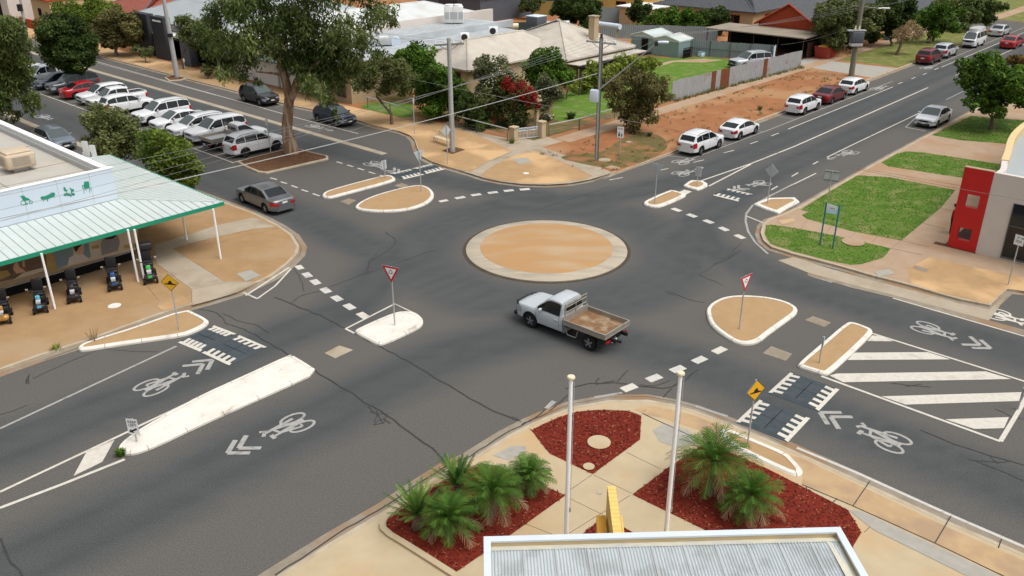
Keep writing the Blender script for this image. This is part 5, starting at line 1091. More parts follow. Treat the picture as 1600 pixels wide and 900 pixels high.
frond_plant('dwarf_palm', 'smaller dwarf palm in the right mulch bed before the long island', (1168, 806), .75, 50, 1.3, 'palm', .5, .032, PG, .12, 7, .36, 1.0)

# scattered weeds on the bare red verge: ground cover nobody could count
def verge_weeds():
    rg = np.random.default_rng(77); Q = []
    for _ in range(260):
        s, o = rg.uniform(13, 59), rg.uniform(5.8, 12.6)
        if rg.random() < .55: o = 5.8+abs(rg.normal(0, 1.0)) if rg.random() < .6 else 12.4-abs(rg.normal(0, .7))
        c = np.array(AB(s, o, KZ))
        for _ in range(int(rg.integers(5, 16))):
            a = rg.uniform(0, 6.28); d = np.array([math.cos(a), math.sin(a), 0]); l = rg.uniform(.06, .2); p0 = c+d*rg.uniform(0, .22); p1 = p0+d*l*.8+np.array([0, 0, l]); w = np.array([-d[1], d[0], 0])*.02
            Q.append([p0-w, p0+w, p1+w*.3, p1-w*.3])
    o = quads('verge_weeds', np.array(Q), rg.random(len(Q)), LM['brown'], None); kind(o, 'stuff')
verge_weeds()
def fence_weeds():
    rg = np.random.default_rng(78); Q = []
    for _ in range(160):
        f = rg.random(); c = np.array(AB(36+24*f, 14.75-1.2*f+rg.normal(0, .12), KZ))
        for _ in range(8):
            a = rg.uniform(0, 6.28); d = np.array([math.cos(a), math.sin(a), 0]); l = rg.uniform(.1, .35); p0 = c+d*rg.uniform(0, .2); p1 = p0+d*l*.5+np.array([0, 0, l]); w = np.array([-d[1], d[0], 0])*.025
            Q.append([p0-w, p0+w, p1+w*.3, p1-w*.3])
    o = quads('fence_weeds', np.array(Q), rg.random(len(Q)), LM['olive'], None); kind(o, 'stuff')
fence_weeds()

# grass blades over the lawns
def blades(px, n_m2, m, seed, hgt=.035):
    pp = ccw([Vector((q.x, q.y)) for q in PZ(px)]); rg = np.random.default_rng(seed); P = np.array([(q.x, q.y) for q in pp])
    lo, hi = P.min(0), P.max(0); n = int((hi-lo).prod()*n_m2); xy = lo+(hi-lo)*rg.random((n, 2)); ins = np.zeros(n, bool)
    for i in range(len(P)):
        a, b = P[i], P[i-1]
        if a[1] == b[1]: continue
        c = ((a[1] > xy[:, 1]) != (b[1] > xy[:, 1])) & (xy[:, 0] < (b[0]-a[0])*(xy[:, 1]-a[1])/(b[1]-a[1])+a[0]); ins ^= c
    xy = xy[ins]; n = len(xy); a = rg.uniform(0, 6.28, n); l = hgt*rg.uniform(.5, 1.3, n); d = np.stack([np.cos(a), np.sin(a), 0*a], 1); w = np.stack([-d[:, 1], d[:, 0], 0*a], 1)*.035
    p0 = np.concatenate([xy, np.full((n, 1), KZ+.006)], 1); p1 = p0+d*l[:, None]*1.1; p1[:, 2] += l
    f = np.sin(xy[:, 0]*1.7+2*np.sin(xy[:, 1]*.9))+np.sin(xy[:, 1]*2.3+1.5*np.sin(xy[:, 0]*1.1)); tint = np.clip(.5+.13*f+rg.normal(0, .11, n), 0, 1)
    o = quads('lawn_blades', np.stack([p0-w, p0+w, p1+w*.4, p1-w*.4], 1), tint, LM[m], None); kind(o, 'stuff')
LM['blade'] = leafmat('grass_blade', (.068, .128, .014), (.135, .2, .034), .35)
for k, p in enumerate(([(1197, 352), (1206, 351), (1240, 356), (1300, 367), (1392, 388), (1380, 403), (1345, 413), (1330, 414), (1290, 406), (1240, 393), (1203, 381), (1195, 366)], [(1340, 274), (1390, 277), (1493, 297), (1470, 325), (1408, 376), (1330, 361), (1260, 342), (1253, 336), (1263, 331), (1250, 328), (1290, 303)],
                       [(1377, 254), (1400, 241), (1415, 236.5), (1440, 238), (1500, 247), (1580, 259), (1560, 272), (1510, 279), (1420, 265), (1388, 260)], [(1456, 211), (1480, 199), (1517, 181), (1620, 190), (1660, 215), (1600, 227), (1500, 219)])): blades(p, 60, 'blade', 300+k)
# ------------------------------------------------------------------ buildings
def ABx(s, o, z=0.0): return tuple(AB(s, o, z))
def ray(px, py):
    return np.array((px-800)/FPX*_R - (py-450)/FPX*_U + _fw)
def on_o(px, py, o):
    """picture point -> (s, z) on the vertical plane at offset o"""
    d = ray(px, py); n = np.array(NA); k = (o + n@np.array([CX, CY, 0]))/(d@n); p = d*k
    return (p[0]-CX)*DA.x+(p[1]-CY)*DA.y, CAM_H+p[2]
def on_s(px, py, s):
    d = ray(px, py); n = np.array(DA); k = (s + n@np.array([CX, CY, 0]))/(d@n); p = d*k
    return (p[0]-CX)*NA.x+(p[1]-CY)*NA.y, CAM_H+p[2]
def uv(o):
    me = o.data; L = me.uv_layers.new(name='UVMap')
    for p in me.polygons:
        n = p.normal; t = Vector((-n.y, n.x, 0)); t = t.normalized() if t.length > .01 else Vector((1, 0, 0)); b = n.cross(t)
        for li in p.loop_indices: v = me.vertices[me.loops[li].vertex_index].co; L.data[li].uv = (v.dot(t), v.dot(b))
    return o
def rect(s0, s1, o0, o1): return [AB(s0, o0), AB(s1, o0), AB(s1, o1), AB(s0, o1)]
def walls(t, fp, z0, z1, m, name='wall'): return MB().prism(fp, z0, z1).build(name, M[m], t)
def hip(t, s0, s1, o0, o1, z0, z1, m, eave=.45, name='roof', g0=0, g1=0, along='s', th=.16):
    """hip roof; g0/g1 = 1 makes that end a gable"""
    s0 -= eave; s1 += eave; o0 -= eave; o1 += eave
    if along == 's': h = (o1-o0)/2; a, b = (s0+h*(1-g0), (o0+o1)/2), (s1-h*(1-g1), (o0+o1)/2); E = [(s0, o0), (s1, o0), (s1, o1), (s0, o1)]
    else: h = (s1-s0)/2; a, b = ((s0+s1)/2, o0+h*(1-g0)), ((s0+s1)/2, o1-h*(1-g1)); E = [(s1, o0), (s1, o1), (s0, o1), (s0, o0)]
    mb = MB(); e = [ABx(*q, z0) for q in E]; A, B = ABx(*a, z1), ABx(*b, z1)
    mb._add(e+[A, B], [(0, 1, 5, 4), (2, 3, 4, 5), (1, 2, 5), (3, 0, 4)])
    f = [ABx(*q, z0-th) for q in E]; mb._add(e+f, [(0, 1, 5, 4), (1, 2, 6, 5), (2, 3, 7, 6), (3, 0, 4, 7), (7, 6, 5, 4)])
    r = uv(mb.build(name, M[m], t))
    cp = MB()
    for p, q in ((A, B), (e[0], A), (e[3], A), (e[1], B), (e[2], B)): cp.tube([p, q], .09, 6)
    cp.build('ridge_cap', M[m if not m.startswith('tile') else 'greyclad'], r); return r
def window(t, plane, at_, a0, a1, z0, z1, out, frame='white_metal', glass='glass'):
    """window on the plane s=at_ or o=at_; out = sign of the outward side"""
    def P(a, z, d): return ABx(at_+d*out, a, z) if plane == 's' else ABx(a, at_+d*out, z)
    fb = MB(); w = .07
    for (x0, x1, y0, y1) in ((a0, a1, z0, z0+w), (a0, a1, z1-w, z1), (a0, a0+w, z0+w, z1-w), (a1-w, a1, z0+w, z1-w), ((a0+a1)/2-w/2, (a0+a1)/2+w/2, z0+w, z1-w)):
        c = [P(x, y, d) for d in (0, .06) for x in (x0, x1) for y in (y0, y1)]
        fb._add(c, [(0, 1, 3, 2), (4, 6, 7, 5), (0, 4, 5, 1), (2, 3, 7, 6), (0, 2, 6, 4), (1, 5, 7, 3)])
    f = fb.build('window', M[frame], t)
    MB().quad(P(a0+w, z0+w, .02), P(a1-w, z0+w, .02), P(a1-w, z1-w, .02), P(a0+w, z1-w, .02)).build('pane', M[glass], f)

# --- scooter shop with verandah
def shop():
    t = thing('shop', 'mobility scooter shop with white sign panel and green edged corner verandah', 'shop')
    O, PO, SR = 15.3, 16.15, -16.1
    wb = MB().prism(rect(-46, SR-.15, O, 42), KZ, 3.13); wb.build('wall', M['brown_wall'], t)
    MB().prism(rect(-46, SR-.15, O-.03, O-.004), KZ+.01, .62).build('dark_wall_base', M['dark'], t)  # dark strip along the foot of the shop wall
    MB().prism(rect(-46, SR-.35, PO+.25, 41.8), 3.3, 4.45).build('roof', M['roof_flat'], t)
    sm = MB()
    for o in (21, 26, 31): sm.prism(rect(-46, SR-.36, o, o+.05), 4.45, 4.462)
    for s in (-20.5, -26): sm.prism(rect(s, s+.05, PO+.3, 41), 4.45, 4.464)
    sm.build('roof_seam', M['gutter'], t)
    MB().prism(rect(-46, SR, PO, PO+.2), 3.32, 5.0).build('sign_panel', M['sign_panel'], t)
    pp = MB(); pp.prism(rect(SR-.3, SR, PO+.21, 42), 3.32, 4.9); pp.build('parapet', M['wall_white'], t)
    MB().prism(rect(SR-.42, SR-.3, PO+.25, 41.9), 4.4, 4.72).build('flashing', M['galv'], t)
    cp = MB().prism(rect(-46, SR+.03, PO-.03, PO+.24), 5.0, 5.05); cp.prism(rect(SR-.33, SR+.03, PO+.25, 42), 4.9, 4.95); cp.build('capping', M['white_metal'], t)
    jb = MB()
    for k in range(9): s = SR-1.25-k*1.62; jb.prism(rect(s, s+.018, PO-.006, PO+.0), 3.4, 4.99)
    for z in (3.62,): jb.prism(rect(-46, SR, PO-.006, PO), z, z+.025)
    jb.build('panel_joint', M['galv'], t)
    # icons on the sign panel
    ic = [MB()]
    def P(x, y): s, z = on_o(x/8, 260+y/8, PO); return s, z
    def shape(pts): ic[-1].poly([ABx(*q) for q in [(s, PO-.012, z) for s, z in [P(*p) for p in pts]]])
    def ringp(cx, cy, rx, ry, w=.03):
        c = P(cx, cy); r = abs(P(cx+rx, cy)[0]-c[0]); n = 20
        for k in range(n):
            a, b = 2*math.pi*k/n, 2*math.pi*(k+1)/n
            ic[-1].quad(*[ABx(c[0]+rr*math.cos(q), PO-.012, c[1]+rr*math.sin(q)) for rr, q in ((r, a), (r, b), (r-w, b), (r-w, a))])
    shape([(258, 368), (300, 365), (322, 390), (350, 395), (372, 412), (335, 425), (285, 422), (270, 395)]); ringp(290, 455, 36, 36); ringp(332, 468, 17, 17); ringp(385, 448, 25, 25); shape([(300, 425), (372, 413), (380, 440), (372, 440), (365, 422), (305, 432)]); shape([(245, 366), (262, 370), (262, 378), (245, 374)])
    ic.append(MB())
    shape([(505, 385), (520, 375), (560, 372), (620, 345), (640, 328), (680, 325), (690, 352), (680, 370), (600, 410), (530, 420), (510, 405)]); shape([(533, 418), (545, 417), (545, 437), (536, 437)]); shape([(585, 410), (598, 406), (598, 438), (588, 438)]); shape([(665, 375), (677, 370), (680, 388), (670, 388)])
    ic.append(MB())
    shape([(795, 255), (815, 262), (825, 290), (845, 292), (840, 315), (805, 310), (792, 285)]); shape([(865, 265), (885, 270), (895, 285), (922, 282), (925, 310), (900, 318), (905, 335), (935, 340), (935, 358), (900, 362), (888, 340), (885, 300)]); shape([(800, 345), (830, 325), (860, 338), (880, 345), (895, 360), (870, 370), (840, 365), (805, 362)]); ringp(808, 358, 14, 14); ringp(885, 368, 13, 13); ringp(918, 350, 16, 16)
    ic.append(MB())
    shape([(1050, 190), (1108, 186), (1118, 235), (1120, 272), (1060, 280), (1048, 268)]); shape([(1022, 240), (1050, 228), (1052, 240), (1035, 248), (1045, 285), (1036, 285)])
    for a, b in (((1042, 280), (1048, 335)), ((1068, 282), (1072, 305)), ((1112, 276), (1118, 328)), ((1128, 262), (1134, 300))): shape([a, (a[0]+7, a[1]), (b[0]+7, b[1]), b])
    for i_ in ic: i_.build('sign_icon', M['green_trim'], t)
    # verandah
    fo, fs, zh, zl, eb = 12.55, -12.1, 3.3, 2.93, 26.3
    f = [(-46, PO-.01, zh), (SR+.01, PO-.01, zh), (fs, fo, zl), (-46, fo, zl)]; g = [(SR+.01, PO-.01, zh), (SR+.01, eb, zh), (fs, eb, zl), (fs, fo, zl)]
    vb = MB()
    for q in (f, g): vb.quad(*[ABx(*p) for p in q]); vb.quad(*[ABx(p[0], p[1], p[2]-.05) for p in q][::-1])
    vr = vb.build('verandah_roof', M['roof_green'], t)
    rb = MB(); w = .02
    for k in range(82):
        s = -45.8+k*.41
        e0 = PO-.02 if s <= SR else PO-.02-(s-SR)*(PO-fo)/(fs-SR)
        if s > fs-.1: break
        def zz(o): return zl+(zh-zl)*(o-fo)/(PO-fo)+.002
        if e0-fo < .1: continue
        rb._add([ABx(s-w, fo, zz(fo)), ABx(s+w, fo, zz(fo)), ABx(s+w, e0, zz(e0)), ABx(s-w, e0, zz(e0)), ABx(s-w*.5, fo, zz(fo)+.035), ABx(s+w*.5, fo, zz(fo)+.035), ABx(s+w*.5, e0, zz(e0)+.035), ABx(s-w*.5, e0, zz(e0)+.035)], [(4, 5, 6, 7), (0, 4, 7, 3), (1, 2, 6, 5), (0, 1, 5, 4)])
    for k in range(44):
        o = fo+.2+k*.31
        s0 = SR+.03 if o >= PO else SR+.03+(PO-o)*(fs-SR)/(PO-fo)
        if o > eb: break
        def zs(s): return zl+(zh-zl)*(fs-s)/(fs-SR)+.002
        if fs-s0 < .1: continue
        rb._add([ABx(s0, o-w, zs(s0)), ABx(fs, o-w, zs(fs)), ABx(fs, o+w, zs(fs)), ABx(s0, o+w, zs(s0)), ABx(s0, o-w*.5, zs(s0)+.035), ABx(fs, o-w*.5, zs(fs)+.035), ABx(fs, o+w*.5, zs(fs)+.035), ABx(s0, o+w*.5, zs(s0)+.035)], [(4, 5, 6, 7), (0, 1, 5, 4), (3, 7, 6, 2), (1, 2, 6, 5)])
    rb.build('roof_ribs', M['rib'], vr)
    MB().tube([ABx(SR, PO, zh+.02), ABx(fs, fo, zl+.02)], .04, 6).build('hip_cap', M['roof_green'], vr)
    fb = MB().prism(rect(-46, fs+.02, fo-.05, fo), zl-.17, zl+.03); fb.prism(rect(fs, fs+.05, fo+.01, eb), zl-.17, zl+.03); fb.build('fascia', M['green_trim'], t)
    for px in ((345, 404), (292, 375), (226, 440), (86, 482), (216, 440), (-60, 527)):
        p = G(*px, KZ); MB().tube([p, (p.x, p.y, 2.95)], .055, 8).build('verandah_post', M['white_metal'], t)
    p = AB(-13.0, 21.5); MB().tube([(p.x, p.y, KZ), (p.x, p.y, 2.95)], .055, 8).build('verandah_post', M['white_metal'], t)
    # mural of two seated people and a workbench on the shop front
    mu = MB()
    M['mu0'] = mat('mural_cream', (.62, .53, .4), (.52, .43, .32), 1.5, .7); M['mu1'] = mat('mural_brown', (.14, .09, .07), (.22, .15, .1), 2, .7); M['mu2'] = mat('mural_slate', (.17, .24, .27), (.23, .3, .32), 1, .7); M['mu3'] = mat('mural_skin', (.62, .36, .25), rough=.7); M['mu4'] = mat('mural_shirt', (.68, .6, .55), (.55, .45, .42), 9, .7); M['mu5'] = mat('mural_grey', (.2, .185, .185), (.32, .3, .29), 6, .7, stretch=(6, 6, 1)); M['mu6'] = mat('mural_mustard', (.48, .34, .13), (.36, .25, .09), 4, .7); M['mu7'] = mat('mural_hair', (.06, .035, .02), rough=.7)
    lv = [0]
    def ms(pts, mi):
        lv[0] += .0022; mu.poly([ABx(s, O-.035-lv[0], max(z, .63)) for s, z in [on_o(x/5.623, 340+y/5.623, O) for x, y in pts]], mi)
    ms([(-900, 250), (480, 200), (480, 455), (-900, 760)], 1); ms([(480, 150), (1210, 60), (1210, 345), (480, 455)], 0)
    ms([(465, 260), (640, 225), (640, 400), (465, 460)], 2); ms([(740, 200), (775, 215), (795, 340), (760, 370), (720, 330)], 2)
    ms([(400, 300), (465, 290), (495, 450), (410, 470)], 6); ms([(655, 320), (715, 310), (780, 360), (770, 372), (590, 415), (605, 350)], 4); ms([(660, 250), (700, 228), (735, 262), (732, 300), (700, 325), (670, 310)], 3); ms([(640, 250), (690, 225), (720, 235), (690, 260), (668, 300), (650, 285)], 7)
    ms([(900, 170), (960, 140), (1030, 150), (1050, 215), (1030, 290), (890, 330), (880, 240)], 5); ms([(905, 160), (1005, 135), (1018, 160), (985, 185), (920, 190)], 7)
    ms([(800, 250), (865, 235), (870, 265), (805, 275)], 6); ms([(1085, 240), (1190, 222), (1190, 262), (1085, 270)], 6)
    ms([(120, 400), (150, 385), (165, 430), (225, 470), (140, 490), (110, 450)], 3); ms([(190, 380), (210, 375), (215, 430), (195, 430)], 3); ms([(-50, 470), (60, 460), (90, 500), (0, 540), (-60, 545)], 6); ms([(200, 480), (400, 430), (400, 462), (110, 545)], 0)
    mu.build('mural', [M['mu%d' % k] for k in range(8)], t)
    MB().prism(rect(-24, SR-.3, O-.06, O-.03), .585, .62).build('mural_rail', M['galv'], t)
    c = thing('rooftop_cooler', 'beige box shaped evaporative cooler on the flat shop roof', 'air conditioner', AB(-18.9, 21.4, 4.46), AA)
    MB().box((0, 0, .12), (.7, .7, .24)).build('base', M['galv'], c)
    b = MB().box((0, 0, .62), (1.5, 1.4, .8), bev=.12).build('casing', M['beige_plastic'], c, 50); MB().box((0, 0, 1.06), (1.3, 1.2, .14), bev=.06).build('lid', M['beige_plastic'], c, 50)
    for x, y, d in ((0, -.705, (.9, .02, .5)), (-.755, 0, (.02, .85, .5)), (0, .705, (.9, .02, .5)), (.755, 0, (.02, .85, .5))):
        lb = MB()
        for k in range(7): lb.box((x, y, .42+k*.07), (d[0], d[1], .03))
        lb.build('louvre', M['alloy'], c)
    p = thing('roof_pipe', 'bent pale pipe lying along the scooter shop roof edge', 'pipe', AB(-19.5, 17.0, 4.47)); MB().tube([(0, 0, .1), DA*2.2+Vector((0, 0, .1)), DA*2.2+Vector((0, 0, .3))], .04, 6).build('pipe_run', M['alloy'], p)
    fl = thing('roof_finial', 'pair of white pointed panels standing beyond the shop verandah', 'sign', AB(-13.3, 26.6)); 
    for k, (a, h) in enumerate(((0, 4.0), (.42, 3.75))): MB().prism([(a-.28, -.03), (a+.28, -.03), (a+.1, .03), (a-.1, .03)], KZ, h-.7).prism([(a-.2, -.03), (a+.2, -.03), (a+.02, .02), (a-.02, .02)], h-.7, h).build('panel', M['wall_white'], fl)
shop()
def scooter(label, px, col, seat=1, canopy=False, big=1.0, rz=-AA-.5):
    nm = 'paint_'+col
    t = thing('mobility_scooter', label, 'mobility scooter', G(*px, KZ), -2.7, 'mobility scooters lined up under the verandah'); t.scale = (big,)*3
    C_ = M[nm]; K = M['black_plastic']
    MB().box((0, -.1, .2), (.5, 1.1, .1), bev=.04).build('deck', K, t, 50)
    fw = MB().box((0, .5, .34), (.52, .34, .26), bev=.1); fw.build('front_cowl', K if col not in ('gold',) else C_, t, 50)
    MB().box((0, -.45, .42), (.5, .5, .36), bev=.1).build('motor_cover', K, t, 50)
    tl = MB().tube([(0, .48, .35), (0, .38, .7), (0, .3, .98)], [.1, .08, .06], 8); tl.build('tiller', K, t, 50)
    MB().box((0, .672, .42), (.18, .02, .14), bev=.008).build('cowl_badge', C_, t); MB().box((0, .46, .78), (.2, .08, .26), bev=.03).build('tiller_panel', C_, t, 50)
    hb = MB().tube([(-.32, .16, 1.0), (-.2, .28, 1.02), (.2, .28, 1.02), (.32, .16, 1.0)], .022, 6); hb.box((0, .27, 1.04), (.26, .14, .08), bev=.02); hb.build('handlebar', K, t)
    for sg in (-1, 1): MB().tube([(sg*.3, .2, 1.02), (sg*.36, .24, 1.16)], .012, 5).box((sg*.38, .25, 1.19), (.12, .03, .08), bev=.01).build('mirror', M['chrome'], t)
    MB().box((0, -.42, .68), (.5, .48, .12), bev=.05).build('seat', K, t, 50); MB().box((0, -.68, 1.0), (.48, .12, .62), bev=.05).build('backrest', K, t, 50)
    for sg in (-1, 1): MB().box((sg*.3, -.42, .86), (.07, .4, .05), bev=.02).build('armrest', K, t)
    MB().box((0, .7, .62), (.2, .06, .12), bev=.02).build('headlight', M['lens'], t); MB().box((0, .52, .66), (.2, .01, .1)).build('label_plate', M['sign_white'], t)
    for x in (-.28, .28):
        for y, r in ((.5, .16), (-.5, .17)):
            w = MB().lathe([(r*.5, -.05), (r, -.045), (r, .045), (r*.5, .05)], 14, 0, 'Y').build('wheel', M['rubber'], t, 40); w.location = (x, y, r); w.rotation_euler = (0, 0, math.pi/2)
            h = MB().lathe([(r*.55, -.052), (r*.5, .052), (.01, .052)], 10, 0, 'Y').build('hub', M['rim'], w)
    if canopy:
        MB().box((0, -.78, 1.42), (.72, .42, .36), bev=.08).build('rear_box', K, t, 50)
        MB().tube([(0, -.72, 1.1), (0, -.76, 1.3)], .04).build('box_stem', K, t)
    return t
for n_, c in (('gold', (.45, .24, .06)), ('sky', (.1, .42, .6)), ('plain', (.03, .035, .04)), ('royal', (.02, .09, .3)), ('lime', (.05, .5, .1))): paint('paint_'+n_, c)
scooter('black scooter with amber panels at the left edge of the picture', (8, 500), 'gold'); scooter('black scooter with sky blue panels left of a verandah post', (65, 483), 'sky'); scooter('plain black scooter with white plates in the middle of the row', (117, 467), 'plain')
scooter('black scooter with deep blue panels under the mural of the standing figure', (180, 448), 'royal', big=1.05); scooter('black scooter with bright green panels and a rear box, behind a verandah post', (235, 437), 'lime', canopy=True, big=1.08)

# --- red framed building on the right
def red_building():
    t = thing('red_framed_building', 'white building with a red portal wall, curved cream parapet and dark glass front', 'building')
    s0 = 15.0; oL, oR = -16.4, -17.85; H = 4.68
    def hole(pts): q = [on_s(x, y, s0) for x, y in pts]; return max(p[0] for p in q), min(p[0] for p in q), min(p[1] for p in q), max(p[1] for p in q)
    h1 = hole([(1507, 302), (1531, 328)]); h2 = hole([(1495, 354), (1519, 379)])
    fb = MB()
    zs = [KZ, h2[2], h2[3], h1[2], h1[3], H]; a, b = -16.78, -17.46
    fb.prism(rect(s0, s0+.3, oR, b), KZ, H); fb.prism(rect(s0, s0+.3, a, oL), KZ, H)
    for z0, z1 in ((zs[0], zs[1]), (zs[2], zs[3]), (zs[4], zs[5])): fb.prism(rect(s0, s0+.3, b, a), z0, z1)
    fb.build('red_portal', M['red_wall'], t)
    MB().prism(rect(s0-.004, s0+.31, oR, oL+.01), H, H+.02).build('portal_cap', M['pink'], t)
    top = [G(x, y, H) for x, y in ((1552, 272), (1557, 263), (1565, 250), (1571, 235), (1574, 220), (1582, 206), (1600, 191), (1650, 160), (1700, 130))]
    curve = [Vector(q[:2]) for q in [AB(s0+.32, oR-.03), AB(s0+1.0, oR-.05)] + top[2:]]
    fp = smooth_line(curve, 1) + [Vector(q[:2]) for q in [AB(60, -42), AB(s0+.02, -42), AB(s0+.02, oR-.01)]]
    fp = ccw(fp)
    MB().prism(fp, KZ, 4.2).build('wall', M['wall_pinkish'], t)
    MB().ring(fp, inset(fp, .3), 4.2, H-.02).build('parapet', M['wall_pinkish'], t)
    MB().prism(inset(fp, .32), 4.2, 4.26).build('roof', M['roof_grey'], t)
    rb = MB()
    for k in range(60):
        s = 15.6+k*.55
        rb.prism(rect(s, s+.06, -39, -19.0-max(0, s-17)*.12), 4.26, 4.3)
    rb.build('roof_ribs', M['roof_comm'], t)
    cc = smooth_line([Vector(q[:2]) for q in top[2:]], 1); cb = MB()
    for p, q in zip(cc[:-1], cc[1:]):
        d = (q-p).normalized(); n_ = Vector((d.y, -d.x))*.34; cb.prism([p-n_*.06, q-n_*.06, q+n_, p+n_], 4.22, H+.03)
    cb.build('cream_parapet', M['cream_paint2'], t)
    a0 = on_s(1584, 318, s0)[0]; z1 = on_s(1584, 318, s0)[1]
    MB().prism(rect(s0-.012, s0+.015, -38, a0), KZ+.16, z1).build('shop_window', M['glass'], t)
    fr = MB(); 
    for o in (a0, a0-1.6, a0-3.2, a0-4.8): fr.prism(rect(s0-.03, s0+.012, o-.05, o), KZ+.16, z1)
    fr.prism(rect(s0-.028, s0+.013, -38, a0), KZ+.1, KZ+.2); fr.prism(rect(s0-.028, s0+.013, -38, a0), z1*.62, z1*.62+.05); fr.build('window_frame', M['dark_steel'], t)
    MB().prism(rect(s0-.07, s0+.31, oR-.05, oL+.7), KZ+.012, KZ+.022).build('brick_threshold', M['bark_soil'], t)
M['cream_paint2'] = mat('cream_capping', (.66, .5, .26), (.6, .46, .26), 1, .8)
red_building()
sheet('brick_paving', ABP([(15.3, -16.2), (20, -16.2), (20, -17.9), (15.3, -17.9)]), 'timber_dark', 3)
# --- foreground building: white parapet and corrugated zinc roof
def front_building():
    t = thing('low_roofed_building', 'foreground building with corrugated zinc roof and white parapet', 'building')
    Z1 = 4.0; A, B = G(757, 842, Z1), G(1312, 827, Z1); u = (B-A).normalized(); v = Vector((u.y, -u.x, 0)); L = (B-A).length; D = 9
    def P(a, b, z): q = A+u*a+v*b; return (q.x, q.y, z)
    def bx(mb, a0, a1, b0, b1, z0, z1): mb.prism([P(a0, b0, 0), P(a1, b0, 0), P(a1, b1, 0), P(a0, b1, 0)], z0, z1); return mb
    w = .13; zr = 3.84
    mb = MB(); bx(mb, 0, L, 0, w, SZ, Z1); bx(mb, 0, w, w, D, SZ, Z1); bx(mb, L-w, L, w, D, SZ, Z1); mb.build('wall', M['cream_wall'], t)
    cb = MB(); bx(cb, -.02, L+.02, -.03, w+.02, Z1, Z1+.05); bx(cb, -.02, w+.02, w+.02, D, Z1, Z1+.05); bx(cb, L-w-.02, L+.02, w+.02, D, Z1, Z1+.05); cb.build('parapet_cap', M['cap_blue'], t)
    gb = MB(); gb.quad(P(w, w+.005, Z1-.12), P(L-w, w+.005, Z1-.12), P(L-w, w+.22, zr+.1), P(w, w+.22, zr+.1)); gb.quad(P(L-w-.005, w, Z1-.12), P(L-w-.005, D, Z1-.12), P(L-w-.3, D, zr+.1), P(L-w-.3, w+.2, zr+.1)); gb.build('flashing', M['galv_worn'], t)
    n = int((L-2*w)/.076)*6; pts = []
    for i in range(n+1):
        a = w+.02+(L-2*w-.04)*i/n; pts.append((a, zr+.095+.017*math.sin(i*math.pi/3)))
    rb = MB(); vs = []
    for a, z in pts: vs += [P(a, w+.17, z-.01), P(a, D, z-.35)]
    rb._add(vs, [(2*i, 2*i+2, 2*i+3, 2*i+1) for i in range(n)]); rb.build('roof', M['zinc'], t, 80)
    lap = MB()
    for k in range(1, 11): a = w+.76*k; lap._add([P(a, w+.2, zr+.113), P(a+.03, w+.2, zr+.113), P(a+.03, D, zr-.222), P(a, D, zr-.222)], [(0, 1, 2, 3)])
    lap.build('sheet_lap', M['galv'], t)
M['cap_blue'] = mat('parapet_capping', (.60, .65, .70), (.55, .6, .65), .8, .5)
M['galv_worn'] = mat('worn_flashing', (.44, .45, .44), (.62, .58, .44), 1.2, .6, detail=3)
front_building()
t = thing('sign_pylon', 'stepped yellow and amber slab pylon standing before the white parapet', 'pylon')
def slab(px, z1, m, nm, z0=SZ):
    q = [G(x, y, z1) for x, y in px]; mb = MB().prism(q, z0, z1)
    for k in range(1, 12):
        f = k/12; a = q[0].lerp(q[3], f); b = q[1].lerp(q[2], f); mb.tube([(a.x, a.y, z1+.001), (b.x, b.y, z1+.001)], .006, 4, 1)
    mb.build(nm, [M[m], M['orange_brick']], t)
slab([(949, 759), (961.5, 759), (973, 836), (958.5, 836)], 3.3, 'yellow_brick', 'tall_slab'); slab([(932, 805), (946, 805), (949, 838), (934, 838)], 2.6, 'orange_brick', 'short_slab'); slab([(946.5, 806), (955, 806), (959, 838), (949.5, 838)], 2.45, 'yellow_brick', 'middle_slab'); slab([(969, 806), (972, 806), (976.5, 838), (974, 838)], 2.6, 'yellow_brick', 'edge_slab')

# --- pale roofed house on the corner block
def house():
    t = thing('pale_roofed_house', 'old cream house with a large pale iron hip roof and a cream chimney', 'house')
    walls(t, rect(23.6, 45, 30, 38), KZ, 3, 'cream_wall'); walls(t, rect(33.8, 44.6, 26.3, 29.98), KZ, 3, 'cream_wall')
    hip(t, 23.6, 38, 29.9, 36.2, 2.95, 5.0, 'roof_old', along='s'); hip(t, 33.8, 44.6, 26.3, 37.6, 3.0, 5.75, 'roof_old', along='s')
    p = AB(40.3, 28.0); MB().box((p.x, p.y, 5.0), (.75, .75, 2.6), rz=AA).build('chimney', M['cream'], t); MB().box((p.x, p.y, 6.34), (.9, .9, .12), rz=AA).build('chimney_cap', M['conc'], t)
    window(t, 's', 23.6, 30.9, 32.1, 1.0, 2.5, -1, 'darkgreen'); window(t, 'o', 29.98, 26, 27.4, 1.0, 2.4, -1); window(t, 'o', 26.3, 38.5, 40.3, .9, 2.3, -1)
    vb = MB().prism(rect(33.5, 45.2, 24.4, 26.25), 2.55, 2.62); vb.build('verandah_roof', M['roof_old'], t)
    for s in (33.7, 37.5, 41.3, 45): p = AB(s, 24.6); MB().tube([(p.x, p.y, KZ), (p.x, p.y, 2.55)], .05, 6).build('verandah_post', M['bench_cream'], t)
    fl = MB(); a = AB(34.2, 27.2); 
    MB().prism(rect(33.3, 45.3, 23.9, 24.35), 2.35, 2.5).build('verandah_gutter', M['dark'], t)
house()
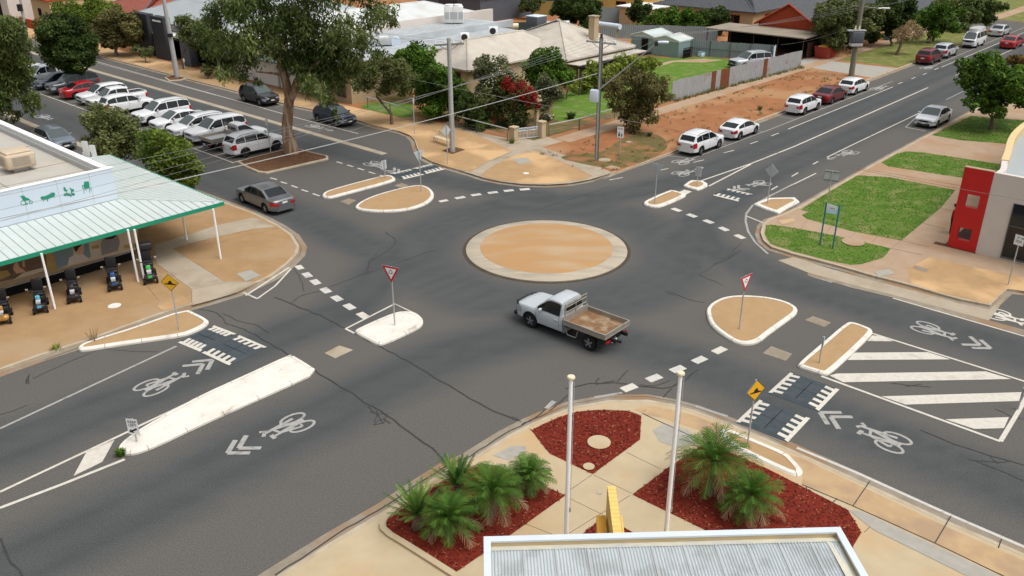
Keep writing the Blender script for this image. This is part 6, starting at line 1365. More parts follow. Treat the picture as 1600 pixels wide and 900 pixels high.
def ac(name, label, loc, rz, kind_='split', dark=False):
    t = thing(name, label, 'air conditioner', loc, rz)
    if kind_ == 'split':
        MB().box((0, 0, .5), (.95, .38, .9), bev=.03).build('casing', M['white_metal'], t, 50); MB().lathe([(.34, -.2), (.34, -.205), (.02, -.206)], 18, 0, 'Y', (-.05, 0, .52)).build('fan_grille', M['black_plastic'], t)
        MB().box((0, 0, .03), (.9, .3, .08)).build('foot', M['galv'], t)
    elif kind_ == 'cooler':
        MB().box((0, 0, .65), (1.7, 1.7, 1.1), bev=.06).build('casing', M['greyclad'], t, 50); MB().box((0, 0, 1.23), (1.75, 1.75, .1), bev=.03).build('lid', M['sign_panel'], t, 50); MB().box((0, 0, .06), (1, 1, .12)).build('base', M['galv'], t)
    else:
        MB().box((0, 0, .9), (1.2, 1.0, 1.8), bev=.05).build('casing', M['wall_white'], t, 50); MB().lathe([(.48, 1.8), (.5, 2.0), (.36, 2.02)], 18, 0, 'Z').build('fan_ring', M['white_metal'], t, 40)
        for x in (-.32, .32): MB().box((x, -.505, .8), (.5, .02, .8)).build('grille', M['galv'], t)
def commercial():
    t = thing('commercial_building', 'row of pale flat metal roofs with low parapets behind the pale house', 'building')
    walls(t, rect(14.8, 38, 36.4, 41.2), KZ, 3.85, 'brown_wall'); MB().prism(rect(14.5, 40, 36.2, 41.2), 3.86, 4.0).build('roof', M['roof_comm'], t)
    walls(t, rect(14.8, 42, 41.4, 48), KZ, 4.1, 'wall_white'); MB().prism(rect(14.6, 42, 41.75, 47.8), 4.1, 4.25).build('roof', M['roof_comm'], t); MB().prism(rect(20, 42.3, 41.25, 41.7), 3.9, 4.65).build('parapet', M['roof_comm'], t)
    MB().prism(rect(18, 46, 48.02, 48.4), KZ, 5.0).build('parapet', M['wall_pinkish'], t); walls(t, rect(14.8, 46, 48.42, 60), KZ, 4.2, 'wall_white')
    hip(t, 20, 46, 48.9, 60, 4.25, 5.9, 'roof_white', .2, along='s')
    rb = MB()
    for k in range(42): s = 14.8+k*.6; rb.prism(rect(s, s+.05, 36.3, 41.2), 4.0, 4.03)
    for k in range(44): s = 15+k*.6; rb.prism(rect(s, s+.05, 41.8, 47.7), 4.25, 4.28)
    rb.build('roof_ribs', M['roof_white'], t)
    for o in (37.2, 39.4): window(t, 's', 14.8, o, o+1.3, .6, 2.5, -1, 'dark_steel')
    MB().prism(rect(13.2, 14.75, 36.4, 60), 2.9, 3.0).build('awning', M['greyclad'], t)
commercial()
ac('air_conditioner', 'black and white condenser on the flat roof right behind the grey concrete pole top', G(726, 66, 4.02), AA-.6); ac('air_conditioner', 'white box condenser on the roof step at the far right of the flat roofs', G(771, 56, 4.02), AA-.9)
ac('roof_chiller', 'left of the twin white rooftop chillers', G(703, 35, 4.4), AA-.8, 'chill'); ac('roof_chiller', 'right of the twin white rooftop chillers', G(716, 35, 4.4), AA-.8, 'chill')
ac('rooftop_cooler', 'dark square cooler with pale lid behind the pale house ridge', G(838, 42, 4.0), AA, 'cooler')
t = thing('roof_duct', 'silver air duct with a curved elbow lying on the flat roof', 'duct', AB(23.6, 40.6, 4.02), AA-.65); MB().box((-1.4, 0, .45), (2.6, .9, .7), bev=.05).build('duct_box', M['galv'], t, 50); MB().lathe([(.5, -.45), (.5, .45)], 16, 0, 'Y', (.3, 0, .35)).build('elbow', M['sign_panel'], t, 50); MB().box((-.9, 0, .85), (.9, .7, .12), bev=.03).build('hatch', M['white_metal'], t)
t = thing('office_building', 'office with grey hip roof and tall black and slate cladding panels facing the street', 'building')
walls(t, rect(17, 38, 60.5, 84), KZ, 3.9, 'wall_white'); hip(t, 17, 38, 60.5, 84, 3.95, 8.0, 'roof_grey', .5, along='o')
for (s, o0, o1, h, m) in ((14.8, 75.2, 78.6, 5.0, 'blackclad'), (14.6, 70.8, 73.8, 5.0, 'blackclad'), (14.4, 65.2, 67.2, 3.6, 'greyclad')): MB().prism(rect(s, s+.9, o0, o1), KZ, h).build('cladding_panel', M[m], t)
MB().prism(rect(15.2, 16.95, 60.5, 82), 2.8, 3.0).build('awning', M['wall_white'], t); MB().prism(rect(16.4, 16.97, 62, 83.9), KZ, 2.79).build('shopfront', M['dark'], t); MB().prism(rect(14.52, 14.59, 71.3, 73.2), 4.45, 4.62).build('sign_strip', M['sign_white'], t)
for o in (63, 69, 75): window(t, 's', 16.38, o, o+2, .5, 2.5, -1, 'white_metal')
t = thing('tiled_house', 'house with an orange red tiled roof at the top left', 'house'); walls(t, rect(20, 36, 88, 102), KZ, 3, 'wall_white'); hip(t, 20, 36, 88, 102, 3.05, 6.2, 'tile_red', .6, along='o')
t = thing('street_building', 'grey rendered shop with a dark recess at the far upper left', 'building'); walls(t, rect(15, 28, 121, 132), KZ, 4.4, 'wall_pinkish'); MB().prism(rect(14.7, 28, 120.9, 132.2), 4.4, 4.5).build('roof', M['roof_grey'], t); MB().prism(rect(14.96, 15.02, 124, 126), KZ, 2.8).build('doorway', M['dark'], t); window(t, 's', 15, 127.5, 129.5, .8, 2.6, -1)
t = thing('street_building', 'small yellowish building with a dark square window at the upper left', 'building'); walls(t, rect(17, 27, 110, 117), KZ, 3.8, 'cream_wall'); MB().prism(rect(16.6, 27, 109.8, 117.2), 3.8, 3.95).build('roof', M['brick_red'], t); MB().prism(rect(16.96, 17.02, 113.6, 114.8), 1.4, 2.5).build('window', M['dark'], t)
t = thing('brick_wall', 'low red brick wall below the yellowish building', 'wall'); MB().prism(rect(14.4, 14.7, 104, 116), KZ, 1.3).build('brickwork', M['brick_red'], t)
t = thing('navy_shed', 'dark navy shed with a light metal gable roof at the top', 'shed'); walls(t, rect(62, 76, 66, 80), KZ, 3.6, 'greyclad'); hip(t, 62, 76, 66, 80, 3.65, 5.2, 'roof_grey', .2, along='s', g0=1, g1=1); MB().prism(rect(61.9, 61.98, 71, 75), KZ, 3.0).build('roller_door', M['blackclad'], t)
t = thing('teal_shed', 'dark teal shed with a pale roof beside the navy shed', 'shed'); walls(t, rect(78, 92, 64, 74), KZ, 3.2, 'teal'); hip(t, 78, 92, 64, 74, 3.25, 4.4, 'roof_grey', .2)
def fence(label, pts, h, m, post=None, name='fence', z=KZ, wave=True):
    t = thing(name, label, 'fence', AB(*pts[0], z)); b = t.location; mb = MB()
    for a, c in zip(pts[:-1], pts[1:]):
        A, B = AB(*a), AB(*c); L = (B-A).length; d = (B-A)/L; n_ = Vector((-d.y, d.x, 0)); n = int(L/.8)
        for i in range(n):
            p, q = A+d*L*i/n, A+d*L*(i+1)/n; hh = h*(1+rnd.uniform(-.02, .02)); mi = 1 if (m == 'iron' and rnd.random() < .12) else 0
            m_ = 6 if wave else 1
            for k in range(m_):
                u0, u1 = p.lerp(q, k/m_), p.lerp(q, (k+1)/m_); o0, o1 = n_*(.02 if k % 2 else -.02)*wave, n_*(-.02 if k % 2 else .02)*wave
                w = [u0+o0-b, u1+o1-b]; mb.quad((w[0].x, w[0].y, 0), (w[1].x, w[1].y, 0), (w[1].x, w[1].y, hh), (w[0].x, w[0].y, hh), mi); e = n_*.03
                mb.quad((w[0].x+e.x, w[0].y+e.y, 0), (w[1].x+e.x, w[1].y+e.y, 0), (w[1].x+e.x, w[1].y+e.y, hh), (w[0].x+e.x, w[0].y+e.y, hh), mi)
                mb.quad((w[0].x, w[0].y, hh), (w[1].x, w[1].y, hh), (w[1].x+e.x, w[1].y+e.y, hh), (w[0].x+e.x, w[0].y+e.y, hh), mi)
        if post:
            for i in range(int(L/2.4)+1):
                p = A+d*min(L, i*2.4)-b-n_*.07*post; MB().box((p.x, p.y, h/2), (.07, .07, h), rz=math.atan2(d.y, d.x)).build('post', M['dark_steel'], t)
            rb = MB(); 
            for zz in (h*.55,): rb.tube([A-b-n_*.07*post+Vector((0, 0, zz)), B-b-n_*.07*post+Vector((0, 0, zz))], .035, 4)
            rb.build('rail', M['dark_steel'], t)
    mb.build('iron_sheets', [M[m], M['rustiron']], t); return t
fence('patchy old corrugated iron fence with rusty sheets along the red dirt verge', [(35.8, 15.1), (60.2, 13.9)], 1.85, 'iron')
fence('grey green iron fence with dark posts at the back of the lawn', [(58.9, 27.4), (61.2, 17.6)], 1.85, 'iron_g', 1)
fence('weathered grey iron fence behind the garden sheds', [(62.5, 44), (70.5, 30.5)], 1.8, 'iron_g', -1)
fence('olive yellow sheet fence at the top of the picture', [(70, 70), (82, 58)], 2.2, 'olivewall', wave=False); fence('dark green sheet fence beside the rooftop chillers', [(49, 54), (58, 49)], 2.2, 'darkgreen', wave=False); fence('grey sheet fence between the dark tree and the cream outbuilding', [(72, 55), (77, 48.5)], 2.3, 'iron_g', wave=False)
t = thing('gate_panel', 'pale flat iron panel closing the gap behind the parked four wheel drive', 'gate', AB(60.4, 17.3, KZ), AA+math.pi/2-1.2); MB().box((0, 0, .95), (2.2, .04, 1.9)).build('panel', M['sign_panel'], t); MB().box((1.1, .04, .95), (.06, .06, 1.9)).build('post', M['dark_steel'], t)
t = thing('garden_shed', 'grey green metal garden sheds with a dark open doorway', 'shed'); 
walls(t, rect(56.4, 60.4, 31.1, 34.4), KZ, 2.1, 'shed'); walls(t, rect(56.2, 59.2, 27.4, 31.05), KZ, 2.0, 'shed')
hip(t, 56.4, 60.4, 31.1, 34.4, 2.12, 2.6, 'shed_roof' if 'shed_roof' in M else 'roof_green', .05, along='s', g0=1, g1=1); hip(t, 56.2, 59.2, 27.4, 31.05, 2.02, 2.5, 'roof_green', .05, along='s', g0=1, g1=1)
MB().prism(rect(56.33, 56.39, 31.9, 32.8), KZ, 1.95).build('doorway', M['dark'], t)
t = thing('trailer_cage', 'black steel cage leaning against the garden shed wall', 'cage', AB(57.0, 26.6, KZ), AA); cb = MB()
for k in range(7): cb.box((-.9+.3*k, 0, .6), (.06, .06, 1.2))
for z in (.05, .6, 1.15): cb.box((0, 0, z), (1.9, .07, .07))
cb.build('bars', M['black_plastic'], t); MB().box((0, .12, .5), (1.7, .05, .9)).build('panel', M['dark'], t)
t = thing('storage_tub', 'pale blue storage tub on the ground beside the cage', 'tub', AB(59.0, 25.9, KZ), AA); MB().box((0, 0, .25), (.9, .6, .5), bev=.05).build('tub_body', M['sign_blue'], t, 50); MB().box((0, 0, .53), (.94, .64, .06), bev=.02).build('lid', M['iron_g'], t)
def brick_house():
    t = thing('orange_brick_house', 'orange brick house with a gable end and dark tiled roof behind the carport', 'house')
    walls(t, rect(71.2, 86, 17.2, 25.2), KZ, 3.0, 'brick_red')
    gb = MB(); gb._add([ABx(71.2, 17.2, 3), ABx(71.2, 25.2, 3), ABx(71.2, 21.2, 5.35), ABx(71.4, 17.2, 3), ABx(71.4, 25.2, 3), ABx(71.4, 21.2, 5.35)], [(0, 1, 2), (5, 4, 3), (0, 3, 4, 1), (1, 4, 5, 2), (2, 5, 3, 0)]); gb.build('gable', M['brick_red'], t)
    mb = MB(); z0, z1 = 2.8, 5.5
    for o0, a in ((16.7, 21.2), (25.7, 21.2)):
        mb.quad(ABx(70.9, o0, z0), ABx(87, o0, z0), ABx(87, a, z1), ABx(70.9, a, z1)); mb.quad(ABx(70.9, o0, z0-.14), ABx(87, o0, z0-.14), ABx(87, a, z1-.14), ABx(70.9, a, z1-.14)); mb.quad(ABx(70.9, o0, z0), ABx(87, o0, z0), ABx(87, o0, z0-.14), ABx(70.9, o0, z0-.14))
    uv(mb.build('roof', M['tile_dark'], t))
    bb = MB()
    for o0 in (16.7, 25.7): bb.tube([ABx(70.86, o0, z0-.05), ABx(70.86, 21.2, z1-.05)], .1, 4)
    bb.build('barge_board', M['brick_red'], t)
    window(t, 'o', 17.2, 74, 76, 1, 2.3, -1)
brick_house()
t = thing('carport', 'long open carport with a flat brown sheet roof on thin posts', 'carport'); MB().prism(rect(64.9, 71.0, 15.9, 29.2), 2.42, 2.54).build('roof', M['carport'], t)
for o in (16.1, 19.3, 22.5, 25.7, 28.9):
    for s in (65.1, 70.7): p = AB(s, o); MB().tube([(p.x, p.y, KZ), (p.x, p.y, 2.42)], .05, 6).build('post', M['timber_dark'], t)
sb = MB()
for k in range(8): sb.prism(rect(66, 70.8, 15.92, 15.98), KZ+.05+k*.22, KZ+.23+k*.22)
sb.build('side_slats', M['timber_dark'], t); MB().prism(rect(70.72, 70.78, 16, 29.1), KZ, 2.41).build('back_wall', M['dark'], t)
sheet('dark_yard', ABP([(61.5, 15.8), (71, 15.8), (71, 30), (61.5, 30)]), 'bark_soil', 2)
t = thing('dark_tiled_house', 'large house with a dark grey tiled hip roof and cream walls', 'house'); walls(t, rect(79.6, 98, 30.4, 46), KZ, 3, 'cream_wall'); hip(t, 79.6, 98, 30.4, 46, 3.0, 6.0, 'tile_dark', .6, along='o')
window(t, 's', 79.6, 32.4, 34.4, .9, 2.4, -1, 'brick_red'); window(t, 's', 79.6, 38, 40, .9, 2.4, -1, 'brick_red'); window(t, 'o', 30.4, 83, 85, .9, 2.4, -1, 'brick_red')
t = thing('grey_roofed_house', 'house with grey tiled roof just showing behind the transformer pole trees', 'house'); walls(t, rect(94, 106, 14, 26), KZ, 3, 'cream_wall'); hip(t, 94, 106, 14, 26, 3.0, 5.6, 'tile_dark', .5)
t = thing('yellow_building', 'long yellow walled building with a yellow roof at the top centre', 'building'); walls(t, rect(84, 110, 52, 62), KZ, 3.4, 'yellow_brick'); hip(t, 84, 110, 52, 62, 3.4, 5.4, 'yellow_brick', .5); window(t, 's', 84, 55, 57, .8, 2.2, -1, 'brick_red')
t = thing('outbuilding', 'small cream outbuilding with a flat white roof behind the iron fence', 'shed'); walls(t, rect(74.5, 80, 44, 49.4), KZ, 2.7, 'cream_wall'); MB().prism(rect(74.1, 80.3, 43.6, 49.8), 2.7, 2.85).build('roof', M['wall_white'], t)
for lb, a, b, m, r in (('cream pipe lying on stands beside the chillers', (45, 50.5), (49.5, 47), 'bench_cream', .35), ('grey pipe lying behind the pale house', (52, 46.5), (56, 44), 'galv', .3), ('pale grey roll over the yard wall beside the chimney', None, None, 'sign_panel', .35)):
    t = thing('large_pipe', lb, 'pipe'); p, q = (AB(*a, 2.7), AB(*b, 2.7)) if a else (G(931, 37, 2.7), G(969, 42, 2.7)); MB().tube([p, q], r, 12).build('pipe_run', M[m], t, 60)
    for f in (.1, .9): w = p.lerp(q, f); MB().box((w.x, w.y, 1.3), (.25, .25, 2.4)).build('stand', M['brown_wall'], t)
t = thing('skip_bin', 'red steel skip bin heaped with orange and white rubbish', 'skip', AB(68.2, 14.6, KZ), AA)
sb = MB(); n = [(-1.1, -.75, 0), (1.1, -.75, 0), (1.1, .75, 0), (-1.1, .75, 0)]; m_ = [(-1.4, -.85, 1.3), (1.4, -.85, 1.3), (1.4, .85, 1.3), (-1.4, .85, 1.3)]
for i in range(4): j = (i+1) % 4; sb.quad(n[i], n[j], m_[j], m_[i])
sb.quad(*n); 
for i in range(4): sb.tube([m_[i], m_[(i+1) % 4]], .05, 5)
for x in (-.7, 0, .7): sb.box((x, -.84, .65), (.1, .06, 1.2))
sb.build('bin', M['skip_red'], t); MB().box((-.6, 0, 1.3), (1.2, 1.1, .3), bev=.1).build('rubbish', M['orange_brick'], t); MB().box((.55, .1, 1.32), (1.0, 1.0, .2), bev=.07).build('rubbish', M['sign_white'], t)
t = thing('dirt_heap', 'heap of red dirt and roots beside the skip bin', 'heap', AB(70.8, 14.4, KZ)); hb = MB(); rg = np.random.default_rng(5)
def hp(u, v): a = v*2*math.pi; r = (1-u)*1.7*(1+.18*math.sin(3*a)+.1*math.sin(7*a)); return Vector((r*math.cos(a), r*math.sin(a), .95*u**.8*(1+.1*math.sin(5*a+u*6))))
hb.grid(hp, 8, 24); hb.build('soil', M['dirt'], t, 180)
# ------------------------------------------------------------------ signs, poles, wires, street furniture
def text_mesh(txt, size, m, parent, loc, rot, name='lettering', align='CENTER', ext=.002):
    cu = bpy.data.curves.new(name, 'FONT'); cu.body = txt; cu.size = size; cu.align_x = align; cu.align_y = 'CENTER'; cu.extrude = ext
    o = bpy.data.objects.new(name, cu); COL.objects.link(o); dg = bpy.context.evaluated_depsgraph_get()
    me = bpy.data.meshes.new_from_object(o.evaluated_get(dg)); bpy.data.objects.remove(o); bpy.data.curves.remove(cu)
    r = bpy.data.objects.new(name, me); me.materials.clear(); me.materials.append(M[m]); COL.objects.link(r); r.parent = parent; r.location = loc; r.rotation_euler = rot; return r
def face_dir(px, toward):
    a, b = G(*px), G(*toward); d = b-a; return math.atan2(d.y, d.x)+math.pi/2   # local -Y faces the target
def sign(name, label, base, top, rz, shape, z=KZ, tilt=0, r=.032, cat='road sign', h=None):
    p = G(*base, z); H = (HZ(base, top) if h is None else h)
    t = thing(name, label, cat, p, rz); MB().tube([(0, 0, 0), (0, 0, H-z)], r, 8).build('post', M['galv'], t); shape(t, H-z); return t
def plate(t, pts, m, y=-.045, th=.012, name='plate'):
    mb = MB(); n = len(pts); f = [(x, y-th/2, z) for x, z in pts]; b = [(x, y+th/2, z) for x, z in pts]
    mb._add(f+b, [list(range(n)), list(range(n, 2*n))[::-1]]+[(i, n+i, n+(i+1) % n, (i+1) % n) for i in range(n)]); return mb.build(name, M[m], t)
def face(t, pts, m, y, name='face'): return MB().poly([(x, y, z) for x, z in pts]).build(name, M[m], t)
def scale2(pts, k, c): return [((x-c[0])*k+c[0], (z-c[1])*k+c[1]) for x, z in pts]
def giveway(arrows=True):
    def f(t, H):
        w, hh = .45, .78; z1 = H+.02; tri = [(-w, z1), (w, z1), (0, z1-hh)]; c = (0, z1-hh/3)
        p = plate(t, tri, 'sign_back'); face(p, tri, 'sign_red', -.0525); face(p, scale2(tri, .66, c), 'sign_white', -.0545)
        if arrows:
            mb = MB()
            for k in range(3):
                a0 = k*2.094+.3; pts = [(.1*math.cos(a0+i*.25), .1*math.sin(a0+i*.25)) for i in range(6)]
                for (a, b) in zip(pts[:-1], pts[1:]): mb.quad((a[0], -.0565, c[1]+a[1]), (b[0], -.0565, c[1]+b[1]), (b[0]*.65, -.0565, c[1]+b[1]*.65), (a[0]*.65, -.0565, c[1]+a[1]*.65))
                e = pts[-1]; mb.poly([(e[0]*1.3, -.0565, c[1]+e[1]*1.3), (e[0]*.4, -.0565, c[1]+e[1]*.4), (.1*math.cos(a0+1.7), -.0565, c[1]+.1*math.sin(a0+1.7))])
            mb.build('roundabout_arrows', M['sign_black'], p)
    return f
def diamond(w=.42, sym=True):
    def f(t, H):
        c = (0, H-w+.02); d = [(-w, c[1]), (0, c[1]+w), (w, c[1]), (0, c[1]-w)]
        p = plate(t, d, 'sign_back')
        face(p, d, 'sign_black', -.0525); face(p, scale2(d, .93, c), 'sign_yellow', -.0545)
        face(p, [(-.26, c[1]-.06), (-.1, c[1]-.04), (-.02, c[1]+.08), (.06, c[1]+.08), (.12, c[1]-.04), (.26, c[1]-.08), (.26, c[1]-.12), (-.26, c[1]-.1)], 'sign_black', -.0565, 'hump_symbol')
    return f
def keepleft(t, H):
    w, h0, h1 = .22, H-.62, H+.02; q = [(-w, h0), (w, h0), (w, h1), (-w, h1)]; p = plate(t, q, 'sign_back'); face(p, q, 'sign_white', -.0525)
    text_mesh('KEEP', .155, 'sign_black', p, (0, -.055, H-.1), (math.pi/2, 0, 0)); text_mesh('LEFT', .155, 'sign_black', p, (0, -.055, H-.24), (math.pi/2, 0, 0))
    c = H-.44; face(p, [(.13, c+.1), (.17, c+.04), (-.02, c-.06), (.03, c-.12), (-.17, c-.1), (-.12, c+.03), (-.07, c-.01)], 'sign_black', -.0555, 'arrow')
def rectsign(w, h, m='sign_white', cont=None):
    def f(t, H):
        q = [(-w/2, H-h), (w/2, H-h), (w/2, H+.02), (-w/2, H+.02)]; p = plate(t, q, 'sign_back'); face(p, q, m, -.0525)
        if cont: cont(p, H, w, h)
    return f
def endzone(p, H, w, h):
    text_mesh('END', .17, 'sign_black', p, (0, -.055, H-.14), (math.pi/2, 0, 0))
    for x, s in ((-.1, 1.0), (.1, .75)):
        mb = MB(); z = H-h+.08; mb.poly([(x-.05*s, -.0555, z), (x+.05*s, -.0555, z), (x+.07*s, -.0555, z+.22*s), (x-.07*s, -.0555, z+.22*s)]); mb.poly([(x+.05*s*math.cos(a*.785), -.0555, z+.28*s+.05*s*math.sin(a*.785)) for a in range(8)]); mb.build('pedestrian_symbol', M['sign_black'], p)
def parking(p, H, w, h):
    text_mesh('P', .2, 'green_trim', p, (-.06, -.055, H-.13), (math.pi/2, 0, 0)); face(p, [(.06, H-.1), (.14, H-.1), (.14, H-.06), (.2, H-.12), (.14, H-.18), (.14, H-.14), (.06, H-.14)], 'green_trim', -.0555, 'arrow')
    mb = MB()
    for k in range(2): mb.poly([(-.14, -.0555, H-.28-.07*k), (.14, -.0555, H-.28-.07*k), (.14, -.0555, H-.255-.07*k), (-.14, -.0555, H-.255-.07*k)])
    mb.build('print_line', M['sign_black'], p)
H1 = AA+math.pi/2-math.pi           # local -Y towards the lower left along street A
FA_lo, FA_hi = AA-math.pi/2+math.pi, AA-math.pi/2
def facing(v): return math.atan2(v.y, v.x)+math.pi/2
SWd, NEd, SEd, NWd = -DA, DA, -NA, NA
sign('give_way_sign', 'red and white roundabout give way sign standing on the all white rounded island', (617, 508), 413, facing(SWd)+.3, giveway(), z=.13)
sign('give_way_sign', 'red and white roundabout give way sign on the large shield shaped island', (1155, 514), 427, facing(SEd)-.1, giveway(), z=.13)
sign('give_way_sign', 'back of a triangular sign on the half moon island', (658, 299), 234, facing(NWd), giveway(), z=.13)
sign('give_way_sign', 'back of a triangular sign on the narrow island beyond the roundabout', (1023, 317), 254, facing(NEd), giveway(), z=.13)
sign('speed_hump_sign', 'yellow diamond hump sign on the wedge shaped island by the scooter shop', (280, 515), 424, facing(SWd)+.6, diamond(), z=.13)
sign('speed_hump_sign', 'yellow diamond hump sign turned side on, on the island by the palms', (1168, 694), 589, facing(SEd)-.35, diamond(), z=.13)
sign('speed_hump_sign', 'back of a diamond sign on the bench corner', (699.5, 256), 193, facing(NWd), diamond(.45))
sign('speed_hump_sign', 'back of a diamond sign on the triangular island by the lawns', (1199, 318), 254, facing(NEd), diamond(.45), z=.13)
sign('keep_left_sign', 'small white KEEP LEFT sign with black arrow on the long white median tip', (214, 690), 650, facing(SWd)+.55, keepleft, z=.13)
sign('keep_left_sign', 'back of a small sign on the smallest island at the centre line', (1089, 289), 260, facing(NEd), keepleft, z=.13, h=1.35)
sign('keep_left_sign', 'back of a small sign at the end of the long narrow tan island', (602, 279), 251, facing(NWd), keepleft, z=.13, h=1.4)
sign('hazard_post', 'short grey marker post leaning on the oblong island by the striped median', (1280, 567), 522, facing(SEd), rectsign(.09, .45, 'sign_back'), z=.13, cat='marker post')
sign('marker_post', 'short dark marker post at the right tip of the striped median', (1590, 640), 606, facing(SEd), rectsign(.12, .35, 'sign_back'), z=0, cat='marker post')
sign('school_zone_sign', 'white END sign with two walking figures on the red dirt verge', (968, 243), 196, facing(SWd)+.4, rectsign(.5, .8, 'sign_white', endzone))
sign('parking_sign', 'white parking sign on a grey post at the right edge', (1575, 445), 365, facing(SWd)-.2, rectsign(.45, .5, 'sign_white', parking))
sign('parking_sign', 'small parking sign on a post at the kerb of the gum tree bed', (423, 237), 184, facing(SWd), rectsign(.3, .45, 'sign_white', parking))
sign('parking_sign', 'thin grey post with a tiny plate on the pavement left of the bench', (648, 209), 152, facing(SEd), rectsign(.14, .4, 'sign_back'))
sign('parking_sign', 'thin grey sign post by the footpath trees at the upper left', (290, 115), 90, facing(SEd), rectsign(.2, .35, 'sign_back'))
def ladder(t, H):
    p = plate(t, [(-.42, H-.75), (.42, H-.75), (.42, H), (-.42, H)], 'sign_back')
    for z in (H-.1, H-.65): MB().box((0, .0, z), (.95, .03, .04)).build('bracket', M['dark_steel'], t)
sign('direction_sign', 'back of a square grey sign on a thin pole behind the teal street sign', (1294, 310), 264, facing(NEd)+.3, ladder)
# teal framed street sign on the corner lawn
p, q = G(1281, 383, KZ), G(1301, 388, KZ); t = thing('street_name_frame', 'tall teal two post frame with a white and blue name board on the corner lawn', 'street sign', p, math.atan2(q.y-p.y, q.x-p.x)); L = (q-p).length; Hs = HZ((1281, 383), 315)
for x in (0, L): MB().tube([(x, 0, 0), (x, 0, Hs-KZ+.08)], .045, 8).build('post', M['teal'], t)
bd = plate(t, [(.05, Hs-.62), (L-.05, Hs-.62), (L-.05, Hs-.2), (.05, Hs-.1)], 'sign_blue', 0, .03, 'board'); face(bd, [(.05, Hs-.45), (L-.05, Hs-.38), (L-.05, Hs-.2), (.05, Hs-.1)], 'sign_white', -.019)
mb = MB()
for k in range(6): x = .3*L+k*.07*L; mb.poly([(x, -.021, Hs-.36), (x+.04*L, -.021, Hs-.355), (x+.04*L, -.021, Hs-.3), (x, -.021, Hs-.305)])
mb.build('print_mark', M['teal'], bd)
# flag poles
for lb, top, base in (('left of the two white flag poles by the mulch beds', (895, 592), (884, 862)), ('right of the two white flag poles by the mulch beds', (1063.5, 586), (1038, 862))):
    g_ = G(*base, SZ); H = HZ(base, top[1]); t = thing('flag_pole', lb, 'flag pole', g_, 0, 'white flag poles'); MB().tube([(0, 0, 0), (0, 0, H)], [.075, .055], 12).build('pole', M['white_metal'], t, 60); MB().lathe([(.1, H-.02), (.12, H+.01), (.1, H+.06), (.02, H+.07)], 14).build('cap', M['bench_cream'], t, 60); MB().box((.09, -.02, 1.6), (.04, .05, .16)).build('cleat', M['galv'], t); MB().tube([(.085, -.03, 1.6), (.09, -.03, H-.1)], .008, 4).build('halyard', M['galv'], t)
# power poles
PT = {}
def arm(t, z, L, rz, m='galv', n=4):
    d = Vector((math.cos(rz), math.sin(rz), 0)); mb = MB().box((0, 0, z), (L, .1, .12), rz=rz); mb.build('cross_arm', M[m], t); out = []
    for k in range(n):
        x = -L/2+.1+(L-.2)*k/(n-1); p = d*x; MB().lathe([(.04, 0), (.055, .06), (.03, .12), (.05, .16), (.02, .2)], 8, 0, 'Z', (p.x, p.y, z+.06)).build('insulator', M['sign_white'], t); out.append(t.location+p+Vector((0, 0, z+.2)))
    for s in (-1, 1): MB().tube([(0, 0, z-.5), d*s*L*.3+Vector((0, 0, z-.06))], .025, 5).build('brace', M[m], t)
    return out
def zpole(base, top, z=KZ): return HZ(base, top)-z
b = (707, 237); t = thing('power_pole', 'smooth grey concrete pole beside the cream bench', 'power pole', G(*b, KZ)); H = zpole(b, 58); MB().tube([(0, 0, -.1), (0, 0, H)], [.2, .15], 14).build('pole', M['pole_conc'], t, 60); PT['c'] = arm(t, H-.45, 2.2, AA-.5, 'wood', 4); MB().tube([(.17, -.1, 0), (.16, -.1, 3)], .05, 6).build('conduit', M['galv'], t); sheet('tree_pit', PZ([(690, 236), (707, 229), (727, 234), (707, 241)]), 'bark_soil', 5)
b = (932, 252); t = thing('power_pole', 'narrow steel and concrete pole on the red dirt verge with a long lamp arm', 'power pole', G(*b, KZ)); H = zpole(b, 57); mb = MB()
for s in (-1, 1): mb.box((s*.1*math.cos(-.3), s*.1*math.sin(-.3), H*.5), (.05, .13, H), rz=-.3)
mb.build('steel_channel', M['dark_steel'], t); MB().box((0, 0, H*.5-.02), (.15, .09, H-.04), rz=-.3).build('concrete_core', M['pole_conc'], t); MB().box((0, 0, H+.1), (.16, .16, .24)).build('pole_cap', M['timber_dark'], t)
PT['s'] = arm(t, H-.35, 2.4, AA+math.pi/2+.1+math.pi/2*0, 'galv', 4); PT['sb'] = t.location.copy()
MB().box((-.32, .1, HZ((932, 252), 148)-KZ), (.6, .45, .85), rz=-.3, bev=.03).build('meter_box', M['sign_panel'], t, 50)
la = Vector((*on_s(1030, 66, 18.5), 0)); z0 = HZ((932, 252), 138)-KZ; e = AB(18.5+1.5, 6.4)-t.location; lz = 7.2
def ray_at_y(px, py, y): d = ray(px, py); k = y/d[1]; return Vector(np.array([0, 0, CAM_H])+d*k)
e = ray_at_y(1028, 66, t.location.y-2.2)-t.location; MB().tube([(0, 0, z0), e], [.05, .035], 7).build('lamp_arm', M['galv'], t); MB().box(e+Vector((.35, 0, 0)), (.75, .28, .16), bev=.06).build('lamp_head', M['sign_panel'], t, 50); MB().box(e-Vector((.1, 0, .1)), (.22, .2, .3), bev=.03).build('lamp_gear', M['black_plastic'], t)
b = (1330, 119); g_ = G(*b, KZ); t = thing('power_pole', 'leaning timber pole with a dark transformer box at the driveway', 'power pole', g_)
tp = ray_at_y(1352, -28, g_.y)-g_; MB().tube([(0, 0, -.1), tp], [.3, .2], 12).build('pole', M['wood'], t, 60)
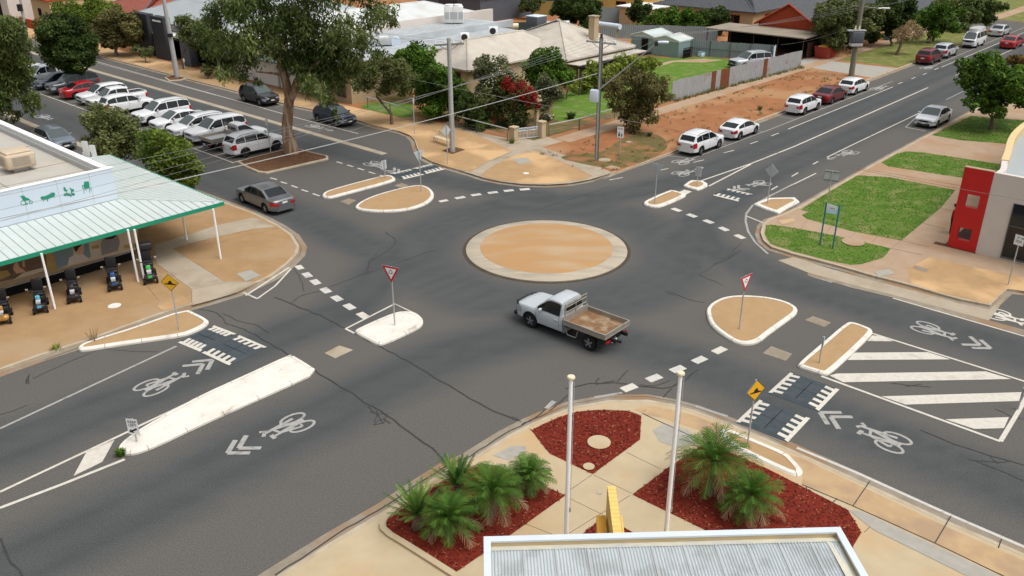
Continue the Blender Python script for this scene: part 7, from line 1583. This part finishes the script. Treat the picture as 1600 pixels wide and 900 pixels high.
m1 = ray_at_y(1339, 58, g_.y-.55)-g_; MB().box(m1, (1.25, .8, 1.1), bev=.05).build('transformer', M['greyclad'], t, 50); MB().box(m1+Vector((0, 0, -.75)), (1.2, .8, .3), bev=.04).build('transformer_base', M['galv'], t); MB().box(m1+Vector((-.15, 0, .68)), (1.9, .5, .1)).build('platform', M['galv'], t)
for x in (-.3, .1): MB().lathe([(.07, 0), (.1, .12), (.06, .25), (.08, .36), (.02, .42)], 8, 0, 'Z', m1+Vector((x, 0, .73))).build('bushing', M['bench_cream'], t)
a1 = ray_at_y(1350, 11, g_.y)-g_; q1 = ray_at_y(1331, 9, g_.y)-g_; q2 = ray_at_y(1372, 13, g_.y)-g_; MB().tube([q1, q2], .07, 5).build('cross_arm', M['wood'], t); MB().tube([q2, q2+Vector((.9, 0, .05))], .06, 5).box(q2+Vector((.9, 0, .02)), (.6, .25, .12)).build('street_lamp', M['sign_white'], t)
PT['t'] = [g_+q1.lerp(q2, k/3)+Vector((0, 0, .2)) for k in range(4)]
b = (277, 120); g_ = G(*b, .13); t = thing('power_pole', 'leaning grey concrete pole in the small kerbed bed at the upper left', 'power pole', g_); tp = ray_at_y(252, -22, g_.y)-g_; MB().tube([(0, 0, -.1), tp], [.28, .18], 12).build('pole', M['pole_conc'], t, 60); k_ = ray_at_y(266, 55, g_.y-.25)-g_; MB().box(k_, (.5, .3, .35), bev=.04).build('switch_box', M['black_plastic'], t); PT['l'] = [g_+tp+Vector((d, 0, -.3)) for d in (-.8, -.3, .3, .8)]; MB().box(tp+Vector((0, 0, -.4)), (2, .1, .12)).build('cross_arm', M['wood'], t)
b = (41, 57); g_ = G(*b, KZ); t = thing('power_pole', 'slim grey pole on the pavement at the far upper left', 'power pole', g_); tp = ray_at_y(28, -25, g_.y)-g_; MB().tube([(0, 0, -.1), tp], [.22, .14], 10).build('pole', M['pole_conc'], t, 60); MB().box(ray_at_y(31, 12, g_.y-.3)-g_, (.6, .4, .9), bev=.04).build('switch_box', M['black_plastic'], t); MB().box(tp-Vector((0, 0, .5)), (2, .1, .12)).build('cross_arm', M['wood'], t)
# wires
def wire(label, a, b, sag=.4, r=.008, m='wire', name='power_line', cat='cable', grp='overhead wires'):
    a, b = Vector(a), Vector(b); t = MB().tube([a.lerp(b, k/14)-Vector((0, 0, sag*4*(k/14)*(1-k/14))) for k in range(15)], r, 5).build(name, M[m]); tag(t, label, cat, grp)
M['wire'] = mat('wire_grey', (.2, .2, .2), rough=.6); M['cable'] = mat('cable_grey', (.38, .38, .37), rough=.6)
sb = PT['sb']
for k, e in enumerate(((-40, 300), (-40, 315), (-40, 338), (-40, 356))):
    wire(['topmost', 'second', 'third', 'lowest'][k]+' of four thin wires running from the steel pole arm over the scooter shop', PT['s'][k], ray_at_y(e[0], e[1], 33), .5)
for k in range(4): wire(['first', 'second', 'third', 'fourth'][k]+' of four thin wires from the steel pole arm to the transformer pole', PT['s'][k], PT['t'][k], .5)
for k in (0, 1, 3): wire({0: 'lowest', 1: 'middle', 3: 'topmost'}[k]+' of three thin wires from the concrete pole arm into the big gum', PT['c'][k], PT['l'][k], .8)
A_ = ray_at_y(933, 115, sb.y); wire('thick pale bundled cable sweeping from the steel pole across the junction to the left edge', A_, ray_at_y(-50, 352, 31), .35, .022, 'cable')
B_ = ray_at_y(565, 107, 78); C_ = ray_at_y(1022, 196, 50); D_ = ray_at_y(1650, 322, 36); wire('long pale service wire crossing above the roundabout towards the red portal', B_, C_, .1, .011, 'cable'); wire('end of the service wire reaching the white wall at the right edge', C_, D_, .15, .009, 'wire')
wire('thin service wire from the steel pole to the garden shed', sb+Vector((0, 0, 7.0)), AB(58, 30, 2.7), .2, .012); wire('thin wire leaving the transformer pole over the carport', g_ if False else PT['t'][0]-Vector((0, 0, 2.4)), AB(62, 17.4, 2.0), .3, .014)
wire('thin wire running on from the transformer pole along the far street', PT['t'][3], AB(120, 9, 8), .6, .014)
# corner bench
p, q = G(676, 222, KZ), G(700, 230, KZ); t = thing('bench', 'cream slatted bench on the tan corner paving', 'bench', p, math.atan2(q.y-p.y, q.x-p.x)); L = (q-p).length
sl = MB()
for k in range(4): sl.box((L/2, .08+.11*k, .45), (L, .09, .035))
sl.build('seat', M['bench_cream'], t); bk = MB()
for k in range(3): bk.box((L/2, .48+.03*k, .6+.13*k), (L, .03, .1))
bk.build('backrest', M['bench_cream'], t)
for x in (.06, L-.06): lg = MB().box((x, .1, .22), (.07, .07, .44)); lg.box((x, .46, .44), (.07, .07, .88)); lg.box((x, .28, .4), (.07, .42, .06)); lg.build('leg', M['bench_cream'], t)
# garden gate, pillars, rails
def pillar(label, px, h): g_ = G(*px, KZ); t = thing('gate_pillar', label, 'pillar', g_, AA); MB().box((0, 0, h/2), (.5, .5, h)).build('shaft', M['cream'], t); MB().box((0, 0, h+.05), (.62, .62, .12), bev=.03).build('cap', M['cream'], t); return g_
a = pillar('left cream gate pillar on the house corner', (803, 220), 1.05); b = pillar('right cream gate pillar beside the tall arch post', (846, 215), 1.25)
t = thing('garden_gate', 'pale double metal gate with scrolled top rail between cream pillars', 'gate', a); d = b-a; n_ = d.normalized()
for f0, f1 in ((.1, .49), (.51, .9)):
    mb = MB(); p, q = d*f0, d*f1
    for z in (.12, .72, .95): mb.tube([p+Vector((0, 0, z)), q+Vector((0, 0, z))], .022, 5)
    for k in range(9): w = p.lerp(q, k/8); mb.tube([w+Vector((0, 0, .12)), w+Vector((0, 0, .95))], .014, 4)
    for k in range(4):
        c = p.lerp(q, (k+.5)/4); mb.tube([c+n_*(.09*math.cos(i*.7))+Vector((0, 0, .835+.09*math.sin(i*.7))) for i in range(10)], .012, 4)
    mb.build('leaf', M['sign_panel'], t)
g_ = G(838, 200, KZ); t = thing('garden_arch', 'tall cream post with two short cross bars behind the gate', 'arch', g_, AA); MB().box((0, 0, 1.3), (.28, .28, 2.6)).build('post', M['cream'], t); MB().box((.15, 0, 2.25), (.9, .18, .12)).build('cross_bar', M['cream'], t); MB().box((.1, 0, 2.6), (.75, .16, .12)).build('cross_bar', M['cream'], t)
def rail(label, pts, hs, z=KZ):
    P = [G(x, y, z) for x, y in pts]; t = thing('rail_fence', label, 'fence', P[0]); 
    MB().tube([p-P[0]+Vector((0, 0, hs)) for p in P], .05, 8).build('rail', M['pole_conc'], t, 60)
    for a, b in zip(P[:-1], P[1:]):
        n = max(1, int((b-a).length/2.6))
        for k in range(n+1): w = a.lerp(b, k/n)-P[0]; MB().tube([w, w+Vector((0, 0, hs-.05))], .05, 6).build('post', M['wood'], t)
    mb = MB()
    for zz in (.25, .5): mb.tube([p-P[0]+Vector((0, 0, zz)) for p in P], .012, 4)
    mb.build('mesh_wire', M['wire'], t)
rail('low pipe rail with mesh on the pavement side, left of the gate', [(793, 220), (745, 207), (715, 199)], .95); rail('low pipe rail with mesh beside the verge path, right of the gate', [(858, 213), (905, 203), (960, 186)], .95); rail('low pipe rail before the small lawn left of the large green bush', [(648, 190), (610, 178), (575, 168)], .95)
# picket fence by the far verge, letterbox, bin
t = thing('picket_fence', 'pale picket fence beside the far verge path', 'fence', AB(75, 14.9, KZ), AA)
for k in range(6): MB().box((k*2.0, 0, .55), (.12, .12, 1.1)).build('post', M['bench_cream'], t)
mb = MB()
for z in (.3, .85): mb.box((5, 0, z), (10, .05, .08))
for k in range(60): mb.box((.1+k*.166, .04, .5), (.07, .02, .9))
mb.build('pickets', M['bench_cream'], t)
t = thing('letterbox', 'white flat topped letterbox on two legs by the dirt heap', 'letterbox', AB(72.3, 13.9, KZ), AA); MB().box((0, 0, 1.0), (1.3, .4, .16), bev=.02).build('box', M['bench_cream'], t)
for x in (-.4, .4): MB().box((x, 0, .46), (.12, .12, .92)).build('leg', M['bench_cream'], t)
t = thing('wheelie_bin', 'teal wheelie bin at the end of the pale picket fence', 'bin', AB(86.2, 14.2, KZ), AA); MB().box((0, 0, .5), (.6, .6, .95), bev=.05).build('body', M['teal'], t); MB().box((0, 0, 1.02), (.66, .68, .1), bev=.03).build('lid', M['sign_blue'], t)
for px in ((268, 480), (957, 264)):
    g_ = G(*px, 0); a = math.atan2(DA.y, DA.x) if px[0] < 500 else AA-.4
    o = MB().box((0, 0, .06), (.7, .2, .1), rz=a).build('drain_slot', M['dark']); o.location = g_; kind(o)
# person half hidden behind the red portal
def person():
    g_ = G(1484, 364, KZ); t = thing('person', 'person in red top and black trousers half hidden behind the red portal wall', 'person', g_, -2.2)
    J = [(0, 0, .93), (0, 0, 1.12), (0, .01, 1.38), (0, 0, 1.48), (0, .02, 1.58), (0, .03, 1.72), (.1, 0, .88), (.11, .03, .5), (.12, 0, .1), (.13, .13, .04), (-.1, 0, .88), (-.11, .16, .5), (-.12, .1, .1), (-.12, .23, .04), (.19, 0, 1.4), (.26, .04, 1.15), (.2, .26, 1.08), (.14, .34, 1.1), (-.19, 0, 1.4), (-.26, .04, 1.15), (-.2, .28, 1.1), (-.14, .36, 1.12)]
    E_ = [(0, 1), (1, 2), (2, 3), (3, 4), (4, 5), (0, 6), (6, 7), (7, 8), (8, 9), (0, 10), (10, 11), (11, 12), (12, 13), (2, 14), (14, 15), (15, 16), (16, 17), (2, 18), (18, 19), (19, 20), (20, 21)]
    Rr = [.145, .13, .15, .06, .075, .085, .1, .07, .045, .04, .1, .07, .045, .04, .065, .048, .036, .035, .065, .048, .036, .035]
    me = bpy.data.meshes.new('body'); me.from_pydata(J, E_, []); o = bpy.data.objects.new('body', me); COL.objects.link(o)
    md = o.modifiers.new('skin', 'SKIN'); sv = me.skin_vertices[0].data
    for i, r in enumerate(Rr): sv[i].radius = (r, r*.85)
    sv[0].use_root = True; md2 = o.modifiers.new('sub', 'SUBSURF'); md2.levels = 2; md2.render_levels = 2
    dg = bpy.context.evaluated_depsgraph_get(); m2 = bpy.data.meshes.new_from_object(o.evaluated_get(dg)); bpy.data.objects.remove(o)
    for k in ('skin', 'cloth_red', 'cloth_black'): m2.materials.append(M[k])
    for p in m2.polygons:
        c = p.center; p.use_smooth = True
        p.material_index = 2 if c.z < .96 else (0 if (c.z > 1.47 or (c.y > .17 and c.z > 1.0)) else 1)
    b = bpy.data.objects.new('body', m2); COL.objects.link(b); b.parent = t
    MB().ell((0, -.005, 1.69), (.095, .1, .105), 12).build('hair', M['hair'], t, 180)
    for s in (1, -1): MB().box((s*.125, .1 if s > 0 else .2, .04), (.09, .26, .08), bev=.03).build('shoe', M['cloth_black'], t, 60)
    for s in (.03, -.03): MB().ell((s, .105, 1.68), (.012, .008, .008), 6).build('eye', M['sign_black'], t)
    MB().box((0, .12, 1.655), (.022, .03, .04), bev=.008).build('nose', M['skin'], t); MB().box((0, .11, 1.615), (.045, .012, .01)).build('mouth', M['skip_red'], t)
person()
